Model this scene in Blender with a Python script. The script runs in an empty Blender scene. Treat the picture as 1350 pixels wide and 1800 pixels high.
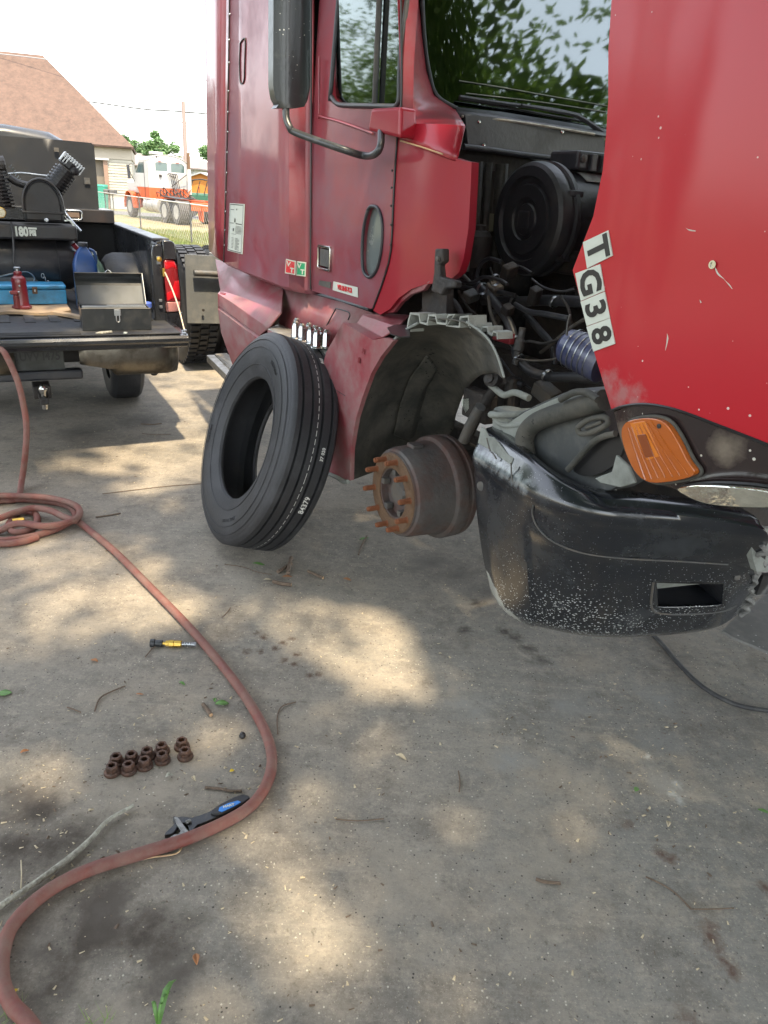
import bpy, bmesh, math, random
from mathutils import Vector, Matrix, geometry, noise as mnoise
random.seed(7)
C = bpy.context.scene.collection
scene = bpy.context.scene
PI = math.pi
R = math.radians

# ------------------------------------------------------------------ camera, sky, sun, exposure
cam = bpy.data.cameras.new('camera')
cam.sensor_fit = 'VERTICAL'
cam.sensor_height = 36.0
cam.lens = 26.0
cam.clip_start = 0.05
cam.clip_end = 2000
camo = bpy.data.objects.new('camera', cam)
C.objects.link(camo)
camo.matrix_world = (Matrix.Translation((0, 0, 1.6)) @ Matrix.Rotation(R(90 - 23.0), 4, 'X')
                     @ Matrix.Rotation(R(3.5), 4, 'Z'))
scene.camera = camo

SUN = Vector((.15, -.34, .76)).normalized()          # towards the sun
world = bpy.data.worlds.new('World')
scene.world = world
world.use_nodes = True
wn = world.node_tree.nodes
wl = world.node_tree.links
sky = wn.new('ShaderNodeTexSky')
sky.sky_type = 'NISHITA'
sky.sun_disc = False
sky.sun_elevation = math.asin(SUN.z)
sky.sun_rotation = math.atan2(SUN.x, SUN.y)
sky.dust_density = 1.0
sky.air_density = 1.2
wn['Background'].inputs['Strength'].default_value = 0.15
hs = wn.new('ShaderNodeHueSaturation')
hs.inputs['Saturation'].default_value = 0.35      # thin summer overcast whitens the blue
wl.new(sky.outputs[0], hs.inputs['Color'])
wl.new(hs.outputs[0], wn['Background'].inputs['Color'])
sl = bpy.data.lights.new('sun', 'SUN')
sl.energy = 2.0
sl.angle = R(1.2)
sl.color = (1.0, .83, .58)
so = bpy.data.objects.new('sun', sl)
C.objects.link(so)
so.rotation_euler = SUN.to_track_quat('Z', 'Y').to_euler()
scene.view_settings.view_transform = 'Standard'
scene.view_settings.look = 'None'
scene.view_settings.gamma = 1
scene.view_settings.use_curve_mapping = False
scene.view_settings.exposure = 2.4
scene.render.engine = 'CYCLES'
scene.cycles.max_bounces = 6
scene.cycles.transparent_max_bounces = 16

# ------------------------------------------------------------------ materials
def mat(name, col=(.5, .5, .5), rough=.6, metal=0.0, coat=0.0, coatr=.08, spec=.5, bump=0.0, bscale=60,
        var=0.0, vscale=4, col2=None, dirt=None, dirtamt=0.0, dirtscale=3, speck=None, trans=0.0, alpha=None,
        emit=None, estr=0, dist=.01):
    m = bpy.data.materials.new(name)
    m.use_nodes = True
    nt = m.node_tree
    N, L = nt.nodes, nt.links
    b = N['Principled BSDF']
    b.inputs['Roughness'].default_value = rough
    b.inputs['Metallic'].default_value = metal
    b.inputs['Coat Weight'].default_value = coat
    b.inputs['Coat Roughness'].default_value = coatr
    b.inputs['Specular IOR Level'].default_value = spec
    b.inputs['Transmission Weight'].default_value = trans
    tc = N.new('ShaderNodeTexCoord')
    cur = None
    rgb = N.new('ShaderNodeRGB'); rgb.outputs[0].default_value = (*col, 1)
    cur = rgb.outputs[0]
    if var or col2:
        n = N.new('ShaderNodeTexNoise'); n.inputs['Scale'].default_value = vscale
        n.inputs['Detail'].default_value = 8; n.inputs['Roughness'].default_value = .65
        L.new(tc.outputs['Object'], n.inputs['Vector'])
        mr = N.new('ShaderNodeMapRange'); mr.inputs[1].default_value = .35; mr.inputs[2].default_value = .68
        L.new(n.outputs[0], mr.inputs[0])
        mx = N.new('ShaderNodeMix'); mx.data_type = 'RGBA'
        c2 = col2 or tuple(c * (1 - var) for c in col)
        L.new(mr.outputs[0], mx.inputs[0]); L.new(cur, mx.inputs[6]); mx.inputs[7].default_value = (*c2, 1)
        cur = mx.outputs[2]
    rcur = None
    if dirt:
        n = N.new('ShaderNodeTexNoise'); n.inputs['Scale'].default_value = dirtscale
        n.inputs['Detail'].default_value = 12; n.inputs['Roughness'].default_value = .72
        mp = N.new('ShaderNodeMapping'); mp.inputs['Location'].default_value = (3.1, 5.7, 1.3)
        L.new(tc.outputs['Object'], mp.inputs[0]); L.new(mp.outputs[0], n.inputs['Vector'])
        mr = N.new('ShaderNodeMapRange'); mr.inputs[1].default_value = .62 - dirtamt * .5; mr.inputs[2].default_value = .86 - dirtamt * .5
        L.new(n.outputs[0], mr.inputs[0])
        mx = N.new('ShaderNodeMix'); mx.data_type = 'RGBA'
        mu = N.new('ShaderNodeMath'); mu.operation = 'MULTIPLY'; mu.inputs[1].default_value = min(1, .45 + dirtamt)
        L.new(mr.outputs[0], mu.inputs[0])
        L.new(mu.outputs[0], mx.inputs[0]); L.new(cur, mx.inputs[6]); mx.inputs[7].default_value = (*dirt, 1)
        cur = mx.outputs[2]
        ra = N.new('ShaderNodeMapRange'); ra.inputs[3].default_value = rough; ra.inputs[4].default_value = min(1, rough + .45)
        L.new(mu.outputs[0], ra.inputs[0]); L.new(ra.outputs[0], b.inputs['Roughness'])
        if coat:
            rc = N.new('ShaderNodeMapRange'); rc.inputs[3].default_value = coat; rc.inputs[4].default_value = coat * .15
            L.new(mu.outputs[0], rc.inputs[0]); L.new(rc.outputs[0], b.inputs['Coat Weight'])
    if speck:                                   # (colour, scale, radius, patchiness scale, threshold, stretch)
        sc, s, rad, ps, th, st = speck[:6]
        mp = N.new('ShaderNodeMapping'); mp.inputs['Scale'].default_value = st
        mp.inputs['Rotation'].default_value = (.3, .2, .5)
        L.new(tc.outputs['Object'], mp.inputs[0])
        v = N.new('ShaderNodeTexVoronoi'); v.inputs['Scale'].default_value = s
        L.new(mp.outputs[0], v.inputs['Vector'])
        n = N.new('ShaderNodeTexNoise'); n.inputs['Scale'].default_value = ps; n.inputs['Detail'].default_value = 3
        L.new(tc.outputs['Object'], n.inputs['Vector'])
        a = N.new('ShaderNodeMapRange'); a.inputs[1].default_value = th; a.inputs[2].default_value = th + .3
        a.inputs[3].default_value = 0; a.inputs[4].default_value = rad
        L.new(n.outputs[0], a.inputs[0])
        if len(speck) > 6:                      # fewer above one height, full below another
            sz = N.new('ShaderNodeSeparateXYZ'); L.new(tc.outputs['Object'], sz.inputs[0])
            zr = N.new('ShaderNodeMapRange'); zr.inputs[1].default_value = speck[6][0]; zr.inputs[2].default_value = speck[6][1]; zr.inputs[3].default_value = .35; zr.inputs[4].default_value = 1
            L.new(sz.outputs[2], zr.inputs[0]); mz = N.new('ShaderNodeMath'); mz.operation = 'MULTIPLY'; L.new(a.outputs[0], mz.inputs[0]); L.new(zr.outputs[0], mz.inputs[1]); a = mz
        se = N.new('ShaderNodeSeparateColor'); L.new(v.outputs['Color'], se.inputs[0])
        m2 = N.new('ShaderNodeMath'); m2.operation = 'MULTIPLY'; L.new(a.outputs[0], m2.inputs[0]); L.new(se.outputs[0], m2.inputs[1])
        lt = N.new('ShaderNodeMath'); lt.operation = 'LESS_THAN'; L.new(v.outputs['Distance'], lt.inputs[0]); L.new(m2.outputs[0], lt.inputs[1])
        mx = N.new('ShaderNodeMix'); mx.data_type = 'RGBA'
        L.new(lt.outputs[0], mx.inputs[0]); L.new(cur, mx.inputs[6]); mx.inputs[7].default_value = (*sc, 1)
        cur = mx.outputs[2]
    L.new(cur, b.inputs['Base Color'])
    if bump:
        n = N.new('ShaderNodeTexNoise'); n.inputs['Scale'].default_value = bscale; n.inputs['Detail'].default_value = 6
        L.new(tc.outputs['Object'], n.inputs['Vector'])
        bp = N.new('ShaderNodeBump'); bp.inputs['Strength'].default_value = bump; bp.inputs['Distance'].default_value = dist
        L.new(n.outputs[0], bp.inputs['Height']); L.new(bp.outputs[0], b.inputs['Normal'])
        if coat: L.new(bp.outputs[0], b.inputs['Coat Normal'])
    if emit:
        b.inputs['Emission Color'].default_value = (*emit, 1); b.inputs['Emission Strength'].default_value = estr
    return m

def glassmat(name, tint=(.5, .6, .58), refl=1.0, amount=.5, rough=.03):
    """a pane: what is behind it dimmed by the tint, plus its mirror reflection"""
    m = bpy.data.materials.new(name); m.use_nodes = True
    nt = m.node_tree; N, L = nt.nodes, nt.links
    for n in list(N): N.remove(n)
    out = N.new('ShaderNodeOutputMaterial')
    tr = N.new('ShaderNodeBsdfTransparent'); tr.inputs[0].default_value = (*tint, 1)
    gl = N.new('ShaderNodeBsdfGlossy'); gl.inputs['Roughness'].default_value = rough
    gl.inputs[0].default_value = (.55, .61, .60, 1)
    fr = N.new('ShaderNodeFresnel'); fr.inputs[0].default_value = 1.52
    ma = N.new('ShaderNodeMath'); ma.operation = 'MULTIPLY_ADD'; ma.inputs[1].default_value = refl; ma.inputs[2].default_value = amount
    L.new(fr.outputs[0], ma.inputs[0])
    mx = N.new('ShaderNodeMixShader')
    L.new(ma.outputs[0], mx.inputs[0]); L.new(tr.outputs[0], mx.inputs[1]); L.new(gl.outputs[0], mx.inputs[2])
    L.new(mx.outputs[0], out.inputs[0])
    return m

DUST = (.30, .26, .22)
M = {}
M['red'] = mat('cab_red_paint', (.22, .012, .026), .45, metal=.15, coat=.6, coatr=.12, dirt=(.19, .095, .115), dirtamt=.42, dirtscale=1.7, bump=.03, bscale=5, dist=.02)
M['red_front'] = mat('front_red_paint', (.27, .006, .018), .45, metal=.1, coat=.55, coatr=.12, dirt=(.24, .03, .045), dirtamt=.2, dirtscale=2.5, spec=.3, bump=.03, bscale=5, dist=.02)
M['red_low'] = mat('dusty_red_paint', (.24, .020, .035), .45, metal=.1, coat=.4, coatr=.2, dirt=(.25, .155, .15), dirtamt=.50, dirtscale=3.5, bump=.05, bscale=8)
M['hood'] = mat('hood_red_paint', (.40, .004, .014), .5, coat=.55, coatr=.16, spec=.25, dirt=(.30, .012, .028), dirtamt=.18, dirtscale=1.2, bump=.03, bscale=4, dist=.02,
                speck=((.62, .45, .42), 34, .24, 3, .42, (1, 1, 1)))
M['bumper'] = mat('bumper_black_paint', (.010, .012, .016), .20, coat=.7, coatr=.10, dirt=(.05, .055, .06), dirtamt=.22, dirtscale=5,
                  bump=.06, bscale=7, speck=((.36, .37, .36), 120, .48, 2.4, .29, (1, 1, 1.4), (.80, .62)))
M['rubber'] = mat('tyre_rubber', (.018, .019, .022), .55, dirt=(.075, .075, .08), dirtamt=.22, dirtscale=5, bump=.15, bscale=90)
M['blackplastic'] = mat('black_plastic', (.028, .030, .036), .40, dirt=(.075, .072, .068), dirtamt=.25, dirtscale=7, bump=.15, bscale=50)
M['greyplastic'] = mat('grey_splash_plastic', (.040, .041, .036), .75, dirt=(.12, .11, .092), dirtamt=.42, dirtscale=6, bump=.3, bscale=30,
                       speck=((.015, .015, .015), 55, .45, 4, .42, (1, 1, 1)))
M['palegrey'] = mat('pale_dusty_plastic', (.22, .235, .215), .7, dirt=(.10, .10, .09), dirtamt=.30, dirtscale=8, bump=.2, bscale=30)
M['darkmetal'] = mat('grimy_dark_metal', (.030, .028, .028), .6, metal=.3, dirt=(.095, .075, .06), dirtamt=.32, dirtscale=9, bump=.5, bscale=40)
M['greymetal'] = mat('worn_grey_metal', (.10, .10, .098), .55, metal=.5, dirt=(.17, .14, .11), dirtamt=.35, dirtscale=9, bump=.4, bscale=40)
M['drum'] = mat('brake_drum_iron', (.11, .10, .095), .65, metal=.3, col2=(.075, .07, .07), var=.4, vscale=7, dirt=(.115, .055, .042), dirtamt=.42, dirtscale=6, bump=.5, bscale=30)
M['rust'] = mat('orange_rust', (.17, .062, .025), .85, col2=(.20, .065, .025), var=.3, vscale=40, bump=.7, bscale=120)
M['rustflange'] = mat('rust_flange', (.10, .058, .032), .85, col2=(.13, .075, .04), var=.3, vscale=30, bump=.7, bscale=90)
M['nut'] = mat('oily_rust_nut', (.11, .055, .035), .5, metal=.4, col2=(.05, .035, .03), var=.3, vscale=60, dirt=(.20, .09, .05), dirtamt=.2, dirtscale=40, bump=.5, bscale=120)
M['chrome'] = mat('chrome', (.50, .50, .49), .16, metal=1)
M['dullchrome'] = mat('dull_chrome', (.17, .155, .13), .32, metal=.9, dirt=(.065, .052, .038), dirtamt=.42, dirtscale=6, bump=.3, bscale=12)
M['alu'] = mat('aluminium_plate', (.48, .45, .40), .45, metal=.7, dirt=(.35, .31, .25), dirtamt=.4, dirtscale=12, bump=.3, bscale=60)
M['white'] = mat('white_vinyl', (.52, .55, .49), .45, dirt=(.45, .45, .38), dirtamt=.12, dirtscale=25)
M['black'] = mat('black_vinyl', (.012, .012, .013), .4)
M['amber'] = mat('amber_lens', (.40, .095, .010), .15, coat=.8, spec=.6)
M['amber_dark'] = mat('amber_lens_core', (.22, .05, .01), .3, coat=.5)
M['amber_bright'] = mat('amber_lens_reflector', (.58, .17, .015), .2, coat=.8)
M['redlens'] = mat('red_lens', (.55, .012, .02), .12, coat=.8)
M['redlens_dark'] = mat('dark_red_lens', (.22, .015, .02), .2, coat=.6)
M['pinklens'] = mat('faded_pink_lens', (.45, .20, .19), .3, coat=.5)
M['pick'] = mat('pickup_black_paint', (.016, .018, .022), .25, coat=.6, coatr=.1, dirt=(.05, .048, .045), dirtamt=.22, dirtscale=3, bump=.05, bscale=6)
M['liner'] = mat('bed_liner_black', (.014, .015, .018), .6, dirt=(.05, .048, .044), dirtamt=.35, dirtscale=5, bump=.25, bscale=40)
M['compressor'] = mat('compressor_black', (.014, .014, .016), .42, dirt=(.06, .048, .038), dirtamt=.28, dirtscale=5, bump=.15, bscale=30)
M['bluejug'] = mat('blue_plastic', (.012, .05, .17), .35, dirt=(.05, .07, .10), dirtamt=.2, dirtscale=12)
M['bluebox'] = mat('blue_enamel', (.04, .28, .52), .35, coat=.3, dirt=(.05, .10, .14), dirtamt=.32, dirtscale=7)
M['jackred'] = mat('jack_red_enamel', (.16, .012, .018), .3, coat=.5, dirt=(.07, .02, .02), dirtamt=.32, dirtscale=12)
M['wood'] = mat('worn_plywood', (.33, .24, .15), .8, col2=(.18, .13, .09), vscale=9, var=.4, bump=.3, bscale=40)
M['boxgrey'] = mat('toolbox_inside_grey', (.10, .108, .112), .6, metal=.0, dirt=(.12, .12, .11), dirtamt=.3, dirtscale=12)
M['boxblack'] = mat('toolbox_black_enamel', (.010, .012, .014), .3, coat=.3, dirt=(.045, .042, .038), dirtamt=.25, dirtscale=9)
M['hose'] = mat('dusty_red_rubber_hose', (.21, .058, .042), .6, dirt=(.20, .125, .10), dirtamt=.45, dirtscale=12, bump=.2, bscale=60, col2=(.13, .045, .036), vscale=9)
M['cord'] = mat('black_rubber_cord', (.03, .03, .032), .6, dirt=(.12, .12, .11), dirtamt=.3, dirtscale=20)
M['brass'] = mat('brass', (.55, .36, .08), .28, metal=.9)
M['steel'] = mat('zinc_steel', (.35, .37, .39), .3, metal=.9, dirt=(.15, .14, .12), dirtamt=.25, dirtscale=60)
M['toolsteel'] = mat('black_oxide_steel', (.05, .053, .057), .4, metal=.6, dirt=(.14, .13, .12), dirtamt=.25, dirtscale=60)
M['jaw'] = mat('bright_jaw_steel', (.22, .22, .21), .4, metal=.8, dirt=(.12, .11, .10), dirtamt=.35, dirtscale=60)
M['blackgrip'] = mat('black_rubber_grip', (.014, .015, .017), .5)
M['bluelabel'] = mat('blue_label', (.02, .20, .62), .35)
M['bark'] = mat('lichen_bark', (.46, .45, .37), .9, col2=(.20, .185, .15), var=.4, vscale=60, bump=.8, bscale=120)
M['twig'] = mat('dry_twig_bark', (.17, .12, .085), .9, col2=(.09, .065, .045), vscale=80, var=.4, bump=.6, bscale=150)
M['cutwood'] = mat('cut_wood', (.50, .35, .20), .8, col2=(.38, .22, .12), vscale=60)
M['leafgreen'] = mat('fresh_leaf', (.11, .24, .05), .5, var=.3, vscale=40)
M['leafdry'] = mat('dry_leaf', (.38, .16, .06), .7, col2=(.26, .13, .06), vscale=60)
M['straw'] = mat('pale_chip', (.55, .47, .33), .8, col2=(.38, .30, .19), vscale=30)
M['yellow'] = mat('yellow_flower', (.70, .50, .03), .6)
M['grass'] = mat('grass_blade', (.16, .27, .07), .6, col2=(.26, .28, .10), vscale=15)

# ------------------------------------------------------------------ mesh helpers
def link(name, me, material=None, parent=None, label=None, smooth=None, bevel=0, bseg=2, solid=0, sub=0, autos=None, loc=None):
    o = bpy.data.objects.new(name, me)
    C.objects.link(o)
    if material is not None and not me.materials:
        me.materials.append(M[material] if isinstance(material, str) else material)
    if parent is not None: o.parent = parent
    if loc is not None: o.location = loc
    if label: o['label'] = label
    if smooth:
        for p in me.polygons: p.use_smooth = True
    if sub:
        md = o.modifiers.new('sub', 'SUBSURF'); md.levels = sub; md.render_levels = sub
    if solid:
        md = o.modifiers.new('solid', 'SOLIDIFY'); md.thickness = abs(solid); md.offset = -1 if solid > 0 else 1
        md.use_even_offset = False
    if bevel:
        md = o.modifiers.new('bevel', 'BEVEL'); md.width = bevel; md.segments = bseg; md.limit_method = 'ANGLE'
        md.angle_limit = R(35); md.harden_normals = False
    return o

def mesh(name, V, F, material=None, parent=None, **k):
    me = bpy.data.meshes.new(name)
    me.from_pydata([tuple(v) for v in V], [], F)
    me.validate(); me.update()
    if k.pop('recalc', True):
        bm = bmesh.new(); bm.from_mesh(me); bmesh.ops.recalc_face_normals(bm, faces=bm.faces); bm.to_mesh(me); bm.free()
    sharp = k.pop('sharp', None)
    o = link(name, me, material, parent, **k)
    if k.get('smooth') and sharp:
        bm = bmesh.new(); bm.from_mesh(me)
        for e in bm.edges:
            if len(e.link_faces) == 2 and e.calc_face_angle(0) > R(sharp): e.smooth = False
        bm.to_mesh(me); bm.free()
    return o

def root(name, label, cat, loc=(0, 0, 0), rz=0, group=None):
    o = bpy.data.objects.new(name, None); C.objects.link(o)
    o.location = loc; o.rotation_euler = (0, 0, R(rz)); o.empty_display_size = .1
    o['label'] = label; o['category'] = cat
    if group: o['group'] = group
    return o

def tag(o, label, cat, group=None):
    o['label'] = label; o['category'] = cat
    if group: o['group'] = group
    return o

def box(name, lo, hi, material, parent=None, bevel=0.0, rot=None, **k):
    c = [(lo[i] + hi[i]) / 2 for i in range(3)]; h = [(hi[i] - lo[i]) / 2 for i in range(3)]
    V = [(sx * h[0], sy * h[1], sz * h[2]) for sx in (-1, 1) for sy in (-1, 1) for sz in (-1, 1)]
    F = [(0, 1, 3, 2), (4, 6, 7, 5), (0, 4, 5, 1), (2, 3, 7, 6), (0, 2, 6, 4), (1, 5, 7, 3)]
    if rot: 
        E = Matrix.Rotation(rot[2], 3, 'Z') @ Matrix.Rotation(rot[1], 3, 'Y') @ Matrix.Rotation(rot[0], 3, 'X')
        V = [tuple(E @ Vector(v)) for v in V]
    V = [(v[0] + c[0], v[1] + c[1], v[2] + c[2]) for v in V]
    return mesh(name, V, F, material, parent, bevel=bevel, **k)

def catmull(P, n=6, closed=False):
    P = [Vector(p) for p in P]; out = []
    m = len(P)
    if m < 3: return P
    rng = range(m if closed else m - 1)
    for i in rng:
        p0 = P[(i - 1) % m] if closed or i > 0 else P[0] * 2 - P[1]
        p1 = P[i]; p2 = P[(i + 1) % m]
        p3 = P[(i + 2) % m] if closed or i + 2 < m else P[-1] * 2 - P[-2]
        for j in range(n):
            t = j / n
            out.append(.5 * ((2 * p1) + (p2 - p0) * t + (2 * p0 - 5 * p1 + 4 * p2 - p3) * t * t + (3 * p1 - p0 - 3 * p2 + p3) * t ** 3))
    if not closed: out.append(P[-1])
    return out

def tubegeo(path, r, sides=10, closed=False, caps=True, V=None, F=None):
    V = [] if V is None else V; F = [] if F is None else F
    b = len(V); n = len(path)
    t0 = (path[1] - path[0]).normalized()
    ref = Vector((0, 0, 1)) if abs(t0.z) < .9 else Vector((1, 0, 0))
    u = t0.cross(ref).normalized()
    for i, p in enumerate(path):
        t = (path[min(i + 1, n - 1)] - path[max(i - 1, 0)])
        t = t.normalized() if t.length > 1e-9 else t0
        u = (u - t * u.dot(t)).normalized(); v = t.cross(u)
        rr = r[i] if isinstance(r, (list, tuple)) else r
        for k in range(sides):
            a = 2 * PI * k / sides
            V.append(tuple(p + (u * math.cos(a) + v * math.sin(a)) * rr))
    for i in range(n - 1):
        for k in range(sides):
            F.append((b + i * sides + k, b + i * sides + (k + 1) % sides, b + (i + 1) * sides + (k + 1) % sides, b + (i + 1) * sides + k))
    if caps:
        F.append(tuple(b + k for k in range(sides))[::-1]); F.append(tuple(b + (n - 1) * sides + k for k in range(sides)))
    return V, F

def tube(name, pts, r, material, parent=None, n=6, sides=10, **k):
    path = catmull(pts, n)
    if isinstance(r, (list, tuple)):
        rr = []; m = len(pts)
        for i in range(len(path)):
            f = i / (len(path) - 1) * (m - 1); a = min(int(f), m - 2); rr.append(r[a] + (r[a + 1] - r[a]) * (f - a))
        r = rr
    V, F = tubegeo(path, r, sides)
    k.setdefault('smooth', True); k.setdefault('sharp', 50)
    return mesh(name, V, F, material, parent, **k)

def frame_from_axis(ax, up=Vector((0, 0, 1))):
    ax = Vector(ax).normalized()
    if abs(ax.dot(up)) > .95: up = Vector((1, 0, 0))
    x = up.cross(ax).normalized(); y = ax.cross(x)
    return Matrix((x, y, ax)).transposed()

def lathe(name, prof, material, parent=None, loc=(0, 0, 0), axis=(0, 0, 1), seg=32, closed=False, **k):
    """prof: (radius, height along axis)"""
    E = frame_from_axis(axis); loc = Vector(loc)
    V = []; F = []
    for r, h in prof:
        for i in range(seg):
            a = 2 * PI * i / seg
            V.append(tuple(loc + E @ Vector((r * math.cos(a), r * math.sin(a), h))))
    n = len(prof)
    for j in range(n if closed else n - 1):
        for i in range(seg):
            a, b = j * seg, ((j + 1) % n) * seg
            F.append((a + i, a + (i + 1) % seg, b + (i + 1) % seg, b + i))
    if not closed:
        if prof[0][0] > 1e-4: F.append(tuple(range(seg))[::-1])
        if prof[-1][0] > 1e-4: F.append(tuple((n - 1) * seg + i for i in range(seg)))
    k.setdefault('smooth', True); k.setdefault('sharp', 32)
    return mesh(name, V, F, material, parent, **k)

def grid(name, rows, material, parent=None, th=.004, sub=0, **k):
    V = [p for r in rows for p in r]; m = len(rows[0])
    F = [(j * m + i, j * m + i + 1, (j + 1) * m + i + 1, (j + 1) * m + i) for j in range(len(rows) - 1) for i in range(m - 1)]
    k.setdefault('smooth', True); k.setdefault('sharp', 40)
    return mesh(name, V, F, material, parent, solid=th, sub=sub, **k)

def loft2(A, B, n, bulge=None):
    """rows between two equal-length polylines"""
    rows = []
    for j in range(n + 1):
        t = j / n
        rows.append([tuple(Vector(a).lerp(Vector(b), t) + (bulge(i / (len(A) - 1), t) if bulge else Vector((0, 0, 0)))) for i, (a, b) in enumerate(zip(A, B))])
    return rows

def inpoly(x, y, P):
    c = False; n = len(P)
    for i in range(n):
        x1, y1 = P[i]; x2, y2 = P[i - 1]
        if (y1 > y) != (y2 > y) and x < (x2 - x1) * (y - y1) / (y2 - y1) + x1: c = not c
    return c

def panel(name, axis, outline, material, parent=None, f=None, th=.02, holes=(), g=.07, bevel=.004, seglen=.05, **k):
    """a sheet bounded by outline (3D points; the coordinate along `axis` comes from f(a, b) when given), pierced by holes"""
    ia = 'xyz'.index(axis); ib = [i for i in range(3) if i != ia]
    def two(P): return [(p[ib[0]], p[ib[1]]) for p in P] if len(P[0]) == 3 else list(P)
    if f is None:
        c = sum(p[ia] for p in outline) / len(outline); f = lambda a, b: c
    def dens(P):
        o = []
        for i in range(len(P)):
            a = P[i]; b = P[(i + 1) % len(P)]; L = math.hypot(a[0] - b[0], a[1] - b[1]); n = max(1, int(L / seglen))
            for j in range(n): o.append((a[0] + (b[0] - a[0]) * j / n, a[1] + (b[1] - a[1]) * j / n))
        return o
    O = two(outline); loops = [dens(O)] + [dens(two(h)) for h in holes]
    pts = []; edges = []
    for lp in loops:
        s = len(pts); pts += lp; edges += [(s + i, s + (i + 1) % len(lp)) for i in range(len(lp))]
    xs = [p[0] for p in O]; ys = [p[1] for p in O]
    nx = int((max(xs) - min(xs)) / g) + 1; ny = int((max(ys) - min(ys)) / g) + 1
    def near(a, b):
        return any((a - p[0]) ** 2 + (b - p[1]) ** 2 < (g * .45) ** 2 for p in pts[:nb])
    nb = len(pts)
    for i in range(1, nx):
        for j in range(1, ny):
            a = min(xs) + (max(xs) - min(xs)) * i / nx; b = min(ys) + (max(ys) - min(ys)) * j / ny
            if inpoly(a, b, loops[0]) and not any(inpoly(a, b, h) for h in loops[1:]) and not near(a, b): pts.append((a, b))
    vs, es, fs, _, _, _ = geometry.delaunay_2d_cdt([Vector(p) for p in pts], edges, [], 0, 1e-5)
    keep = []
    for t in fs:
        cx = sum(vs[i][0] for i in t) / 3; cy = sum(vs[i][1] for i in t) / 3
        if inpoly(cx, cy, loops[0]) and not any(inpoly(cx, cy, h) for h in loops[1:]): keep.append(tuple(t))
    n = len(vs)
    def P3(v, d):
        q = [0, 0, 0]; q[ib[0]] = v[0]; q[ib[1]] = v[1]; q[ia] = f(v[0], v[1]) + d; return tuple(q)
    V = [P3(v, 0) for v in vs] + [P3(v, th) for v in vs]
    F = [t for t in keep] + [tuple(i + n for i in t)[::-1] for t in keep]
    cnt = {}
    for t in keep:
        for i in range(3):
            a, b = t[i], t[(i + 1) % 3]; cnt.setdefault((min(a, b), max(a, b)), []).append((a, b))
    for e, l in cnt.items():
        if len(l) == 1: a, b = l[0]; F.append((b, a, a + n, b + n))
    k.setdefault('smooth', True); k.setdefault('sharp', 40)
    return mesh(name, V, F, material, parent, bevel=bevel, **k)

def text(name, s, size, material, parent, mtx, offset=.0, ext=.0008, label=None, sx=1.0, wrap=None, space=1.0):
    cu = bpy.data.curves.new(name, 'FONT'); cu.body = s; cu.size = size; cu.align_x = 'CENTER'; cu.align_y = 'CENTER'
    cu.offset = offset; cu.extrude = ext; cu.resolution_u = 3; cu.space_character = space
    tmp = bpy.data.objects.new('tmp', cu); C.objects.link(tmp)
    dg = bpy.context.evaluated_depsgraph_get(); dg.update()
    me = bpy.data.meshes.new_from_object(tmp.evaluated_get(dg))
    bpy.data.objects.remove(tmp); bpy.data.curves.remove(cu)
    for v in me.vertices:
        p = Vector((v.co.x * sx, v.co.y, v.co.z))
        v.co = Vector(wrap(p)) if wrap else mtx @ p
    me.materials.clear()
    o = link(name, me, material, parent, label=label)
    return o

def basis(origin, right, up):
    r = Vector(right).normalized(); u = Vector(up); u = (u - r * u.dot(r)).normalized(); n = r.cross(u)
    m = Matrix((r, u, n)).transposed().to_4x4(); m.translation = Vector(origin); return m

def copytree(o, parent=None):
    c = o.copy(); C.objects.link(c); c.parent = parent
    for ch in list(o.children): copytree(ch, c)
    return c

def rrect(x0, y0, x1, y1, r, n=4):
    o = []
    for cx, cy, a0 in ((x1 - r, y1 - r, 0), (x0 + r, y1 - r, 90), (x0 + r, y0 + r, 180), (x1 - r, y0 + r, 270)):
        for i in range(n + 1):
            a = R(a0 + 90 * i / n); o.append((cx + r * math.cos(a), cy + r * math.sin(a)))
    return o
def sm(P, n=4, closed=True): return [tuple(p) for p in catmull(P, n, closed)]

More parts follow.
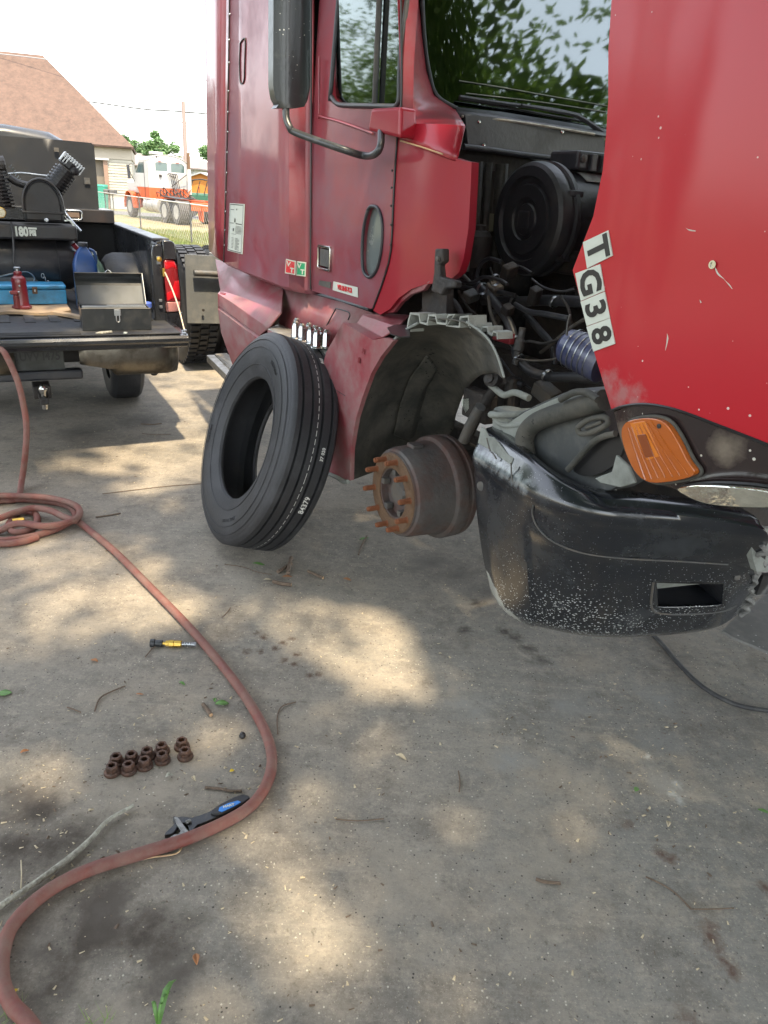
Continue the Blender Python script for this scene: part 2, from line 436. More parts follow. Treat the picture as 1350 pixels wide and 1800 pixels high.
# ------------------------------------------------------------------ ground
def groundmat():
    m = mat('worn_concrete', (.24, .215, .18), .9, bump=0)
    nt = m.node_tree; N, L = nt.nodes, nt.links; b = N['Principled BSDF']; b.inputs['Specular IOR Level'].default_value = .25
    tc = N.new('ShaderNodeTexCoord')
    def noise(s, d=8, r=.65, loc=(0, 0, 0), sc=(1, 1, 1)):
        mp = N.new('ShaderNodeMapping'); mp.inputs['Location'].default_value = loc; mp.inputs['Scale'].default_value = sc
        L.new(tc.outputs['Object'], mp.inputs[0])
        n = N.new('ShaderNodeTexNoise'); n.inputs['Scale'].default_value = s; n.inputs['Detail'].default_value = d; n.inputs['Roughness'].default_value = r
        L.new(mp.outputs[0], n.inputs['Vector']); return n.outputs[0]
    def rng(x, a, c, lo=0, hi=1):
        q = N.new('ShaderNodeMapRange'); q.inputs[1].default_value = a; q.inputs[2].default_value = c; q.inputs[3].default_value = lo; q.inputs[4].default_value = hi
        L.new(x, q.inputs[0]); return q.outputs[0]
    def mixc(f, a, c):
        x = N.new('ShaderNodeMix'); x.data_type = 'RGBA'
        if isinstance(f, float): x.inputs[0].default_value = f
        else: L.new(f, x.inputs[0])
        for i, v in ((6, a), (7, c)):
            if isinstance(v, tuple): x.inputs[i].default_value = (*v, 1)
            else: L.new(v, x.inputs[i])
        return x.outputs[2]
    def mul(a, c):
        x = N.new('ShaderNodeMath'); x.operation = 'MULTIPLY'; L.new(a, x.inputs[0])
        if isinstance(c, (int, float)): x.inputs[1].default_value = c
        else: L.new(c, x.inputs[1])
        return x.outputs[0]
    sep = N.new('ShaderNodeSeparateXYZ'); L.new(tc.outputs['Object'], sep.inputs[0])
    big = noise(.9, 5, .6)
    c = mixc(rng(big, .35, .65), (.215, .20, .172), (.295, .258, .21))
    # the right-hand side of the slab is greyer, the left dustier
    c = mixc(rng(sep.outputs[0], -.2, .9, 0, .75), c, (.225, .218, .198))
    c = mixc(rng(noise(6, 10, .75, (4, 2, 0)), .47, .70, 0, .7), c, (.115, .10, .085))
    c = mixc(rng(noise(22, 10, .8, (1, 7, 0)), .50, .64, 0, .65), c, (.38, .335, .27))
    c = mixc(rng(noise(90, 6, .8, (9, 1, 0)), .50, .66, 0, .5), c, (.12, .11, .095))
    c = mixc(rng(noise(160, 3, .7, (2, 3, 0)), .59, .67, 0, .6), c, (.45, .40, .32))
    # dusty drifts, damp-dark stains and dragged trowel marks
    c = mixc(rng(noise(1.7, 9, .75, (11, 3, 0)), .50, .66, 0, .75), c, (.33, .285, .225))
    c = mixc(rng(noise(2.6, 9, .8, (5, 13, 0)), .54, .70, 0, .75), c, (.115, .102, .085))
    c = mixc(rng(noise(9, 8, .75, (2, 17, 0), (.25, 2.2, 1)), .54, .70, 0, .45), c, (.37, .33, .27))
    c = mixc(rng(noise(35, 8, .8, (8, 2, 0)), .56, .68, 0, .7), c, (.085, .075, .062))
    # aggregate grains
    v = N.new('ShaderNodeTexVoronoi'); v.inputs['Scale'].default_value = 110; L.new(tc.outputs['Object'], v.inputs['Vector'])
    se = N.new('ShaderNodeSeparateColor'); L.new(v.outputs['Color'], se.inputs[0])
    c = mixc(mul(rng(se.outputs[0], .93, .97), rng(v.outputs['Distance'], .30, .22)), c, (.50, .46, .38))
    c = mixc(mul(rng(se.outputs[1], .93, .97), rng(v.outputs['Distance'], .32, .22)), c, (.06, .055, .05))
    L.new(c, b.inputs['Base Color'])
    h = noise(70, 8, .8); h2 = noise(7, 4, .5)
    ad = N.new('ShaderNodeMath'); ad.operation = 'MULTIPLY_ADD'; ad.inputs[1].default_value = 2.0; L.new(h2, ad.inputs[0]); L.new(h, ad.inputs[2])
    bp = N.new('ShaderNodeBump'); bp.inputs['Strength'].default_value = .4; bp.inputs['Distance'].default_value = .006
    L.new(ad.outputs[0], bp.inputs['Height']); L.new(bp.outputs[0], b.inputs['Normal'])
    return m
M['concrete'] = groundmat()
M['lawn'] = mat('lawn_earth', (.10, .125, .035), .95, col2=(.20, .15, .085), vscale=.25, var=.3, dirt=(.06, .10, .022), dirtamt=.35, dirtscale=1.3, bump=.5, bscale=12)
M['asphalt'] = mat('pale_asphalt', (.11, .107, .104), .9, var=.25, vscale=2)
def sheet(name, P, z, m, th=0):
    o = mesh(name, [(x, y, z) for x, y in P], [tuple(range(len(P)))], m); o['kind'] = 'structure'; return o
g_ = sheet('ground', [(-400, -200), (400, -200), (400, 600), (-400, 600)], -.012, 'lawn')
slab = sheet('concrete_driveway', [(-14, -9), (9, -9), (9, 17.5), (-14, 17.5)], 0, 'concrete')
road = sheet('road', [(-120, 41.5), (120, 41.5), (120, 46.5), (-120, 46.5)], -.006, 'asphalt')
dirt = sheet('dirt_yard', [(-40, 27), (25, 27), (25, 39.5), (-40, 39.5)], -.008, mat('tan_dirt', (.22, .155, .095), .95, col2=(.14, .135, .05), vscale=.45, var=.3, dirt=(.08, .12, .026), dirtamt=.22, dirtscale=.9, bump=.4, bscale=9))

# ------------------------------------------------------------------ the red lorry
# local frame: x forward along the truck, y to its left, z up; origin under the right front hub
TR = root('semi_truck', 'big red semi truck with its hood tipped open and right front wheel off', 'truck', (.03, 2.79, 0), -59)

def addspot(m, spots, col, soft=.5, nscale=9, namt=.6, rough=None, stretch=(1, 1, 1)):
    """wear, stain or tone patch with a shape of its own: noisy blotches round given points (object space)"""
    m = M[m] if isinstance(m, str) else m
    nt = m.node_tree; N, L = nt.nodes, nt.links; b = N['Principled BSDF']
    src = b.inputs['Base Color'].links[0].from_socket
    tc = N.new('ShaderNodeTexCoord')
    nz = N.new('ShaderNodeTexNoise'); nz.inputs['Scale'].default_value = nscale; nz.inputs['Detail'].default_value = 9; nz.inputs['Roughness'].default_value = .7
    L.new(tc.outputs['Object'], nz.inputs['Vector'])
    acc = None
    for (x, y, z, r) in spots:
        d = N.new('ShaderNodeVectorMath'); d.operation = 'DISTANCE'
        L.new(tc.outputs['Object'], d.inputs[0]); d.inputs[1].default_value = (x, y, z)
        q = N.new('ShaderNodeMapRange'); q.inputs[1].default_value = r; q.inputs[2].default_value = r * (1 - soft) * .3; q.inputs[3].default_value = 0; q.inputs[4].default_value = 1
        L.new(d.outputs['Value'], q.inputs[0])
        if acc is None: acc = q.outputs[0]
        else:
            mm = N.new('ShaderNodeMath'); mm.operation = 'MAXIMUM'; L.new(acc, mm.inputs[0]); L.new(q.outputs[0], mm.inputs[1]); acc = mm.outputs[0]
    a = N.new('ShaderNodeMath'); a.operation = 'MULTIPLY_ADD'; a.inputs[1].default_value = namt * 2; a.inputs[2].default_value = -namt - .0
    L.new(nz.outputs[0], a.inputs[0])
    s = N.new('ShaderNodeMath'); s.operation = 'ADD'; L.new(acc, s.inputs[0]); L.new(a.outputs[0], s.inputs[1])
    t = N.new('ShaderNodeMapRange'); t.inputs[1].default_value = .35; t.inputs[2].default_value = .35 + soft; L.new(s.outputs[0], t.inputs[0])
    u = N.new('ShaderNodeMath'); u.operation = 'MULTIPLY'; L.new(t.outputs[0], u.inputs[0])
    g2 = N.new('ShaderNodeMath'); g2.operation = 'GREATER_THAN'; g2.inputs[1].default_value = .001; L.new(acc, g2.inputs[0]); L.new(g2.outputs[0], u.inputs[1])
    mx = N.new('ShaderNodeMix'); mx.data_type = 'RGBA'
    L.new(u.outputs[0], mx.inputs[0]); L.new(src, mx.inputs[6]); mx.inputs[7].default_value = (*col, 1)
    L.new(mx.outputs[2], b.inputs['Base Color'])

def up(P, z):            # carry a line on upward to height z
    return [(p[0], p[1], z) for p in P]

# --- sleeper side, its rear extender and the curved corner behind the door
bot = [(-2.063,0,1.197),(-1.75,0,1.184),(-1.429,0,1.175),(-1.226,0,1.17),(-1.166,0,1.169),(-1.109,0.012,1.17),(-1.099,0.05,1.163),(-1.089,0.085,1.159),(-1.054,0.1,1.161)]
top = [(-1.834,0,2.601),(-1.634,0,2.565),(-1.372,0,2.518),(-1.239,0,2.494),(-1.181,0,2.483),(-1.129,0.012,2.476),(-1.121,0.05,2.481),(-1.123,0.085,2.487),(-1.086,0.1,2.483)]
top = up(top, 3.05)
rows = loft2(bot, top, 14)
rows = [[(p[0], p[1] + .03, p[2] - .02) for p in bot]] + rows
rows = [[(p[0], p[1] + .12, p[2] + .0) for p in bot]] + rows
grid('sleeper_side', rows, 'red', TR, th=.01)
a = [(-2.354,0,1.229),(-2.221,0,1.211),(-2.063,0,1.197)]
b = [(-2.24,0,2.674),(-2.052,0,2.64),(-1.839,0,2.601)]
ext = loft2([(p[0] - (.15, .03, 0)[i], p[1] + (.05, .01, .004)[i], p[2]) for i, p in enumerate(a)], [(p[0] - (.15, .03, 0)[i], p[1] + (.05, .01, .004)[i], 3.0) for i, p in enumerate(b)], 10)
grid('side_extender', ext, 'red', TR, th=.02)
tube('extender_seam', [(-2.056,-0.002,1.197),(-1.964,-0.002,1.687),(-1.884,-0.002,2.221),(-1.837,-0.002,2.601)], .004, 'darkmetal', TR, n=3, sides=6)
for p in [(-2.016,-0.006,1.292),(-1.998,-0.006,1.376),(-1.98,-0.006,1.476),(-1.962,-0.006,1.577),(-1.944,-0.006,1.676),(-1.926,-0.006,1.777),(-1.909,-0.006,1.876),(-1.901,-0.006,1.97),(-1.884,-0.006,2.066),(-1.865,-0.006,2.193),(-1.858,-0.006,2.292),(-1.841,-0.006,2.4)]:
    lathe('rivet', [(.006, 0), (.005, .003), (.0001, .005)], 'chrome', TR, loc=p, axis=(0, -1, 0), seg=8)
hp = [(-1.706,-0.003,2.26),(-1.665,-0.003,2.272),(-1.633,-0.003,2.264),(-1.646,-0.003,2.172),(-1.658,-0.003,2.1),(-1.692,-0.003,2.085),(-1.716,-0.003,2.099),(-1.72,-0.003,2.179)]
V, F = tubegeo(catmull(hp + [hp[0]], 5), .0035, 6); mesh('locker_hatch', V, F, 'black', TR, smooth=True)
# chart sticker, red and green permit stickers
s = [(-1.914,-0.004,1.523),(-1.676,-0.004,1.526),(-1.725,-0.004,1.27),(-1.973,-0.004,1.27)]
st = mesh('permit_chart_sticker', s + [(p[0], p[1] + .002, p[2]) for p in s], [(0, 1, 2, 3), (4, 5, 6, 7), (0, 1, 5, 4), (1, 2, 6, 5), (2, 3, 7, 6), (3, 0, 4, 7)], 'white', TR)
def onquad(s, fx, fy):
    a = Vector(s[0]).lerp(Vector(s[1]), fx); b = Vector(s[3]).lerp(Vector(s[2]), fx); return a.lerp(b, fy)
def flatmark(name, s, x0, y0, x1, y1, m, par, d=.0015):
    q = [onquad(s, x0, y0), onquad(s, x1, y0), onquad(s, x1, y1), onquad(s, x0, y1)]
    return mesh(name, [tuple(p + Vector((0, -d, 0))) for p in q], [(0, 1, 2, 3)], m, par)
V = []; F = []
def addq(s, x0, y0, x1, y1, d=.0025):
    b = len(V)
    for fx, fy in ((x0, y0), (x1, y0), (x1, y1), (x0, y1)): V.append(tuple(onquad(s, fx, fy) + Vector((0, -d, 0))))
    F.append((b, b + 1, b + 2, b + 3))
for x0, y0, x1, y1 in ((.06, .015, .94, .03), (.06, .97, .94, .985), (.06, .03, .075, .97), (.93, .03, .945, .97)): addq(s, x0, y0, x1, y1)
for k in range(7): addq(s, .5, .45 + k * .024, .88, .458 + k * .024)
for k in range(11): addq(s, .5, .70 + k * .023, .78 - .1 * (k % 3 == 0), .708 + k * .023)
for k in range(8): addq(s, .26, .70 + k * .03, .40, .708 + k * .03)
addq(s, .1, .395, .35, .405); addq(s, .5, .395, .9, .41); addq(s, .4, .3, .46, .38); addq(s, .32, .5, .38, .56); addq(s, .1, .12, .35, .13); addq(s, .5, .10, .55, .13); addq(s, .25, .62, .55, .626)
mesh('chart_printing', V, F, 'black', st)
cornerN = Vector((.55, -.83, 0)).normalized()
M['stred'] = mat('sticker_red', (.55, .02, .03), .5, dirt=(.5, .3, .28), dirtamt=.15, dirtscale=40)
M['stgreen'] = mat('sticker_green', (.01, .26, .12), .5, dirt=(.3, .4, .35), dirtamt=.15, dirtscale=40)
for q, m_, w_ in (([(-1.11,0,1.302),(-1.086,0.04,1.295),(-1.087,0.038,1.231),(-1.114,-0.004,1.236)], 'stred', ''), ([(-1.091,0.048,1.294),(-1.067,0.085,1.292),(-1.066,0.083,1.226),(-1.092,0.046,1.228)], 'stgreen', '')):
    q = [Vector(p) + cornerN * .006 for p in q]
    st = mesh('permit_sticker', [tuple(p) for p in q] + [tuple(p - cornerN * .004) for p in q], [(0, 1, 2, 3), (4, 5, 6, 7), (0, 1, 5, 4), (1, 2, 6, 5), (2, 3, 7, 6), (3, 0, 4, 7)], 'white', TR,
              label=('red' if m_ == 'stred' else 'green') + ' sticker with white letters')
    c = sum(q, Vector()) / 4; q2 = [c + (p - c) * .84 + cornerN * .0015 for p in q]
    mesh('sticker_field', [tuple(p) for p in q2], [(0, 1, 2, 3)], m_, st)
    rt = (q[1] - q[0]).normalized()
    B = basis(c + cornerN * .003 - rt * .008 + Vector((0, 0, .012)), rt, (0, 0, 1))
    text('sticker_lettering', 'V', .030, 'white', st, B, offset=.001)
    B = basis(c + cornerN * .003 + rt * .008 - Vector((0, 0, .014)), rt, (0, 0, 1))
    text('sticker_lettering', 'T', .030, 'white', st, B, offset=.001)

# --- door
def dy(x, z): return .10 + .010 * ((z - 1.55) / .45) ** 2
do = [(-1.086,0.1,2.483),(-1.069,0.1,1.813),(-1.051,0.1,1.161),(-0.713,0.1,1.163),(-0.449,0.1,1.162),(-0.42,0.1,1.173),(-0.351,0.1,1.296),(-0.304,0.1,1.409),(-0.306,0.1,1.616),(-0.299,0.1,1.803),(-0.279,0.1,1.905),(-0.304,0.1,2.07),(-0.36,0.1,2.352)]
do[0] = (do[0][0], .1, 2.75); do[-1] = (do[-1][0], .1, 2.75)
wh = [(-0.894,0.1,2.41),(-0.891,0.1,2.026),(-0.878,0.1,1.983),(-0.826,0.1,1.954),(-0.74,0.1,1.942),(-0.521,0.1,1.927),(-0.351,0.1,1.915),(-0.314,0.1,1.92),(-0.306,0.1,1.953),(-0.325,0.1,2.108),(-0.367,0.1,2.32)]
wh[0] = (wh[0][0], .1, 2.65); wh[-1] = (wh[-1][0], .1, 2.65)
ph = sm([(-0.493,0.1,1.55),(-0.442,0.1,1.565),(-0.398,0.1,1.549),(-0.369,0.1,1.5),(-0.368,0.1,1.408),(-0.397,0.1,1.331),(-0.452,0.1,1.291),(-0.503,0.1,1.299),(-0.528,0.1,1.345),(-0.528,0.1,1.458)], 3)
hh = [(-0.942,0.1,1.369),(-0.845,0.1,1.377),(-0.845,0.1,1.285),(-0.949,0.1,1.277)]
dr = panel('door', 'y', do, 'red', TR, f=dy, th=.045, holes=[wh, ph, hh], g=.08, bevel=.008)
def gasket(name, P, r, par, yy=-.003, m='blackplastic'):
    P = [(p[0], dy(p[0], p[2]) + yy, p[2]) for p in P]
    V, F = tubegeo(catmull(P + [P[0]], 3) , r, 8); return mesh(name, V, F, m, par, smooth=True)
gasket('window_seal', wh, .010, dr)
gasket('window_seal', ph, .007, dr)
M['glass'] = glassmat('side_window_glass', (.30, .36, .34), 1.9, amount=.12)
M['wsglass'] = glassmat('windscreen_glass', (.34, .42, .41), 2.2, amount=.16)
wo = [(p[0], .125, p[2]) for p in wh]
panel('window_pane', 'y', wo, 'glass', dr, f=lambda a, b: .128, th=.004, bevel=0, g=.5, seglen=1)
panel('window_pane', 'y', ph, mat('grey_peep_glass', (.13, .15, .15), .18, coat=.6, dirt=(.25, .24, .22), dirtamt=.25, dirtscale=8), dr, f=lambda a, b: .118, th=.004, bevel=0, g=.5, seglen=1)
p = [(-0.521,0.115,2.384),(-0.522,0.115,1.933),(-0.489,0.115,1.931),(-0.49,0.115,2.378)]
box('window_divider', (min(q[0] for q in p) + .02, .100, p[1][2]), (max(q[0] for q in p) - .02, .125, 2.7), 'blackplastic', dr, bevel=.004)
tube('door_crease', [(-0.985,0.093,2.14),(-0.974,0.093,1.922),(-0.968,0.093,1.913),(-0.753,0.093,1.879),(-0.475,0.093,1.827)], .005, 'red', dr, n=4, sides=8)
# rear door shut line, front shut line
tube('shut_line', [(-1.084,0.094,2.482),(-1.056,0.094,1.812),(-1.038,0.094,1.171)], .004, 'black', dr, n=3, sides=6)
tube('shut_line', [(-0.336,0.098,2.348),(-0.293,0.098,2.069),(-0.276,0.098,1.905),(-0.292,0.098,1.802),(-0.294,0.098,1.616),(-0.292,0.098,1.41),(-0.337,0.098,1.293),(-0.411,0.098,1.17)], .005, 'black', dr, n=3, sides=6)
for p in [(-0.304,0.093,1.696),(-0.301,0.093,1.636),(-0.298,0.093,1.572),(-0.29,0.093,1.504),(-0.286,0.093,1.431)]:
    lathe('screw', [(.005, 0), (.004, .004), (.0001, .005)], 'darkmetal', dr, loc=p, axis=(0, -1, 0), seg=8)
# handle: chrome frame round a grey paddle
h0 = [(-0.96,0.1,1.373),(-0.827,0.1,1.383),(-0.827,0.1,1.28),(-0.962,0.1,1.271)]
xs = [q[0] for q in h0]; zs = [q[2] for q in h0]
x0, x1, z0, z1 = min(xs), max(xs), min(zs), max(zs)
hr = [(a, .085, b) for a, b in rrect(x0, z0, x1, z1, .012)]
hi_ = rrect(x0 + .009, z0 + .012, x1 - .009, z1 - .012, .006)
hd = panel('door_handle', 'y', hr, 'chrome', dr, f=lambda a, b: .090, th=.02, holes=[hi_], g=.5, bevel=.003)
box('handle_pocket', (x0 + .004, .125, z0 + .006), (x1 - .004, .16, z1 - .006), 'blackplastic', hd)
box('handle_paddle', (x0 + .014, .098, z0 + .018), (x1 - .026, .112, z1 - .018), 'greymetal', hd, bevel=.003)
for q, m_, t_ in (([(-0.955,0.092,1.22),(-0.831,0.092,1.227),(-0.835,0.092,1.198),(-0.966,0.092,1.198)], 'greymetal', None), ([(-0.801,0.092,1.233),(-0.565,0.092,1.236),(-0.561,0.092,1.194),(-0.81,0.092,1.194)], 'white', 'VTR 8648-YCB')):
    q = [Vector((p[0], dy(p[0], p[2]) - .004, p[2])) for p in q]
    st = mesh('door_label', [tuple(p) for p in q] + [tuple(p + Vector((0, .003, 0))) for p in q], [(0, 1, 2, 3), (4, 5, 6, 7), (0, 1, 5, 4), (1, 2, 6, 5), (2, 3, 7, 6), (3, 0, 4, 7)], m_, dr,
              label='small grey plate' if t_ is None else 'long pale label with worn red letters')
    if t_:
        c = sum(q, Vector()) / 4
        text('label_lettering', t_, .030, 'stred', st, basis(c + Vector((0, -.002, 0)), q[1] - q[0], (0, 0, 1)), offset=.001, sx=.75)
# mirror bracket block on the door corner
mb = [(-0.382,0.03,1.904),(-0.165,0.03,1.897),(-0.156,0.03,1.797),(-0.401,0.03,1.831)]
V = [(p[0], p[1], p[2]) for p in mb] + [(p[0] - .01, .105, p[2]) for p in mb]
mesh('mirror_mount', V, [(0, 1, 2, 3), (4, 5, 6, 7), (0, 1, 5, 4), (1, 2, 6, 5), (2, 3, 7, 6), (3, 0, 4, 7)], 'red_front', TR, bevel=.012, bseg=3)

# --- west coast mirror: black shell seen from in front, on a tubular arm
mo = [(-0.62,-0.255,2.34),(-0.62,-0.26,1.966),(-0.62,-0.253,1.925),(-0.62,-0.244,1.903),(-0.62,-0.251,1.891),(-0.62,-0.183,1.895),(-0.62,-0.142,1.905),(-0.62,-0.116,1.933),(-0.62,-0.107,1.982),(-0.62,-0.117,2.363)]
mo[0] = (-.62, mo[0][1], 2.72); mo[-1] = (-.62, mo[-1][1], 2.72)
def mx_(y, z):
    yc = (mo[0][1] + mo[-1][1]) / 2; w = abs(mo[0][1] - mo[-1][1]) / 2
    return -.60 - .03 * min(1, abs((y - yc) / w)) ** 4
mi = panel('mirror', 'x', mo, 'blackplastic', TR, f=mx_, th=-.05, g=.03, bevel=.012, seglen=.03)
M['mirrorback'] = mat('mirror_shell_plastic', (.014, .017, .020), .33, coat=.3, dirt=(.12, .13, .13), dirtamt=.20, dirtscale=9, bump=.06, bscale=60,
                      speck=((.5, .52, .5), 60, .35, 5, .40, (1, 1, 1)))
mi.data.materials[0] = M['mirrorback']
arm = [(-0.62,-0.211,1.914), (-0.61,-0.215,1.865), (-0.59,-0.209,1.829), (-0.57,-0.187,1.809), (-0.4,-0.079,1.759), (-0.383,0.01,1.742), (-0.276,0,1.747), (-0.258,0.01,1.776), (-0.313,0.04,1.823)]
tube('mirror_arm', arm, .0135, mat('arm_grey_steel', (.07, .075, .08), .35, metal=.6, dirt=(.2, .19, .18), dirtamt=.25, dirtscale=20), TR, n=6, sides=14)

# --- screen pillar and the flared cowl corner
def WSX(y, z): return -.72 - .42 * (z - 1.95) - .5 * max(0, .75 - y) ** 2
L_ = [(-0.355,0.1,2.352),(-0.313,0.1,2.141),(-0.287,0.1,2.015),(-0.277,0.1,1.938),(-0.278,0.1,1.894),(-0.277,0.1,1.853),(-0.282,0.1,1.797)]
Rg = [(-0.986,0.564,2.542), (-0.877,0.537,2.27), (-0.815,0.536,2.123), (-0.771,0.558,2.027), (-0.738,0.651,1.981), (0.012,0.19,1.843), (0.066,0.13,1.729)]
rows = []
for l, r_ in zip(L_, Rg):
    l = Vector(l); r_ = Vector(r_); row = []
    for i in range(9):
        t = i / 8; p = l.lerp(r_, t); bul = .045 * math.sin(PI * t) ** .8
        row.append(tuple(p + Vector((bul * .6, -bul * .6, 0))))
    rows.append(row)
rows[0] = [(p[0] - .15, p[1] + .02, 2.85) for p in rows[0]]
rr = []
for i in range(len(rows) - 1):
    for k in range(3):
        rr.append([tuple(Vector(a).lerp(Vector(b), k / 3)) for a, b in zip(rows[i], rows[i + 1])])
rr.append(rows[-1])
pl = grid('windscreen_pillar', rr, 'red_front', TR, th=.006)
tube('cowl_trim_line', [(-0.244,0.085,1.796),(-0.099,0.085,1.772),(0.042,0.085,1.747)], .003, 'cutwood', pl, n=3, sides=6)
tube('pillar_seal', [(p[0] + .01, p[1] + .005, p[2]) for p in Rg[:5]], .009, 'blackplastic', pl, n=6, sides=8)

# --- lower side panel in front of the door
def cy(x, z): return .10 + .12 * max(0, x + .3) ** 1.4
co_ = [(-0.308,0.11,1.808),(-0.1,0.11,1.765),(0.094,0.11,1.73),(0.141,0.11,1.725),(0.148,0.11,1.645),(0.156,0.11,1.52),(0.146,0.11,1.418),(0.129,0.11,1.372),(0.097,0.11,1.348),(0.041,0.11,1.326),(-0.053,0.11,1.309),(-0.139,0.11,1.281),(-0.219,0.11,1.237),(-0.276,0.11,1.187),(-0.352,0.11,1.152),(-0.412,0.11,1.16),(-0.34,0.11,1.297),(-0.308,0.11,1.409),(-0.311,0.11,1.617)]
cs = panel('cab_side_panel', 'y', co_, 'red_front', TR, f=cy, th=.03, g=.07, bevel=.006)
fl = [(-0.37,0.12,1.152),(-0.294,0.12,1.191),(-0.236,0.12,1.239),(-0.156,0.12,1.284),(-0.069,0.12,1.313),(-0.024,0.12,1.326),(-0.01,0.12,1.231),(-0.075,0.12,1.211),(-0.241,0.12,1.169)]
panel('wheel_arch_flange', 'y', fl[:6] + [(-0.065,0.12,1.286),(-0.156,0.12,1.258),(-0.221,0.12,1.221),(-0.278,0.12,1.173)], 'red_low', TR, f=lambda a, b: .118, th=.02, bevel=.003)
# hood latch bracket
lb = [(0.077,0.06,1.445),(0.126,0.06,1.449),(0.133,0.06,1.407),(0.11,0.06,1.393),(0.123,0.06,1.356),(0.218,0.06,1.352),(0.222,0.06,1.33),(0.161,0.06,1.319),(0.14,0.06,1.293),(0.073,0.06,1.3),(0.082,0.06,1.363),(0.078,0.06,1.411)]
panel('hood_latch_bracket', 'y', lb, 'darkmetal', TR, f=lambda a, b: .06, th=.03, bevel=.006)
lathe('latch_bolt', [(.010, 0), (.009, .008), (.0001, .01)], 'greymetal', TR, loc=(0.11,0.058,1.414), axis=(0, -1, 0), seg=10)
lb = [(-0.16,0.16,1.308),(0.013,0.16,1.316),(0.025,0.16,1.194),(-0.142,0.16,1.177)]
panel('cab_mount_plate', 'y', lb, 'darkmetal', TR, f=lambda a, b: .17, th=.03, bevel=.006)

# --- windscreen, cowl tray, wipers, dashboard
rows = [[(WSX(.16 + 2.0 * i / 24, z), .16 + 2.0 * i / 24, z) for i in range(25)] for z in [1.90 + .1 * j for j in range(11)]]
wsg = grid('windscreen', rows, 'wsglass', TR, th=.006)
cw = [(-0.6,0.577,1.942),(-0.6,0.711,1.948),(-0.6,1.07,1.944),(-0.6,1.491,1.936),(-0.6,1.537,1.749),(-0.6,1.17,1.789),(-0.6,0.891,1.812),(-0.6,0.61,1.815)]
cwl = panel('cowl_panel', 'x', cw, 'blackplastic', TR, f=lambda y, z: -.60 + .05 * math.sin(y * 3), th=-.02, g=.08, bevel=.006)
tube('cowl_metal_strip', [(-0.565,0.679,1.939),(-0.565,0.842,1.943),(-0.565,1.041,1.94),(-0.565,1.343,1.933)], .006, 'alu', cwl, n=4, sides=6)
tube('cowl_metal_strip', [(-0.565,0.571,1.936),(-0.565,0.601,1.94),(-0.565,0.631,1.939)], .006, 'alu', cwl, n=4, sides=6)
for p in [(-0.555,0.653,1.923),(-0.555,1.128,1.924),(-0.555,0.689,1.835)]: lathe('cowl_bolt', [(.009, 0), (.008, .006), (.0001, .008)], 'chrome', cwl, loc=p, axis=(1, 0, 0), seg=10)
rows = [[(-0.74,0.657,1.991),(-0.74,0.907,1.996),(-0.74,1.256,1.991),(-0.74,1.622,1.983)], [(-0.6,0.577,1.942),(-0.6,0.711,1.948),(-0.6,1.07,1.944),(-0.6,1.491,1.936)]]
grid('cowl_tray', rows, 'blackplastic', TR, th=.004)
for q_ in ([(-0.785,0.688,2.1), (-0.783,0.892,2.1), (-0.781,1.2,2.095), (-0.779,1.6,2.09)], [(-0.763,0.716,2.052), (-0.765,0.917,2.057), (-0.767,1.194,2.062), (-0.767,1.594,2.061)]):
    tube('screen_edge_line', [(p[0] + .006, p[1], p[2]) for p in q_], .0022, 'palegrey', wsg, n=3, sides=5)
lip = [(-0.5,0.549,1.817),(-0.5,0.654,1.816),(-0.5,0.875,1.81),(-0.5,1.147,1.804),(-0.5,1.371,1.777)]
tube('cowl_seal', lip, .012, 'blackplastic', TR, n=4, sides=8)
w1 = [Vector(p) + Vector((.03, 0, .0)) for p in [(-0.758,0.662,2.03), (-0.753,0.846,2.028), (-0.753,0.996,2.029), (-0.754,1.189,2.032), (-0.751,1.371,2.024)]]
wp = tube('wiper', w1, .009, 'blackplastic', TR, n=4, sides=6)
w2 = [Vector(p) + Vector((.05, 0, .0)) for p in [(-0.753,0.996,2.029), (-0.751,1.187,2.024), (-0.749,1.332,2.018), (-0.733,1.439,1.982), (-0.713,1.559,1.933)]]
tube('wiper_arm', w2, [.007, .009, .010, .012, .013], 'blackplastic', wp, n=4, sides=6)
w3 = [Vector(p) + Vector((.02, 0, .0)) for p in [(-0.755,0.664,2.024), (-0.748,0.91,2.016), (-0.744,1.184,2.006), (-0.741,1.443,2)]]
tube('wiper_blade', w3, .006, 'black', wp, n=4, sides=6)
M['cabin'] = mat('cabin_dark_trim', (.028, .028, .03), .75, dirt=(.09, .085, .08), dirtamt=.2, dirtscale=4)
M['seat'] = mat('seat_cloth', (.03, .032, .04), .9, dirt=(.07, .07, .07), dirtamt=.3, dirtscale=6)
box('dashboard', (-1.35, .22, 1.45), (-.98, 2.1, 1.93), 'cabin', TR, bevel=.04, bseg=3)
box('seat', (-1.95, .35, 1.3), (-1.8, .9, 2.35), 'seat', TR, bevel=.05, bseg=3)
box('seat', (-1.95, 1.35, 1.3), (-1.8, 1.9, 2.35), 'seat', TR, bevel=.05, bseg=3)
box('cab_back_wall', (-2.22, .13, 1.2), (-2.16, 2.2, 3.0), 'cabin', TR)
box('cab_floor', (-2.2, .15, 1.17), (-.62, 2.2, 1.22), 'cabin', TR)
box('cab_roof', (-2.3, .06, 3.0), (-1.2, 2.25, 3.06), 'red', TR, bevel=.02)
box('left_side_wall', (-2.3, 2.22, 1.2), (-1.15, 2.27, 3.0), 'red', TR)
box('sun_visor', (-1.25, .2, 2.62), (-1.0, 2.1, 3.0), 'cabin', TR, bevel=.02)
fw_ = [(-.62, .2, .95), (-.62, 2.2, .95), (-.62, 2.2, 1.86), (-.62, .2, 1.86)]
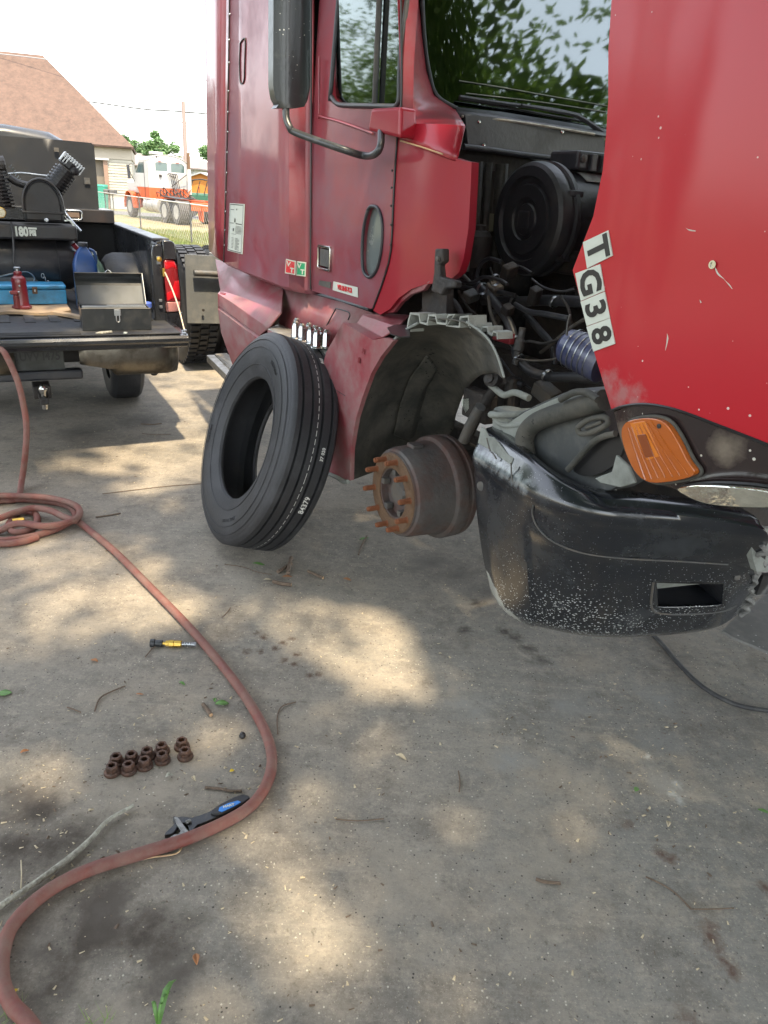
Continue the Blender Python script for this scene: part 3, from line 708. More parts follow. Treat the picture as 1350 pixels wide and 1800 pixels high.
mesh('firewall', fw_ + [(p[0] - .03, p[1], p[2]) for p in fw_], [(0, 1, 2, 3), (4, 5, 6, 7), (0, 1, 5, 4), (1, 2, 6, 5), (2, 3, 7, 6), (3, 0, 4, 7)], 'darkmetal', TR, bevel=.01)

# --- air cleaner: ribbed canister with a round cap facing outward
AC = Vector((-0.25,0.719,1.548)); ry = AC.y
prof = [(.0001, 0), (.055, 0), (.06, .008), (.072, .008), (.078, .0), (.125, .0), (.130, .012), (.148, .012), (.155, -.004), (.190, .0), (.203, .012), (.208, .03), (.208, .055), (.200, .06), (.200, .075), (.212, .08), (.212, .098), (.196, .105)]
ac = lathe('air_cleaner', [(r_ * 1.09, h) for r_, h in prof] + [(.20, .12), (.195, .30), (.18, .55), (.17, .60), (.0001, .60)], 'blackplastic', TR, loc=AC, axis=(0, 1, 0), seg=56)
box('cap_badge', (AC.x - .045, ry - .004, AC.z - .035), (AC.x + .03, ry + .01, AC.z + .035), 'blackplastic', ac, bevel=.01)
for a_ in (30, 100, 170, 250, 320):
    c_, s_ = math.cos(R(a_)), math.sin(R(a_))
    box('cap_clip', (AC.x + .218 * c_ - .016, ry + .045, AC.z + .218 * s_ - .012), (AC.x + .218 * c_ + .016, ry + .12, AC.z + .218 * s_ + .012), 'blackplastic', ac, bevel=.004)
V = []; F = []
for a0, y0, y1, r1 in ((-80, .10, .13, .205),):
    tubegeo([AC + Vector((r1 * math.cos(R(a)), .115, r1 * math.sin(R(a)))) for a in range(0, 361, 12)], .010, 8, V=V, F=F)
mesh('canister_band', V, F, 'blackplastic', ac, smooth=True)
# bracket with two bolts on top, label, air inlet elbow
bk = box('bracket', (AC.x - .08, ry + .16, AC.z + .20), (AC.x + .10, ry + .52, AC.z + .275), 'blackplastic', ac, bevel=.012)
for k in range(5): box('bracket_rib', (AC.x + .095, ry + .22 + k * .06, AC.z + .20), (AC.x + .118, ry + .25 + k * .06, AC.z + .265), 'blackplastic', bk, bevel=.004)
for yy in (.165, .475): lathe('bracket_bolt', [(.016, 0), (.016, .01), (.009, .012), (.0001, .014)], 'greymetal', bk, loc=(AC.x + .10, ry + yy + .02, AC.z + .245), axis=(1, 0, 0), seg=10)
V = []; F = []
for k in range(7):
    a = R(52 + k * 4)
    for yy in (.20, .42): V.append((AC.x + .2045 * math.cos(a), ry + yy, AC.z + .2045 * math.sin(a)))
F = [(2 * k, 2 * k + 1, 2 * k + 3, 2 * k + 2) for k in range(6)]
mesh('canister_label', V, F, mat('silver_label', (.32, .34, .34), .35, dirt=(.12, .12, .12), dirtamt=.3, dirtscale=30), ac, solid=.001, smooth=True)
tube('inlet_elbow', [AC + Vector((.12, .33, -.02)), AC + Vector((.24, .34, -.03)), AC + Vector((.31, .40, -.08)), AC + Vector((.33, .48, -.2))], .085, 'blackplastic', ac, n=6, sides=20)
V, F = tubegeo([AC + Vector((.23 + .0 * math.cos(R(a)), .345 + .095 * math.cos(R(a)), -.03 + .10 * math.sin(R(a)))) for a in range(0, 361, 15)], .014, 8)
mesh('inlet_ring', V, F, 'rubber', ac, smooth=True)
# things on the firewall beside the air cleaner
q0 = (-0.6,0.69,1.495); q1 = (-0.6,0.777,1.739)
box('fuse_box', (-.59, q0[1], q0[2]), (-.52, q1[1], q1[2]), 'darkmetal', TR, bevel=.01)
q0 = (-0.55,0.719,1.486); q1 = (-0.55,0.758,1.561)
box('faded_label', (-.51, q0[1], q0[2]), (-.505, q1[1], q1[2]), mat('aged_label', (.13, .12, .085), .7), TR)
q0 = (-0.191,0.35,1.347); q1 = (-0.128,0.35,1.434)
box('grey_connector_box', (q0[0], .33, q0[2]), (q1[0], .37, q1[2]), mat('grey_green_plastic', (.07, .085, .085), .6), TR, bevel=.004)
V = []; F = []
for k, (xx, r_) in enumerate(((.0, .03), (.08, .018), (.15, .028), (.21, .014))):
    p0 = Vector((-0.56,0.668,1.766)) + Vector((.05, -xx * .9 + .1, 0)); tubegeo([p0, p0 + Vector((.0, .02, -.35)), p0 + Vector((.03, .03, -.75))], r_, 8, V=V, F=F)
mesh('firewall_pipes', V, F, 'darkmetal', TR, smooth=True)
# engine block, heads and far inner side
eb = box('engine_block', (-.45, .95, .80), (.95, 1.55, 1.55), 'darkmetal', TR, bevel=.03)
box('valve_cover', (-.40, 1.0, 1.56), (.90, 1.45, 1.72), 'darkmetal', eb, bevel=.04, bseg=3)
for k in range(6): lathe('injector_port', [(.045, 0), (.045, .06), (.03, .07), (.0001, .07)], 'darkmetal', eb, loc=(-.3 + k * .22, .95, 1.25), axis=(0, -1, 0), seg=14)
box('exhaust_manifold', (-.35, .84, 1.34), (.85, .93, 1.44), 'darkmetal', eb, bevel=.03, bseg=3)
box('oil_pan', (-.3, 1.0, .45), (.8, 1.5, .79), 'darkmetal', eb, bevel=.05, bseg=3)
box('radiator', (.98, .55, .60), (1.06, 1.95, 1.62), 'darkmetal', TR, bevel=.01)
box('far_inner_fender', (-.6, 2.0, .5), (1.0, 2.1, 1.5), 'darkmetal', TR)
box('frame_rail', (-5.9, .72, .72), (1.05, .80, .98), 'darkmetal', TR, bevel=.008)
box('frame_rail', (-5.9, 1.55, .72), (1.05, 1.63, .98), 'darkmetal', TR, bevel=.008)
def T2(name, pts, r_, m_='blackplastic', par=None, **k): return tube(name, pts, r_, m_, par or TR, **k)
T2('coolant_hose', [(-0.344,0.62,1.205),(-0.129,0.62,1.229),(0.062,0.62,1.26),(0.22,0.62,1.277),(0.366,0.62,1.289)], .022)
T2('coolant_hose', [(-0.179,0.45,1.293),(-0.054,0.45,1.242),(0.049,0.45,1.18),(0.105,0.45,1.112),(0.133,0.45,1.056),(0.216,0.45,1.02),(0.323,0.45,1.022),(0.454,0.45,1.049),(0.626,0.45,1.078)], .0185)
T2('air_line', [(0.153,0.42,1.057),(0.252,0.42,1.068),(0.357,0.42,1.094),(0.439,0.42,1.131)], .004, 'greymetal')
T2('coolant_hose', [(-0.024,0.6,1.194),(0.068,0.6,1.145),(0.153,0.6,1.1),(0.187,0.6,1.032)], .015)
T2('wiring_loom', [(-0.402,0.5,1.261),(-0.254,0.5,1.265),(-0.118,0.5,1.273),(0.011,0.5,1.272)], .010)
T2('wiring_loom', [(-0.285,0.4,1.303),(-0.151,0.4,1.303),(-0.072,0.4,1.334),(0.029,0.4,1.334),(0.08,0.4,1.324)], .007)
T2('wiring_loom', [(-0.188,0.45,1.28),(-0.175,0.45,1.36),(-0.121,0.45,1.398),(-0.039,0.45,1.395)], .008)
T2('wiring_loom', [(-0.182,0.55,1.269),(-0.141,0.55,1.353),(-0.054,0.55,1.377),(0.037,0.55,1.361)], .006)
T2('air_line', [(-0.374,0.3,1.148),(-0.291,0.3,1.197),(-0.208,0.3,1.214),(-0.141,0.3,1.183),(-0.124,0.3,1.133)], .006)
T2('coolant_hose', [(-0.357,0.7,1.159),(-0.361,0.7,1.07),(-0.372,0.7,0.963),(-0.341,0.7,0.89)], .020)
q = (0.024,0.42,1.112); q1 = (0.133,0.42,1.14)
box('shutoff_lever', (q[0], .40, q[2] - .006), (q1[0], .425, q1[2] + .007), 'jackred', TR, bevel=.004)
lathe('shutoff_valve', [(.014, 0), (.014, .05), (.020, .055), (.020, .09), (.013, .1), (.013, .14), (.0001, .14)], 'greymetal', TR, loc=(0.148,0.43,1.033), axis=(0, .1, 1), seg=12)
random.seed(9)
loom = [[(-0.256,0.35,1.238),(-0.179,0.35,1.221),(-0.11,0.35,1.168),(-0.079,0.35,1.106),(-0.085,0.35,1.024)], [(-0.204,0.38,1.263),(-0.131,0.38,1.21),(-0.047,0.38,1.177),(-0.006,0.38,1.117)], [(-0.056,0.42,1.264),(-0.031,0.42,1.206),(0.016,0.42,1.153),(0.009,0.42,1.114)], [(0.099,0.5,1.346),(0.17,0.5,1.324),(0.264,0.5,1.321),(0.335,0.5,1.338)], [(0.017,0.5,1.24),(0.108,0.5,1.225),(0.199,0.5,1.23),(0.329,0.5,1.233)],
        [(0.131,0.45,1.104),(0.187,0.45,1.127),(0.268,0.45,1.134),(0.354,0.45,1.166)], [(0.148,0.55,1.072),(0.219,0.55,1.129),(0.298,0.55,1.196),(0.364,0.55,1.237)], [(-0.031,0.5,1.016),(0.072,0.5,0.963),(0.219,0.5,0.933),(0.362,0.5,0.946)], [(-0.115,0.45,0.977),(-0.023,0.45,0.949),(0.083,0.45,0.945),(0.187,0.45,0.962)], [(0.214,0.55,1.298),(0.27,0.55,1.254),(0.301,0.55,1.186)], [(-0.293,0.4,1.348),(-0.219,0.4,1.329),(-0.159,0.4,1.304)], [(-0.165,0.5,1.362),(-0.142,0.5,1.319),(-0.165,0.5,1.276)]]
for i, P_ in enumerate(loom):
    T2('engine_hose' if i % 3 == 0 else 'engine_wire', P_, (.011, .0055, .0075, .004)[i % 4], ('blackplastic', 'darkmetal', 'greymetal', 'blackplastic')[i % 4], sides=8)
for P_ in ((0.116,0.44,1.115), (0.153,0.44,1.052), (0.324,0.44,1.027), (-0.117,0.61,1.233), (0.123,0.61,1.262), (-0.088,0.47,1.321), (-0.072,0.4,1.29)):
    lathe('hose_clamp', [(.0235, -.007), (.0245, -.005), (.0245, .005), (.0235, .007)], 'steel', TR, loc=P_, axis=(1, 0, -.3), seg=18, closed=True)
for P_, sz_ in (((-0.127,0.5,1.281), (.03, .03, .02)), ((-0.041,0.5,1.357), (.02, .03, .03)), ((-0.21,0.45,1.243), (.025, .03, .018)), ((0.037,0.45,1.222), (.02, .02, .02)), ((-0.061,0.5,1.172), (.015, .02, .025)), ((0.071,0.55,1.279), (.02, .02, .035)), ((-0.231,0.45,1.051), (.02, .03, .04)), ((0.266,0.5,0.944), (.05, .03, .03))):
    box('pipe_bracket', tuple(P_[i] - sz_[i] for i in range(3)), tuple(P_[i] + sz_[i] for i in range(3)), 'greymetal' if sz_[0] > .02 else 'darkmetal', TR, bevel=.006, rot=(.3, .4, .2))
lathe('steering_reservoir', [(.0001, 0), (.05, .0), (.055, .01), (.055, .13), (.04, .15), (.025, .155), (.025, .175), (.0001, .18)], 'darkmetal', TR, loc=(-0.419,0.62,1.337), seg=24)
box('brake_chamber_bracket', (.0, .30, .80), (.16, .36, .92), 'darkmetal', TR, bevel=.012)
# blue and silver spring brake can
c0 = Vector((0.523,0.3,1.189)); c1 = Vector((0.684,0.34,1.15)); ax = (c1 - c0); Ln = ax.length
M['bluecan'] = mat('blue_grey_enamel', (.05, .06, .13), .35, coat=.3, dirt=(.16, .16, .17), dirtamt=.3, dirtscale=12)
can = lathe('air_spring', [(.0001, -.005), (.03, 0), (.055, .02), (.062, .05), (.064, .12), (.064, Ln), (.0001, Ln)], 'bluecan', TR, loc=c0, axis=ax, seg=28)
for k in range(5):
    cc = c0 + ax.normalized() * (.045 + k * .022); lathe('can_ring', [(.0655, 0), (.0662, .002), (.0655, .004)], 'steel', can, loc=cc, axis=ax, seg=28, closed=True)
T2('strap_wire', [(0.582,0.26,1.291),(0.578,0.26,1.26),(0.581,0.26,1.225)], .004, 'greymetal')
# steering box, drag link and the dusty ring by the bumper end
T2('drag_link', [(0.076,0.3,0.749),(0.144,0.3,0.88),(0.196,0.3,0.953),(0.236,0.3,0.999)], .020, 'darkmetal')
T2('torque_arm', [(0.106,0.25,0.728),(0.143,0.25,0.808),(0.191,0.25,0.889)], .022, 'greymetal')
T2('steering_link', [(0.272,0.22,0.996),(0.352,0.22,0.977),(0.412,0.22,1),(0.488,0.22,0.999)], .012, 'palegrey')
lathe('pivot_boss', [(.028, 0), (.028, .05), (.016, .055), (.016, .07), (.0001, .07)], 'darkmetal', TR, loc=(0.276,0.24,1.012), axis=(.5, -1, .3), seg=14)
rc = Vector((0.512,0.14,0.96))
V, F = tubegeo([rc + Vector((.075 * math.cos(R(a)), .075 * math.sin(R(a)), .02 * math.cos(R(a)))) for a in range(0, 361, 12)], .011, 8)
mesh('filler_ring', V, F, 'palegrey', TR, smooth=True)
lathe('filler_neck', [(.068, 0), (.062, -.06), (.058, -.13)], 'palegrey', TR, loc=rc, axis=(.1, 0, 1), seg=22)
T2('filler_strap', [(0.481,0.08,0.965),(0.498,0.08,0.938),(0.554,0.08,0.934),(0.648,0.08,0.967)], .010, 'palegrey')
mesh('white_tag', [(0,0.3,0.866),(0.045,0.3,0.882),(0.052,0.3,0.842),(0.033,0.3,0.818),(0.004,0.3,0.844)], [(0, 1, 2, 3, 4)], 'white', TR, solid=.002)
M['bottlegrey'] = mat('dark_grey_moulding', (.055, .060, .062), .6, dirt=(.14, .14, .13), dirtamt=.3, dirtscale=7, bump=.2, bscale=30)
# --- washer bottle / lamp bucket: pale plastic moulding behind the bumper corner
wb = sm([(0.507,0.09,0.92),(0.616,0.09,1),(0.724,0.09,1.064),(0.827,0.09,1.121),(0.881,0.09,1.13),(0.937,0.09,1.118),(0.994,0.09,1.022),(1.056,0.09,0.909),(0.954,0.09,0.852),(0.761,0.09,0.826),(0.63,0.09,0.855),(0.535,0.09,0.885)], 2)
bk = panel('washer_bottle', 'y', wb, 'bottlegrey', TR, f=lambda a, b: .09 + .012 * math.sin(a * 9) * math.sin(b * 11), th=.10, g=.05, bevel=.015)
panel('pale_edge', 'y', [(0.533,0.07,0.922),(0.639,0.07,1.004),(0.746,0.07,1.068),(0.848,0.07,1.125),(0.9,0.07,1.134),(0.937,0.07,1.127),(0.85,0.07,1.092),(0.745,0.07,1.036),(0.684,0.07,0.983),(0.647,0.07,0.924),(0.65,0.07,0.864),(0.588,0.07,0.868)], 'palegrey', bk, f=lambda a, b: .075, th=.02, g=.05, bevel=.004)
T2('bottle_pipe', [(0.69,0.06,0.878),(0.672,0.06,0.929),(0.698,0.06,0.977),(0.755,0.06,1.017),(0.865,0.06,1.075),(0.969,0.06,1.126)], .030, 'greyplastic', bk, sides=14)
T2('bottle_rib', [(0.834,0.03,1.096),(0.885,0.03,1.129),(0.932,0.03,1.14),(0.973,0.03,1.131)], .010, 'greyplastic', bk)
T2('bottle_rib', [(0.903,0.045,1.03),(0.94,0.045,1.064),(0.994,0.045,1.086),(1.01,0.045,1.072),(0.959,0.045,1.033),(0.917,0.045,1.017),(0.903,0.045,1.03)], .008, 'greyplastic', bk)
T2('bottle_rib', [(0.935,0.045,1.039),(0.989,0.045,1.071)], .005, 'greyplastic', bk)
hb = sm([(0.89,0.05,0.905),(0.961,0.05,1),(1.019,0.05,1.05),(1.059,0.05,1.038),(1.052,0.05,0.979),(1.001,0.05,0.926),(0.94,0.05,0.894)], 3)
panel('bucket_opening', 'y', hb, 'black', bk, f=lambda a, b: .065, th=.01, bevel=0, g=.1)
T2('bucket_edge', [(0.892,0.045,0.899),(0.962,0.045,0.998),(1.002,0.045,1.033),(1.043,0.045,1.054)], .009, 'greyplastic', bk)
lb2 = [(1.062,0.03,1.001),(1.111,0.03,0.985),(1.143,0.03,0.949),(1.096,0.03,0.919),(1.025,0.03,0.907),(1.002,0.03,0.912),(1.058,0.03,0.951)]
panel('lamp_bracket', 'y', lb2, 'palegrey', bk, f=lambda a, b: .04, th=.01, bevel=.003)

# --- wheel arch liner: curved grey splash sheet, its moulded box and the wavy top trim
rim = [(-0.337,-0.03,0.437),(-0.333,-0.03,0.586),(-0.288,-0.03,0.739),(-0.241,-0.03,0.836),(-0.179,-0.03,0.949),(-0.109,-0.03,1.031),(-0.022,-0.03,1.108),(0.061,-0.03,1.162),(0.145,-0.03,1.202),(0.232,-0.03,1.231),(0.333,-0.03,1.248),(0.429,-0.03,1.251),(0.507,-0.03,1.234),(0.561,-0.03,1.211),(0.608,-0.03,1.171),(0.646,-0.03,1.121)]
rimc = catmull(rim, 3)
nR = len(rimc)
inn = catmull([(-0.559,0.6,0.345),(-0.483,0.6,0.419),(-0.438,0.59,0.482),(-0.402,0.57,0.559),(-0.362,0.54,0.639),(-0.295,0.5,0.723),(-0.189,0.44,0.813),(-0.062,0.37,0.893),(0.083,0.29,0.965),(0.257,0.19,1.032),(0.402,0.11,1.074),(0.518,0.05,1.1),(0.634,-0.02,1.117)], 4)
def SH(s_, t, d=0.0):            # the arch shell: s along the rim, t from rim to the inner cut-out
    i = min(s_, .99999) * (nR - 1); a_ = int(i); p = rimc[a_].lerp(rimc[a_ + 1], i - a_)
    j = min(s_, .99999) * (len(inn) - 1); b_ = int(j); q = inn[b_].lerp(inn[b_ + 1], j - b_)
    return p.lerp(q, t) + Vector((-.10, .02, .07)) * math.sin(PI * t) * (1 - s_) ** .5 * min(1, s_ * 4 + .3) + Vector((.5, -.8, -.2)) * d
rows = [[tuple(SH(i / 60, j / 16, .004 * math.sin(i * .5 + j))) for i in range(61)] for j in range(17)]
al = grid('wheel_arch_liner', rows, 'greyplastic', TR, th=.004)
tube('liner_lip', rim[:9], .005, 'palegrey', al, n=4, sides=6); tube('liner_lip', rim[11:], .004, 'palegrey', al, n=4, sides=6)
V = []
for s_ in (.10, .22, .34, .46):
    for t in (.48, .66):
        V += [tuple(SH(s_, t, -.01)), tuple(SH(s_, t, .055 if s_ < .45 else .02))]
F = []
for k in range(3):
    b = k * 4
    F += [(b, b + 4, b + 5, b + 1), (b + 2, b + 3, b + 7, b + 6), (b + 1, b + 5, b + 7, b + 3)]
F += [(0, 1, 3, 2), (12, 14, 15, 13)]
mesh('liner_box', V, F, 'greyplastic', al, bevel=.012, bseg=2, smooth=True, sharp=50)
# wavy trim along the crown
M['trimgrey'] = mat('ribbed_trim_plastic', (.30, .31, .28), .55, dirt=(.10, .10, .09), dirtamt=.3, dirtscale=14)
tr_px = [(0.07,-0.03,1.161),(0.076,-0.03,1.201),(0.088,-0.03,1.23),(0.148,-0.03,1.235),(0.159,-0.03,1.21),(0.199,-0.03,1.21),(0.206,-0.03,1.242),(0.251,-0.03,1.247),(0.265,-0.03,1.225),(0.312,-0.03,1.229),(0.321,-0.03,1.258),(0.363,-0.03,1.266),(0.373,-0.03,1.258),(0.314,-0.03,1.24),(0.323,-0.03,1.223),(0.388,-0.03,1.232),(0.389,-0.03,1.263),(0.437,-0.03,1.273),(0.446,-0.03,1.241),(0.484,-0.03,1.246),(0.494,-0.03,1.261),(0.528,-0.03,1.265),(0.537,-0.03,1.248),(0.554,-0.03,1.247),(0.558,-0.03,1.26),(0.578,-0.03,1.255),(0.584,-0.03,1.239),(0.606,-0.03,1.239)]
wv = []
for i, p in enumerate([tr_px[j] for j in (0, 1, 2, 3, 4, 5, 6, 7, 8, 9, 10, 11, 14, 15, 16, 17, 18)]): wv.append(p)
rows = [[(p[0], p[1] + dy_, p[2]) for p in wv] for dy_ in (0, .03, .07)]
grid('ribbed_arch_trim', rows, 'trimgrey', TR, th=.008, smooth=False)
wv2 = [(0.406,0,1.23),(0.416,0,1.245),(0.443,0,1.249),(0.451,-0,1.236),(0.47,0,1.232),(0.474,0,1.245),(0.5,0,1.248),(0.506,0,1.231),(0.524,0,1.227),(0.528,0,1.24),(0.551,0,1.239),(0.558,0,1.219)]
rows = [[(p[0], p[1] + dy_, p[2]) for p in wv2] for dy_ in (0, .03, .06)]
grid('ribbed_arch_trim', rows, 'trimgrey', TR, th=.006, smooth=False)

# --- lower side fairings
r0 = [(-2.6,0.12,1.169),(-2.21,0.12,1.164),(-1.803,0.12,1.145),(-1.441,0.12,1.132)]
r1 = [(-2.173,0.01,1.021),(-1.786,0.01,1.035),(-1.458,0.01,1.037),(-1.205,0.01,1.039)]
r2 = [(-2.032,-0.05,1.023),(-1.76,-0.05,1.005),(-1.487,-0.05,0.978),(-1.232,-0.05,0.957)]
r3 = [(-2.032,-0.052,0.954),(-1.779,-0.052,0.933),(-1.555,-0.052,0.913),(-1.349,-0.052,0.897)]
r4 = [(p[0], p[1] + .012, p[2] - .008) for p in r3]
r5 = [(p[0], p[1] - .002, p[2] - .018) for p in r3]
r6 = [(p[0] + .02, -.045, .80) for p in r3]
r7 = [(p[0] + .12, -.01, .62) for p in r3]
r8 = [(p[0] + .17, .05, .52) for p in r3]
grid('side_fairing', [r0, r1, r2, r3, r4, r5, r6, r7, r8], 'red_low', TR, th=.01, bevel=.006)
# fairing end cap towards the rear
ec = [r1[0], r2[0], r3[0], r6[0], r7[0], r8[0]]
mesh('fairing_end', ec + [(p[0] - .0, .3, p[2]) for p in ec], [(i, i + 1, i + 7, i + 6) for i in range(5)], 'red_low', TR, smooth=False)
f0 = [(-1.441,0.12,1.132),(-1.098,0.12,1.141),(-0.752,0.12,1.148),(-0.453,0.12,1.144)]
f1 = [(-1.365,0.06,0.941),(-1.168,0.06,0.956),(-0.958,0.06,0.959),(-0.675,0.06,0.955)]
grid('recess_wall', [f0, f1], 'red_low', TR, th=.01)
tube('fairing_seam', [(-1.424,0.113,1.129),(-1.431,0.09,1.081),(-1.354,0.03,1.043)], .004, 'black', TR, n=2, sides=6)
s1 = [(-1.232,-0.05,0.955),(-1.015,-0.05,0.95),(-0.81,-0.05,0.944),(-0.534,-0.05,0.932)]
zsh = sum(p[2] for p in f1) / 4
shelf_z = zsh
bkf = [(p[0], p[1] + .01, shelf_z) for p in f1]
ft = [(bkf[i][0] + (.0, .0, .0, .0)[i], -.05, shelf_z) for i in range(4)]
ft[0] = (s1[0][0], -.05, shelf_z)
sh = mesh('step_shelf', bkf + ft + [(p[0], p[1], p[2] - .03) for p in bkf + ft], [(0, 1, 2, 3, 7, 6, 5, 4), (8, 9, 10, 11, 15, 14, 13, 12), (4, 5, 6, 7, 15, 14, 13, 12)], 'alu', TR, bevel=.004)
w0 = [(p[0], -.052, shelf_z - .005) for p in ft]; w1_ = [(p[0], -.052, .80) for p in ft]; w2_ = [(p[0] + .05, -.01, .62) for p in ft]
grid('fairing_lower_panel', [w0, w1_, w2_], 'red_low', TR, th=.01)
rc = [(-0.758,0.095,1.114),(-0.637,0.095,1.12),(-0.608,0.095,1.107),(-0.695,0.095,1.053),(-0.838,0.095,0.949)]
tube('access_door_seam', [(-0.888,0.085,0.973),(-0.805,0.085,1.053),(-0.743,0.085,1.114),(-0.72,0.085,1.123),(-0.618,0.085,1.125),(-0.595,0.085,1.114),(-0.61,0.085,1.092)], .003, 'black', TR, n=3, sides=6)
# front box of the fairing, stepped, ending at the wheel arch
L0 = [(-0.389,-0.05,1.118),(-0.134,-0.05,1.093)]
side = [(-0.394,-0.05,1.118),(-0.139,-0.05,1.092),(-0.048,-0.05,1.117),(0.019,-0.05,1.12),(-0.07,-0.05,1.042),(-0.139,-0.05,0.961),(-0.2,-0.05,0.85),(-0.246,-0.05,0.754),(-0.29,-0.05,0.604),(-0.294,-0.05,0.457),(-0.376,-0.05,0.436),(-0.564,-0.05,0.409),(-0.627,-0.05,0.524),(-0.638,-0.05,0.765),(-0.548,-0.05,0.964)]
fb = panel('fairing_front_box', 'y', side, 'red_low', TR, f=lambda a, b: -.05 + .03 * max(0, .75 - b), th=.02, g=.07, bevel=.012)
q = [(-0.394,-0.05,1.118),(-0.139,-0.05,1.092),(-0.152,0,1.099),(-0.369,0,1.118)]; q2 = [(-0.378,0.03,1.15),(-0.087,0.03,1.148)]; q3 = [(-0.367,0.25,1.147),(-0.74,0.25,1.104)]
mesh('fairing_step_top', [q[0], q[1], q[2], q[3], q2[1], q2[0], q3[0], q3[1]], [(0, 1, 2, 3), (3, 2, 4, 5), (5, 4, 6, 7)], 'red_low', TR, bevel=.008, solid=.008)
e = sm([(-0.295,0.1,1.139),(-0.251,0.1,1.157),(-0.186,0.1,1.171),(-0.113,0.1,1.18),(-0.108,0.1,1.142),(-0.202,0.1,1.127),(-0.256,0.1,1.124)], 3)
panel('step_opening', 'z', [(p[0], p[1], p[2]) for p in [(0.026,-0.084,1.2),(-0.018,-0.027,1.2),(-0.009,0.034,1.2),(0.206,-0.098,1.2),(0.199,-0.138,1.2),(0.141,-0.136,1.2)]], 'black', TR, f=lambda a, b: q2[0][2] + .015, th=.004, bevel=0, g=.2)
tube('fairing_groove', [(-0.488,-0.047,0.826),(-0.351,-0.047,0.82)], .004, 'black', fb, n=2, sides=6)
# lower corner lip, chalky with dust
tube('fairing_bottom_lip', [(-0.568,-0.045,0.405),(-0.425,-0.045,0.429),(-0.346,-0.045,0.435),(-0.303,-0.045,0.448)], [.010, .010, .012, .010], 'palegrey', fb, n=4, sides=8)
cdn = [(-0.187,-0.056,1.039),(-0.193,-0.056,1.047),(-0.208,-0.056,1.003),(-0.216,-0.056,0.993)]
M['darkred'] = mat('dark_red_ink', (.16, .01, .015), .6)
cc = Vector((-0.198,-0.055,1.037)); text('fairing_lettering', 'H', .03, 'darkred', fb, basis(cc, (1, 0, -.1), (0, 0, 1)))
cc = Vector((-0.233,-0.055,0.994)); text('fairing_lettering', '8', .03, 'darkred', fb, basis(cc, (1, 0, -.1), (0, 0, 1)), offset=.002)
# tread plate step
st = [(-2.805,0.101,0.5),(-2.809,0.257,0.5),(-2.519,0.224,0.5),(-2.13,0.032,0.5)]
sp = mesh('cab_step', st + [(p[0], p[1], p[2] - .05) for p in st], [(0, 1, 2, 3), (7, 6, 5, 4), (0, 1, 5, 4), (1, 2, 6, 5), (2, 3, 7, 6), (3, 0, 4, 7)], 'alu', TR, bevel=.006)
a0, a1, b0, b1 = Vector(st[0]), Vector(st[3]), Vector(st[1]), Vector(st[2])
for k in range(14):
    t = (k + .5) / 14; p = a0.lerp(a1, t); q = b0.lerp(b1, t)
    tube('tread_ridge', [p.lerp(q, .35) + Vector((0, 0, .003)), p.lerp(q, .95) + Vector((0, 0, .003))], .006, 'alu', sp, n=1, sides=6)

# --- hub and brake drum with ten rusty studs
hub = lathe('brake_drum', [(.100, .035), (.100, .006), (.108, .0), (.160, .0), (.168, .004), (.170, .012), (.180, .018), (.186, .04), (.188, .10), (.193, .15), (.198, .175), (.212, .182), (.216, .19), (.216, .225), (.210, .232), (.210, .245), (.215, .25), (.213, .27), (.10, .275)],
            'drum', TR, loc=(0, 0, .5), axis=(0, 1, 0), seg=64)
ring = lathe('hub_flange', [(.104, -.001), (.110, -.005), (.158, -.005), (.166, .0), (.166, .006), (.104, .01)], 'rustflange', hub, loc=(0, 0, .5), axis=(0, 1, 0), seg=64, closed=True)
hc = lathe('wheel_hub', [(.0001, .02), (.045, .02), (.058, .035), (.062, .05), (.066, .075), (.080, .085), (.098, .10), (.099, .12)], 'greymetal', hub, loc=(0, 0, .5), axis=(0, 1, 0), seg=40)
box('casting_block', (-.03, .07, .5 + .178), (.02, .12, .5 + .2), 'drum', hub, bevel=.004)
for k in range(5):
    a = R(72 * k + 20); box('hub_tab', (.088 * math.cos(a) - .012, .0, .5 + .088 * math.sin(a) - .012), (.088 * math.cos(a) + .012, .03, .5 + .088 * math.sin(a) + .012), 'greymetal', hub, bevel=.003)
stud0 = None
for k in range(10):
    a = R(36 * k + 9); x = .1425 * math.cos(a); z = .1425 * math.sin(a)
    if stud0 is None:
        prof = [(.014, 0), (.014, -.006), (.0115, -.008)]
        for j in range(9): prof += [(.0115, -.010 - j * .0048), (.0100, -.0124 - j * .0048)]
        prof += [(.0095, -.056), (.0001, -.058)]
        stud0 = lathe('wheel_stud', prof, 'rust', hub, loc=(0, 0, 0), axis=(0, 1, 0), seg=14); stud0.location = (x, 0, .5 + z)
    else:
        s_ = stud0.copy(); C.objects.link(s_); s_.location = (x, 0, .5 + z)
V = []; F = []
box('axle_beam', (-.09, .28, .40), (.09, 2.0, .50), 'darkmetal', TR, bevel=.015)
box('steering_knuckle', (-.07, .24, .38), (.07, .42, .66), 'darkmetal', TR, bevel=.03, bseg=3)
for yy in (.55, 1.75):
    sp = box('leaf_spring', (-.55, yy, .56), (.85, yy + .08, .62), 'darkmetal', TR, bevel=.01)
# jack stand under the axle keeps the hub off the ground
js = box('shock_absorber', (.10, .42, .55), (.16, .48, .98), 'darkmetal', TR, bevel=.02)

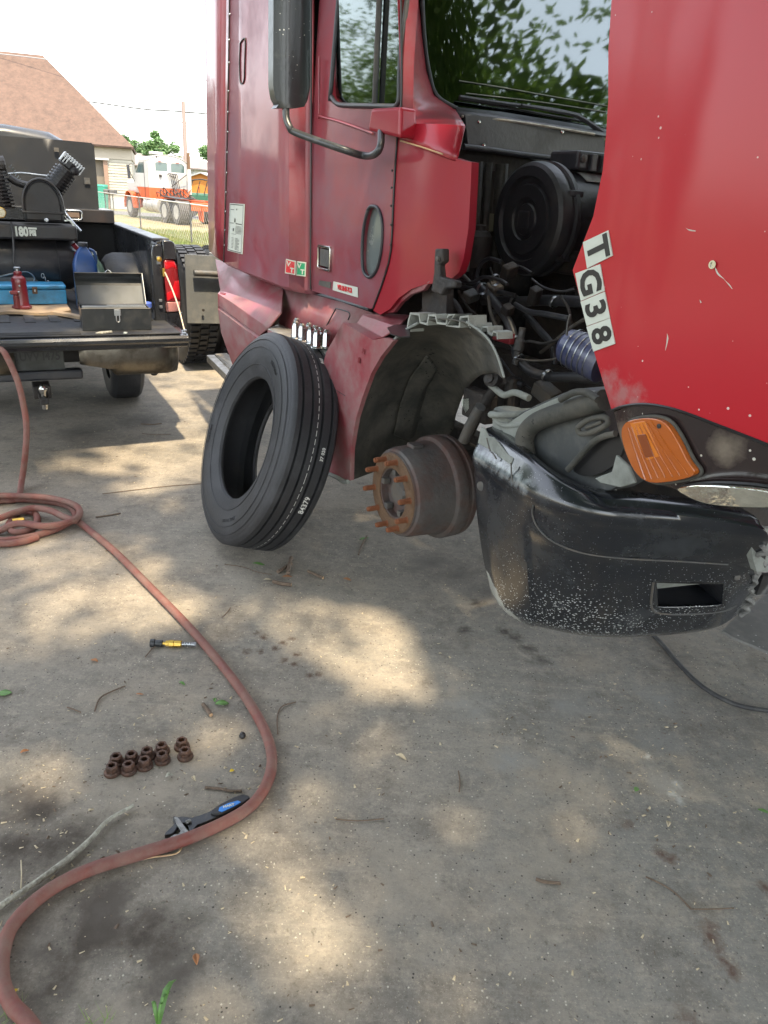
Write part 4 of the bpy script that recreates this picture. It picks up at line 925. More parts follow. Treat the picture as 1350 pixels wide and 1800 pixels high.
# --- bumper: swept black shell with a torn inner end
bt = [(0.501,0.003,0.85),(0.58,-0.003,0.85),(0.708,-0.029,0.85),(0.831,-0.052,0.85),(0.929,-0.05,0.85),(1.007,-0.025,0.85),(1.066,0.024,0.85),(1.128,0.113,0.85),(1.194,0.194,0.85),(1.265,0.267,0.85),(1.348,0.331,0.85)]
bb = [(0.618,0.075,0.3),(0.685,0.053,0.3),(0.752,0.057,0.3),(0.816,0.086,0.3),(0.87,0.13,0.3),(0.928,0.189,0.3),(0.989,0.282,0.3),(1.041,0.412,0.3),(1.085,0.556,0.3),(1.098,0.679,0.3),(1.051,0.866,0.3)]
bt = catmull(bt, 6); bb = catmull(bb, 6); nB = len(bt) - 1
def BP(s, t, d=0.0):
    i = min(s, .99999) * nB; a = int(i); f = i - a
    p = bt[a].lerp(bt[a + 1], f); q = bb[a].lerp(bb[a + 1], f)
    m = p.lerp(q, t)
    n = Vector((.25 + .75 * min(1, s * 1.6), -1 + .75 * min(1, s * 1.6), 0)).normalized()
    bul = .035 * math.sin(PI * min(1, t)) ** .7 + .012 * max(0, 1 - abs(t - .06) / .06) - .018 * max(0, t - .93) / .07
    if s > .3: bul -= .012 * (1 / (1 + math.exp(-(t - .30) * 60)))   # lower face steps in under the moulded crease
    return m + n * (bul + d)
rows = []
nS, nT = 72, 40
for j in range(nT + 1): rows.append([tuple(BP(i / nS, j / nT)) for i in range(nS + 1)])
V = [p for r_ in rows for p in r_]; F = []
for j in range(nT):
    for i in range(nS):
        s_, t_ = (i + .5) / nS, (j + .5) / nT
        if .715 < s_ < .885 and .47 < t_ < .68: continue
        a = j * (nS + 1) + i; F.append((a, a + 1, a + nS + 2, a + nS + 1))
# top return flange
base = len(V)
for k, (dx, dz) in enumerate(((-.018, .018), (-.03, .045), (-.05, .06), (-.10, .062))):
    for i in range(nS + 1):
        p = BP(i / nS, 0, dx); p.z += dz * (1.0 if i / nS < .3 else max(.35, 1 - (i / nS - .3) * 2)); V.append(tuple(p))
for k in range(4):
    a0_ = 0 if k == 0 else base + (k - 1) * (nS + 1); b0_ = base + k * (nS + 1)
    for i in range(nS): F.append((b0_ + i, b0_ + i + 1, a0_ + i + 1, a0_ + i))
# underside return
base = len(V)
for i in range(nS + 1):
    p = BP(i / nS, 1, -.05); p.z -= .015; V.append(tuple(p))
for i in range(nS): F.append((nT * (nS + 1) + i, nT * (nS + 1) + i + 1, base + i + 1, base + i))
bm_ = mesh('bumper', V, F, 'bumper', TR, smooth=True, sharp=60, solid=.006)
tube('bumper_crease', [BP(s_, t_, .002) for s_, t_ in ((.33, .10), (.325, .16), (.345, .22), (.40, .27), (.50, .295), (.62, .30), (.75, .30), (.9, .30))], .0028, 'greymetal', bm_, n=5, sides=6)
# fog lamp recess
ra = [BP(.70, .46, 0), BP(.895, .46, 0), BP(.895, .69, 0), BP(.70, .69, 0)]
inn = [p + Vector((-.16, .05, .0)) for p in ra]
mesh('lamp_recess', [tuple(p) for p in ra + inn], [(0, 1, 5, 4), (1, 2, 6, 5), (2, 3, 7, 6), (3, 0, 4, 7), (4, 5, 6, 7)], 'blackplastic', bm_, solid=.003)
mesh('recess_upper_lip', [tuple(BP(.715, .475, -.012)), tuple(BP(.885, .475, -.012)), tuple(BP(.885, .50, -.03)), tuple(BP(.715, .56, -.03))], [(0, 1, 2, 3)], 'palegrey', bm_, solid=.003)
tube('recess_bracket', [BP(.72, .60, -.10), BP(.78, .56, -.11), BP(.86, .54, -.10)], .014, 'greymetal', bm_, n=4)
tube('recess_edge', [BP(s_, t_, .0) for s_, t_ in ((.70, .47), (.692, .66), (.715, .73), (.80, .745), (.90, .745), (.94, .73))], .004, 'greymetal', bm_, n=4, sides=6)
# torn end: crumpled pale edge
random.seed(3)
pts = []
for k in range(22):
    t_ = .12 + .85 * k / 21; pts.append(BP(.985 + .012 * math.sin(k * 2.1), t_, .012 * math.sin(k * 1.7) + .004))
V = []; F = []
tubegeo(pts, [.006 + .006 * random.random() for _ in pts], 6, V=V, F=F)
mesh('torn_edge', V, F, mat('cracked_plastic_white', (.20, .20, .19), .6, dirt=(.06, .06, .06), dirtamt=.4, dirtscale=30), bm_)
lathe('bumper_bolt', [(.010, 0), (.010, .003), (.005, .004), (.0001, .004)], 'greymetal', bm_, loc=BP(.93, .42, .0), axis=(1, -.3, 0), seg=12)
lathe('bumper_bolt', [(.016, 0), (.016, .003), (.008, .005), (.0001, .005)], 'greymetal', bm_, loc=BP(.055, .2, .0), axis=(.3, -1, 0), seg=14)
V = []
for s_ in (.0, .03, .06, .10, .14, .18, .21):
    p = BP(s_, -.0, -.006); h_ = .055 - .16 * s_ ; V += [tuple(p + Vector((0, .004, .015))), tuple(p + Vector((.0, .012, .015 + h_ + .01 * math.sin(s_ * 90))))]
F = [(2 * k, 2 * k + 2, 2 * k + 3, 2 * k + 1) for k in range(6)]
mesh('bumper_flange', V, F, 'palegrey', bm_, solid=.004)
V = []; F = []
for a_, b_, c_ in (((.115, -.01), (.10, .02), (.085, .055)), ((.15, -.02), (.135, .0), (.12, .02)), ((.22, .0), (.235, -.03), (.26, -.04))):
    tubegeo(catmull([BP(a_[0], 0, .005) + Vector((0, 0, a_[1] + .03)), BP(b_[0], 0, .008) + Vector((0, 0, b_[1] + .02)), BP(c_[0], 0, .006) + Vector((0, 0, c_[1]))], 4), .0025, 5, V=V, F=F)
mesh('tie_wire', V, F, 'greymetal', bm_, smooth=True)
# paint worn off on the low corner and along the top edge
addspot('bumper', [tuple(BP(.015, .93)) + (.11,), tuple(BP(.0, .84)) + (.07,), tuple(BP(.05, .99)) + (.11,), tuple(BP(.10, 1.0)) + (.10,), tuple(BP(.16, 1.0)) + (.08,)], (.34, .345, .31), soft=.10, nscale=14, namt=.45)
addspot('bumper', [tuple(BP(.01 + .025 * k, .015 + .01 * (k % 2))) + (.045,) for k in range(12)] + [tuple(BP(.29, .03)) + (.04,)], (.20, .225, .235), soft=.8, nscale=30, namt=1.0)
# centre section beyond the tear and the low air dam
cpx = [(1.32,0.34,0.838),(1.32,0.601,0.775),(1.32,0.668,0.63),(1.32,0.434,0.68),(1.32,0.392,0.734)]
panel('bumper_centre_section', 'x', cpx, 'palegrey', TR, f=lambda a, b: 1.30, th=-.02, g=.1)
cpx = [(1.22,0.616,0.589),(1.22,0.87,0.539),(1.22,0.904,0.467),(1.22,0.609,0.522)]
panel('centre_grille_gap', 'x', cpx, 'black', TR, f=lambda a, b: 1.22, th=-.02, g=.1)
ad = [(1.014,0.907,0.26),(0.96,1.136,0.26),(0.979,1.383,0.26),(1.285,0.898,0.26),(1.225,0.768,0.26),(1.115,0.737,0.26),(1.066,0.735,0.26)]
M['dam'] = mat('scuffed_grey_air_dam', (.16, .16, .155), .45, coat=.2, dirt=(.3, .29, .27), dirtamt=.3, dirtscale=20, speck=((.5, .5, .48), 60, .4, 6, .4, (1, 1, 1)))
panel('air_dam', 'z', ad, 'dam', TR, f=lambda a, b: .27, th=-.01, g=.1)

# --- tipped-up hood: fender skin, fleet number tiles, marker lamp, headlamp
def HY(x, z):
    e = 1 / (1 + math.exp(-(x - 1.02 - .10 * (1.5 - z)) * 70))
    return .014 - .014 * e - .014 * math.exp(-((x - 1.20) / .16) ** 2) + .42 * max(0, x - 1.18) ** 2 + .25 * max(0, 1.28 - z) ** 2 - .01 * math.sin((z - 1.1) * 2.2)
ho = [(0.794,0,2.129),(0.843,0,1.952),(0.869,0,1.844),(0.88,0,1.764),(0.886,0,1.691),(0.877,0,1.586),(0.83,0,1.45),(0.886,0,1.362),(0.953,0,1.255),(1.016,0,1.163),(1.048,0,1.122),(1.099,0,1.148),(1.159,0,1.169),(1.215,0,1.179),(1.277,0,1.18),(1.358,0,1.171),(1.434,0,1.161),(1.501,0,1.151),(1.603,0,1.137),(1.337,0,2.031)]
ho[0] = (ho[0][0] - .06, 0, 2.7); ho[-1] = (ho[-1][0] - .1, 0, 2.7)
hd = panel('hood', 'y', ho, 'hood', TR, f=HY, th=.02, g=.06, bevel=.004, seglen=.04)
def onhood(p, d): return Vector((p[0], HY(p[0], p[2]) - d, p[2]))
tiles = [('T', [(0.856,0,1.522),(0.939,0,1.556),(0.968,0,1.499),(0.885,0,1.46)]), ('G', [(0.844,0,1.443),(0.929,0,1.475),(0.959,0,1.413),(0.879,0,1.377)]), ('3', [(0.879,0,1.375),(0.96,0,1.411),(0.994,0,1.351),(0.914,0,1.317)]), ('8', [(0.914,0,1.315),(0.994,0,1.35),(1.029,0,1.292),(0.952,0,1.257)])]
for ch, q in tiles:
    qq = [onhood(p, .003) for p in q]
    tl = mesh('number_tile', [tuple(p) for p in qq] + [tuple(p + Vector((0, .004, 0))) for p in qq], [(0, 1, 2, 3), (4, 5, 6, 7), (0, 1, 5, 4), (1, 2, 6, 5), (2, 3, 7, 6), (3, 0, 4, 7)], 'white', hd, label='white tile with black ' + ch)
    c = sum(qq, Vector()) / 4; dn = (qq[3] - qq[0]) + (qq[2] - qq[1]); rt = (qq[1] - qq[0]) + (qq[2] - qq[3])
    n_ = Vector((0, -1, 0)); hgt = (qq[1] - qq[0]).length
    m4 = Matrix((dn.normalized(), rt.normalized(), n_)).transposed().to_4x4(); m4.translation = c + Vector((0, -.0012, 0)) - rt.normalized() * .001
    text('tile_character', ch, hgt * 1.10, 'black', tl, m4, offset=hgt * .030, sx=.92)
dq = [onhood(p, .003) for p in [(0.888,0,1.458),(0.93,0,1.477),(0.932,0,1.475),(0.845,0,1.444)]]
# chips and scrapes on the hood
for k, (pts_, r_) in enumerate((([(1.194,0,1.351),(1.2,0,1.336),(1.2,0,1.309)], .004), ([(1.275,0,1.511),(1.289,0,1.491),(1.306,0,1.481)], .0025), ([(1.301,0,1.484),(1.319,0,1.471),(1.328,0,1.463)], .002), ([(1.191,0,1.576),(1.202,0,1.572),(1.218,0,1.571)], .002), ([(1.261,0,1.433),(1.266,0,1.426)], .0025))):
    tube('paint_chip', [onhood(p, -r_ * .4) for p in pts_], [r_ * .3, r_ * .75, r_ * .45], 'white', hd, n=3, sides=5)
lathe('hood_pin_hole', [(.009, 0), (.009, .002), (.005, .002), (.0045, -.002), (.0001, -.002)], 'chrome', hd, loc=onhood((1.276,0,1.507), .002), axis=(0, -1, 0), seg=14)
addspot('hood', [tuple(onhood(p, 0)) + (.07,) for p in [(1.067,0,1.16),(1.091,0,1.181),(1.131,0,1.172),(1.029,0,1.196)]], (.34, .12, .12), soft=.7, nscale=28, namt=1.0)
tube('hood_edge_trim', [onhood(p, .001) for p in [(1.048,0,1.122),(1.099,0,1.148),(1.159,0,1.169),(1.215,0,1.179),(1.277,0,1.18),(1.358,0,1.171),(1.434,0,1.161),(1.501,0,1.151),(1.603,0,1.137)]], .004, 'black', hd, n=3, sides=6)
np_ = [(1.049,0,1.121),(1.1,0,1.146),(1.16,0,1.168),(1.216,0,1.178),(1.277,0,1.179),(1.358,0,1.17),(1.434,0,1.16),(1.501,0,1.15),(1.604,0,1.136),(1.633,0,1.036),(1.535,0,1.021),(1.456,0,1.003),(1.369,0,0.986),(1.303,0,0.984),(1.252,0,0.983),(1.196,0,0.972),(1.154,0,0.988),(1.107,0,1.035)]
M['trim'] = mat('lamp_surround_black', (.022, .014, .014), .22, coat=.6, coatr=.08, dirt=(.11, .09, .07), dirtamt=.26, dirtscale=5, speck=((.5, .48, .42), 40, .4, 5, .42, (1, 1, 1)))
tp = panel('lamp_surround', 'y', np_, 'trim', hd, f=lambda a, b: HY(a, b) + .006, th=.03, g=.06, bevel=.006)
addspot('trim', [tuple(onhood((1.386,0,1.122), 0)) + (.07,), tuple(onhood((1.097,0,1.078), 0)) + (.06,)], (.17, .14, .11), soft=.7, nscale=14)
mk = sm([(1.122,0,1.078),(1.126,0,1.109),(1.156,0,1.131),(1.209,0,1.149),(1.25,0,1.148),(1.283,0,1.121),(1.318,0,1.076),(1.339,0,1.055),(1.327,0,1.035),(1.28,0,1.008),(1.229,0,0.988),(1.189,0,0.994),(1.152,0,1.026)], 3)
ml = panel('marker_lamp', 'y', mk, 'amber', tp, f=lambda a, b: HY(a, b) - .022, th=.03, g=.04, bevel=.012)
mk2 = [tuple(Vector((p[0], p[1], p[2]))) for p in mk]; cm = sum((Vector(p) for p in mk), Vector()) / len(mk)
gasket_pts = [onhood(tuple(cm + (Vector(p) - cm) * 1.03), .002) for p in mk]
V, F = tubegeo(catmull(gasket_pts + [gasket_pts[0]], 2), .005, 6); mesh('lamp_gasket', V, F, 'greyplastic', ml, smooth=True)
for pts_, m_ in (([(1.148,0,1.119),(1.194,0,1.138),(1.251,0,1.066),(1.215,0,1.042)], 'amber_bright'), ([(1.176,0,1.097),(1.202,0,1.107),(1.234,0,1.06),(1.21,0,1.048)], 'amber_dark')):
    panel('lens_reflector', 'y', pts_, m_, ml, f=(lambda a, b: HY(a, b) - .0235) if m_ == 'amber_bright' else (lambda a, b: HY(a, b) - .025), th=.003, bevel=.001, g=.2)
for k in range(7):
    p0 = Vector((1.211,0,1.143)).lerp(Vector((1.144,0,1.106)), k / 6); p1 = Vector((1.325,0,1.041)).lerp(Vector((1.214,0,0.991)), k / 6)
    tube('lens_rib', [onhood(p0, .0225), onhood(p0.lerp(p1, .5), .0225), onhood(p1, .0225)], .0022, 'amber', ml, n=2, sides=5)
lathe('lens_screw', [(.006, 0), (.006, .002), (.0001, .003)], 'darkmetal', ml, loc=onhood((1.236,0,1.137), .022), axis=(0, -1, 0), seg=10)
hl = sm([(1.302,-0.01,0.994),(1.329,-0.01,1.014),(1.379,-0.01,1.036),(1.449,-0.01,1.056),(1.509,-0.01,1.065),(1.535,-0.01,1.056),(1.535,-0.01,1.036),(1.488,-0.01,1.018),(1.427,-0.01,1.001),(1.368,-0.01,0.99)], 3)
M['lampchrome'] = mat('headlamp_reflector', (.92, .92, .82), .05, metal=1, bump=.35, bscale=9, dist=.05)
zc = sum(p[2] for p in hl) / len(hl); xc = sum(p[0] for p in hl) / len(hl)
panel('headlamp', 'y', hl, 'lampchrome', tp, f=lambda a, b: HY(a, b) - .004 - .045 * (1 - min(1, ((a - xc) / .17) ** 2)) , th=.02, g=.03, bevel=.004)
tube('headlamp_rim', [onhood(p, .004) for p in hl + [hl[0]]], .005, 'black', tp, n=2, sides=6)
# inner hood skin so that the tipped hood has a body and shades the bay
box('hood_inner_skin', (1.38, .12, 1.25), (1.43, 1.6, 2.4), 'greyplastic', hd, bevel=.02)
box('hood_nose', (1.35, .2, .95), (1.75, 2.05, 2.3), 'hood', hd, bevel=.12, bseg=4)

# --- rear running gear: dual drive tyres, quarter fender
def drive_tyre(y):
    prof = []
    Rr = .535; W2 = .135
    pts = [(.30, -W2 * .8), (.36, -W2), (.46, -W2 * 1.02), (.51, -W2 * .9), (Rr, -W2 * .78), (Rr, W2 * .78), (.51, W2 * .9), (.46, W2 * 1.02), (.36, W2), (.30, W2 * .8)]
    t = lathe('drive_tyre', pts, 'rubber', TR, loc=(-4.95, y, Rr), axis=(0, 1, 0), seg=72, closed=True)
    V = []; F = []
    for k in range(54):
        a = 2 * PI * k / 54
        for lo, hi_2 in ((-W2 * .92, -W2 * .35), (-W2 * .25, W2 * .25), (W2 * .35, W2 * .92)):
            b = len(V); off = .5 * (2 * PI / 54) if lo > -.05 and hi_2 < .05 else 0
            for r_ in (Rr - .01, Rr + .018):
                for da in (-.034, .034):
                    for yy in (lo, hi_2):
                        V.append((-4.95 + r_ * math.cos(a + da + off), y + yy, Rr + r_ * math.sin(a + da + off)))
            F += [(b + 4, b + 5, b + 7, b + 6), (b, b + 1, b + 5, b + 4), (b + 2, b + 6, b + 7, b + 3), (b, b + 4, b + 6, b + 2), (b + 1, b + 3, b + 7, b + 5)]
    lg = mesh('tread_lugs', V, F, 'rubber', t); lg['kind'] = 'stuff'
    lathe('wheel_rim', [(.29, -.10), (.27, -.02), (.15, 0), (.10, -.04), (.0001, -.04)], 'greymetal', t, loc=(-4.95, y, Rr), axis=(0, 1, 0), seg=36)
drive_tyre(.58); drive_tyre(.92)
qf = [(-4.25,0.382,1.059),(-4.25,0.636,1.049),(-4.25,0.818,0.956),(-4.25,0.742,0.467),(-4.25,0.379,0.482),(-4.25,0.38,0.811)]
qp = panel('quarter_fender', 'x', qf, mat('grey_rubber_fender', (.12, .125, .125), .6, dirt=(.22, .21, .19), dirtamt=.3, dirtscale=5, bump=.15, bscale=30), TR, f=lambda y, z: -4.25 - .10 * max(0, z - 1.0) * 3 * max(0, z - 1.0), th=-.02, g=.08, bevel=.01)
tube('fender_bar', [(-4.2,0.44,0.911),(-4.2,0.584,0.907),(-4.2,0.8,0.893)], .026, 'greymetal', qp, n=2, sides=14)
lathe('fender_bolt', [(.012, 0), (.012, .01), (.0001, .012)], 'darkmetal', qp, loc=(-4.22,0.513,0.597), axis=(1, 0, 0), seg=10)
box('battery_box', (-3.9, .95, .45), (-2.3, 1.4, 1.0), 'darkmetal', TR, bevel=.02)
box('fuel_tank', (-1.9, .30, .38), (-.75, .75, .85), 'darkmetal', TR, bevel=.12, bseg=4)
box('rear_deck_plate', (-4.6, .7, 1.02), (-2.4, 1.7, 1.05), 'alu', TR)

# ------------------------------------------------------------------ the black pickup, backed up with its tailgate down
# local frame: x right, y forward, origin under the right corner of the lowered tailgate
PK = root('pickup_truck', 'black pickup truck with its tailgate lowered and tools standing in the bed', 'pickup truck', (-1.22, 4.5, 0), 28)
PM = Matrix.Translation((-1.22, 4.5, 0)) @ Matrix.Rotation(R(28), 4, 'Z')
def proot(name, label, cat, loc, rz=0, group=None):
    return root(name, label, cat, PM @ Vector(loc), 28 + rz, group)
# tailgate with rounded rear lip
prof = [(.50, .772), (.04, .772), (.012, .766), (.0, .752), (.0, .735), (.012, .722), (.03, .716), (.035, .700), (.05, .690), (.50, .690)]
xs = [-1.62 + 1.60 * i / 12 for i in range(13)]
rows = [[(x, y + .012 * ((x + .8) / .8) ** 2 * (y < .1), z) for x in xs] for y, z in prof]
V = [p for r_ in rows for p in r_]; m_ = 13
F = [(j * m_ + i, j * m_ + i + 1, (j + 1) * m_ + i + 1, (j + 1) * m_ + i) for j in range(len(rows) - 1) for i in range(12)]
F += [tuple(j * m_ for j in range(len(rows))), tuple(j * m_ + 12 for j in range(len(rows)))]
tg = mesh('tailgate', V, F, 'pick', PK, smooth=True, sharp=30)
lin = box('tailgate_liner', (-1.58, .035, .773), (-.06, .49, .782), 'liner', tg, bevel=.004)
for k, yy in enumerate((.05, .085, .12)):
    box('liner_rib', (-1.56, yy, .782), (-.62, yy + .014, .788), 'liner', lin, bevel=.003)
# bed floor, front, sides
bf = box('bed_floor', (-1.6, .50, .70), (-.0, 2.35, .775), 'liner', PK, bevel=.004)
for k in range(10): box('floor_rib', (-1.45 + k * .14, .52, .775), (-1.39 + k * .14, 2.3, .783), 'liner', bf, bevel=.003)
box('bed_front', (-1.55, 2.35, .78), (-.06, 2.39, 1.27), 'liner', PK, bevel=.008)
def side(x0, x1, s):
    out = [(x1, .50, .60), (x1 + .02 * s, .50, .95), (x1, .50, 1.24), ((x0 + x1) / 2, .50, 1.275), (x0, .50, 1.265), (x0, .50, 1.22), (x0 + .01 * s, .50, .785)]
    rows = [[(p[0], y, p[2]) for p in out] for y in (.5, .9, 1.4, 1.9, 2.45)]
    return rows
bs = grid('bed_side', side(-.085, .035, 1), 'pick', PK, th=.004)
rl = box('rail_cap', (-.105, .52, 1.265), (.0, 2.42, 1.285), 'blackplastic', bs, bevel=.008)
grid('bed_side', side(-1.53, -1.65, -1), 'pick', PK, th=.004)
hump = lathe('wheel_housing', [(.0001, 0), (.36, 0), (.40, .03), (.42, .08), (.42, .22)], 'liner', PK, loc=(-.30, 1.45, .70), axis=(1, 0, 0), seg=40)
# right rear post: inner jamb, tail lamp, cap
jm = [(-.125, .785), (-.125, 1.20), (-.115, 1.235), (-.09, 1.25), (-.055, 1.25), (-.055, .62), (-.10, .62)]
jb = panel('rear_post', 'y', [(a, .50, b) for a, b in jm], 'pick', PK, f=lambda a, b: .485, th=.06, g=.1, bevel=.008)
box('striker_plate', (-.095, .474, 1.13), (-.070, .486, 1.18), 'steel', jb, bevel=.003)
lathe('striker_bolt', [(.010, 0), (.010, .03), (.016, .032), (.016, .04), (.0001, .042)], 'brass', jb, loc=(-.085, .48, 1.165), axis=(0, -1, 0), seg=12)
for z_ in (.86, .90): box('latch_hook', (-.095, .472, z_), (-.075, .486, z_ + .018), 'steel', jb, bevel=.003)
cap = [(x, z) for x, z in ((-.055, 1.16), (-.052, 1.268), (-.04, 1.278), (.01, 1.272), (.028, 1.255), (.036, 1.16))]
panel('post_cap', 'y', [(a, .5, b) for a, b in cap], 'pick', PK, f=lambda a, b: .488, th=.05, g=.1, bevel=.008)
def lamp_f(a, b): return .486 + .05 * max(0, a - .0) / .05 * max(0, a - .0) / .05 * .8
tl = panel('tail_lamp', 'y', [(-.050, .5, .90), (-.050, .5, 1.15), (-.04, .5, 1.158), (.02, .5, 1.152), (.040, .5, 1.12), (.052, .5, 1.02), (.054, .5, .90)], 'redlens_dark', PK, f=lamp_f, th=.05, g=.03, bevel=.006)
panel('upper_lens', 'y', [(-.044, .5, 1.10), (-.044, .5, 1.148), (.018, .5, 1.144), (.034, .5, 1.10)], 'redlens', tl, f=lambda a, b: lamp_f(a, b) - .003, th=.01, g=.03, bevel=.002)
panel('lower_lens', 'y', [(-.044, .5, .905), (-.044, .5, .955), (-.01, .5, .97), (.015, .5, 1.03), (.048, .5, 1.03), (.050, .5, .905)], 'redlens', tl, f=lambda a, b: lamp_f(a, b) - .003, th=.01, g=.03, bevel=.002)
panel('backup_lens', 'y', [(-.050, .5, .835), (-.050, .5, .898), (.054, .5, .898), (.050, .5, .835)], 'pinklens', tl, f=lambda a, b: lamp_f(a, b), th=.05, g=.03, bevel=.005)
panel('rear_corner', 'y', [(-.055, .5, .62), (-.055, .5, .830), (.050, .5, .830), (.045, .5, .62)], 'pick', PK, f=lambda a, b: .488, th=.06, g=.1, bevel=.01)
cb = [(-.060, .47, 1.10), (-.050, .40, 1.06), (-.035, .22, .93), (-.030, .09, .80), (-.028, .075, .785)]
cbl = tube('tailgate_cable', cb, .005, mat('bare_cable', (.55, .42, .30), .4, metal=.5), PK, n=4, sides=8)
lathe('cable_eye', [(.012, 0), (.012, .012), (.006, .016), (.0001, .018)], 'steel', cbl, loc=(-.028, .075, .778), axis=(0, 0, 1), seg=12)
box('cable_end', (-.068, .44, 1.06), (-.052, .475, 1.11), 'brass', cbl, bevel=.004)
# bumper: chrome right end, dark step with plate
def bprow(z, yo, n=13):
    return [(.045 - .16 * t * 1.0 if False else .045 - t * .66, .40 + yo + .09 * max(0, 1 - t * 5.5) ** 2, z) for t in [i / (n - 1) for i in range(n)]]
rows = [bprow(.655, .03), bprow(.64, .0), bprow(.56, -.012), bprow(.50, .0), bprow(.455, .03), bprow(.44, .07)]
for r_ in rows: r_[0] = (r_[0][0] + .0, r_[0][1] + .14, r_[0][2]); r_[1] = (r_[1][0] + .01, r_[1][1] + .03, r_[1][2])
for j, r_ in enumerate(rows):
    for i in range(9, 13):
        if j >= 3: r_[i] = (r_[i][0], r_[i][1], max(r_[i][2], .50 + .012 * (i - 9)))
bp = grid('bumper', rows, 'dullchrome', PK, th=.006)
box('step_pad', (-1.15, .40, .63), (-.55, .52, .665), 'blackplastic', bp, bevel=.008)
box('step_bar', (-1.15, .41, .44), (-.60, .50, .50), 'blackplastic', bp, bevel=.015)
rows2 = [[(-.98 - .62 * t, p0, z) for t in (0, .25, .5, .75, 1)] for p0, z in ((.43, .655), (.40, .64), (.388, .56), (.40, .50), (.43, .455))]
grid('bumper', rows2, 'dullchrome', PK, th=.006)
lp = box('license_plate', (-1.0, .445, .500), (-.70, .449, .635), mat('grimy_plate', (.06, .065, .06), .6, dirt=(.05, .05, .045), dirtamt=.45, dirtscale=14), bp, bevel=.002)
text('plate_number', '1UVV I475', .075, 'black', lp, basis((-.85, .443, .585), (1, 0, 0), (0, 0, 1)), offset=.002, sx=.78)
text('plate_slogan', 'STATE', .022, 'black', lp, basis((-.85, .443, .522), (1, 0, 0), (0, 0, 1)), sx=1.1) if False else None
ht = box('hitch_receiver', (-.90, .36, .34), (-.80, .50, .42), 'darkmetal', PK, bevel=.006)
box('ball_mount', (-.875, .20, .345), (-.825, .38, .385), 'darkmetal', ht, bevel=.006)
lathe('hitch_ball', [(.0001, .06), (.016, .056), (.024, .04), (.025, .03), (.018, .012), (.014, .0), (.014, -.03), (.026, -.03), (.026, -.055), (.020, -.06), (.016, -.09), (.0001, -.09)], 'chrome', ht, loc=(-.85, .235, .40), axis=(0, 0, 1), seg=24)
tube('exhaust_tip', [(-.13, .62, .42), (-.13, 1.1, .42)], .03, 'darkmetal', PK, n=2, sides=14)
def ptyre(x, y):
    r_ = .355
    t = lathe('wheel', [(.20, -.11), (.30, -.125), (.335, -.11), (r_, -.085), (r_, .085), (.335, .11), (.30, .125), (.20, .11)], 'rubber', PK, loc=(x, y, r_), axis=(1, 0, 0), seg=56, closed=True)
    for xx in (-.045, 0, .045): lathe('tread_groove', [(r_ + .001, xx - .005), (r_ - .006, xx - .004), (r_ - .006, xx + .004), (r_ + .001, xx + .005)], 'black', t, loc=(x, y, r_), axis=(1, 0, 0), seg=56)
    lathe('wheel_rim', [(.20, -.09), (.17, -.02), (.06, .02), (.0001, .02)], 'greymetal', t, loc=(x, y, r_), axis=(1, 0, 0), seg=30)
ptyre(-.20, 1.62); ptyre(-1.42, 1.62); ptyre(-.20, 4.7); ptyre(-1.42, 4.7)
box('rear_axle', (-1.4, 1.57, .30), (-.2, 1.67, .40), 'darkmetal', PK, bevel=.02)
box('frame_rails', (-1.25, .55, .48), (-1.15, 4.8, .62), 'darkmetal', PK, bevel=.01)
box('frame_rails', (-.50, .55, .48), (-.40, 4.8, .62), 'darkmetal', PK, bevel=.01)
# cab body seen over the compressor
cabsec = [(-1.6, .6), (-1.62, 1.25), (-1.50, 1.74), (-1.42, 1.86), (-1.15, 1.945), (-.80, 1.96), (-.48, 1.93), (-.34, 1.86), (-.28, 1.74), (-.24, 1.35), (.0, 1.26), (.0, .6)]
rows = [[(x, y, z - (.06 if y in (2.5, 4.0) and z > 1.7 else 0)) for x, z in cabsec] for y in (2.5, 2.6, 3.2, 3.8, 4.0)]
cb_ = grid('cab', rows, 'pick', PK, th=.01)
mesh('cab_rear_wall', [(x, 2.5, z) for x, z in [(a, b - (.06 if b > 1.7 else 0)) for a, b in cabsec]], [tuple(range(len(cabsec)))], 'pick', PK)
box('engine_hood', (-1.58, 4.0, .6), (-.02, 5.4, 1.15), 'pick', PK, bevel=.08, bseg=3)
mesh('windshield', [(-1.5, 4.0, 1.2), (-.1, 4.0, 1.2), (-.2, 3.85, 1.78), (-1.4, 3.85, 1.78)], [(0, 1, 2, 3)], 'black', PK, solid=.01)

# --- crossover toolbox behind the cab, lid up (a black sheet with scuffs)
XB = proot('crossover_toolbox', 'black crossover toolbox behind the pickup cab with its lid standing open', 'toolbox', (0, 0, 0))
lid = [(-0.845,2.32,1.859),(-0.408,2.32,1.87),(-0.196,2.32,1.867),(-0.177,2.32,1.848),(-0.179,2.32,1.585),(-0.184,2.32,1.38),(-0.912,2.32,1.348)]
lid[0] = (-1.55, 0, lid[0][2]); lid[-1] = (-1.55, 0, lid[-1][2])
M['lidblack'] = mat('lid_black_coat', (.008, .009, .012), .5, dirt=(.018, .018, .018), dirtamt=.3, dirtscale=5)
lo_ = panel('lid', 'y', lid, 'lidblack', XB, f=lambda a, b: 2.32 + .05 * (b - 1.4), th=.03, g=.12, bevel=.006)
q = [(-0.477,2.3,1.813),(-0.443,2.3,1.784)]; box('lid_label', (q[0][0], 2.312, q[1][2]), (q[1][0], 2.325, q[0][2]), 'greymetal', lo_)
q = [(-0.277,2.3,1.612),(-0.235,2.3,1.565)]; box('lid_label', (q[0][0], 2.312, q[1][2]), (q[1][0], 2.325, q[0][2]), 'greymetal', lo_)
bx = box('toolbox_body', (-1.60, 2.10, 1.285), (-.10, 2.50, 1.385), 'pick', XB, bevel=.006)
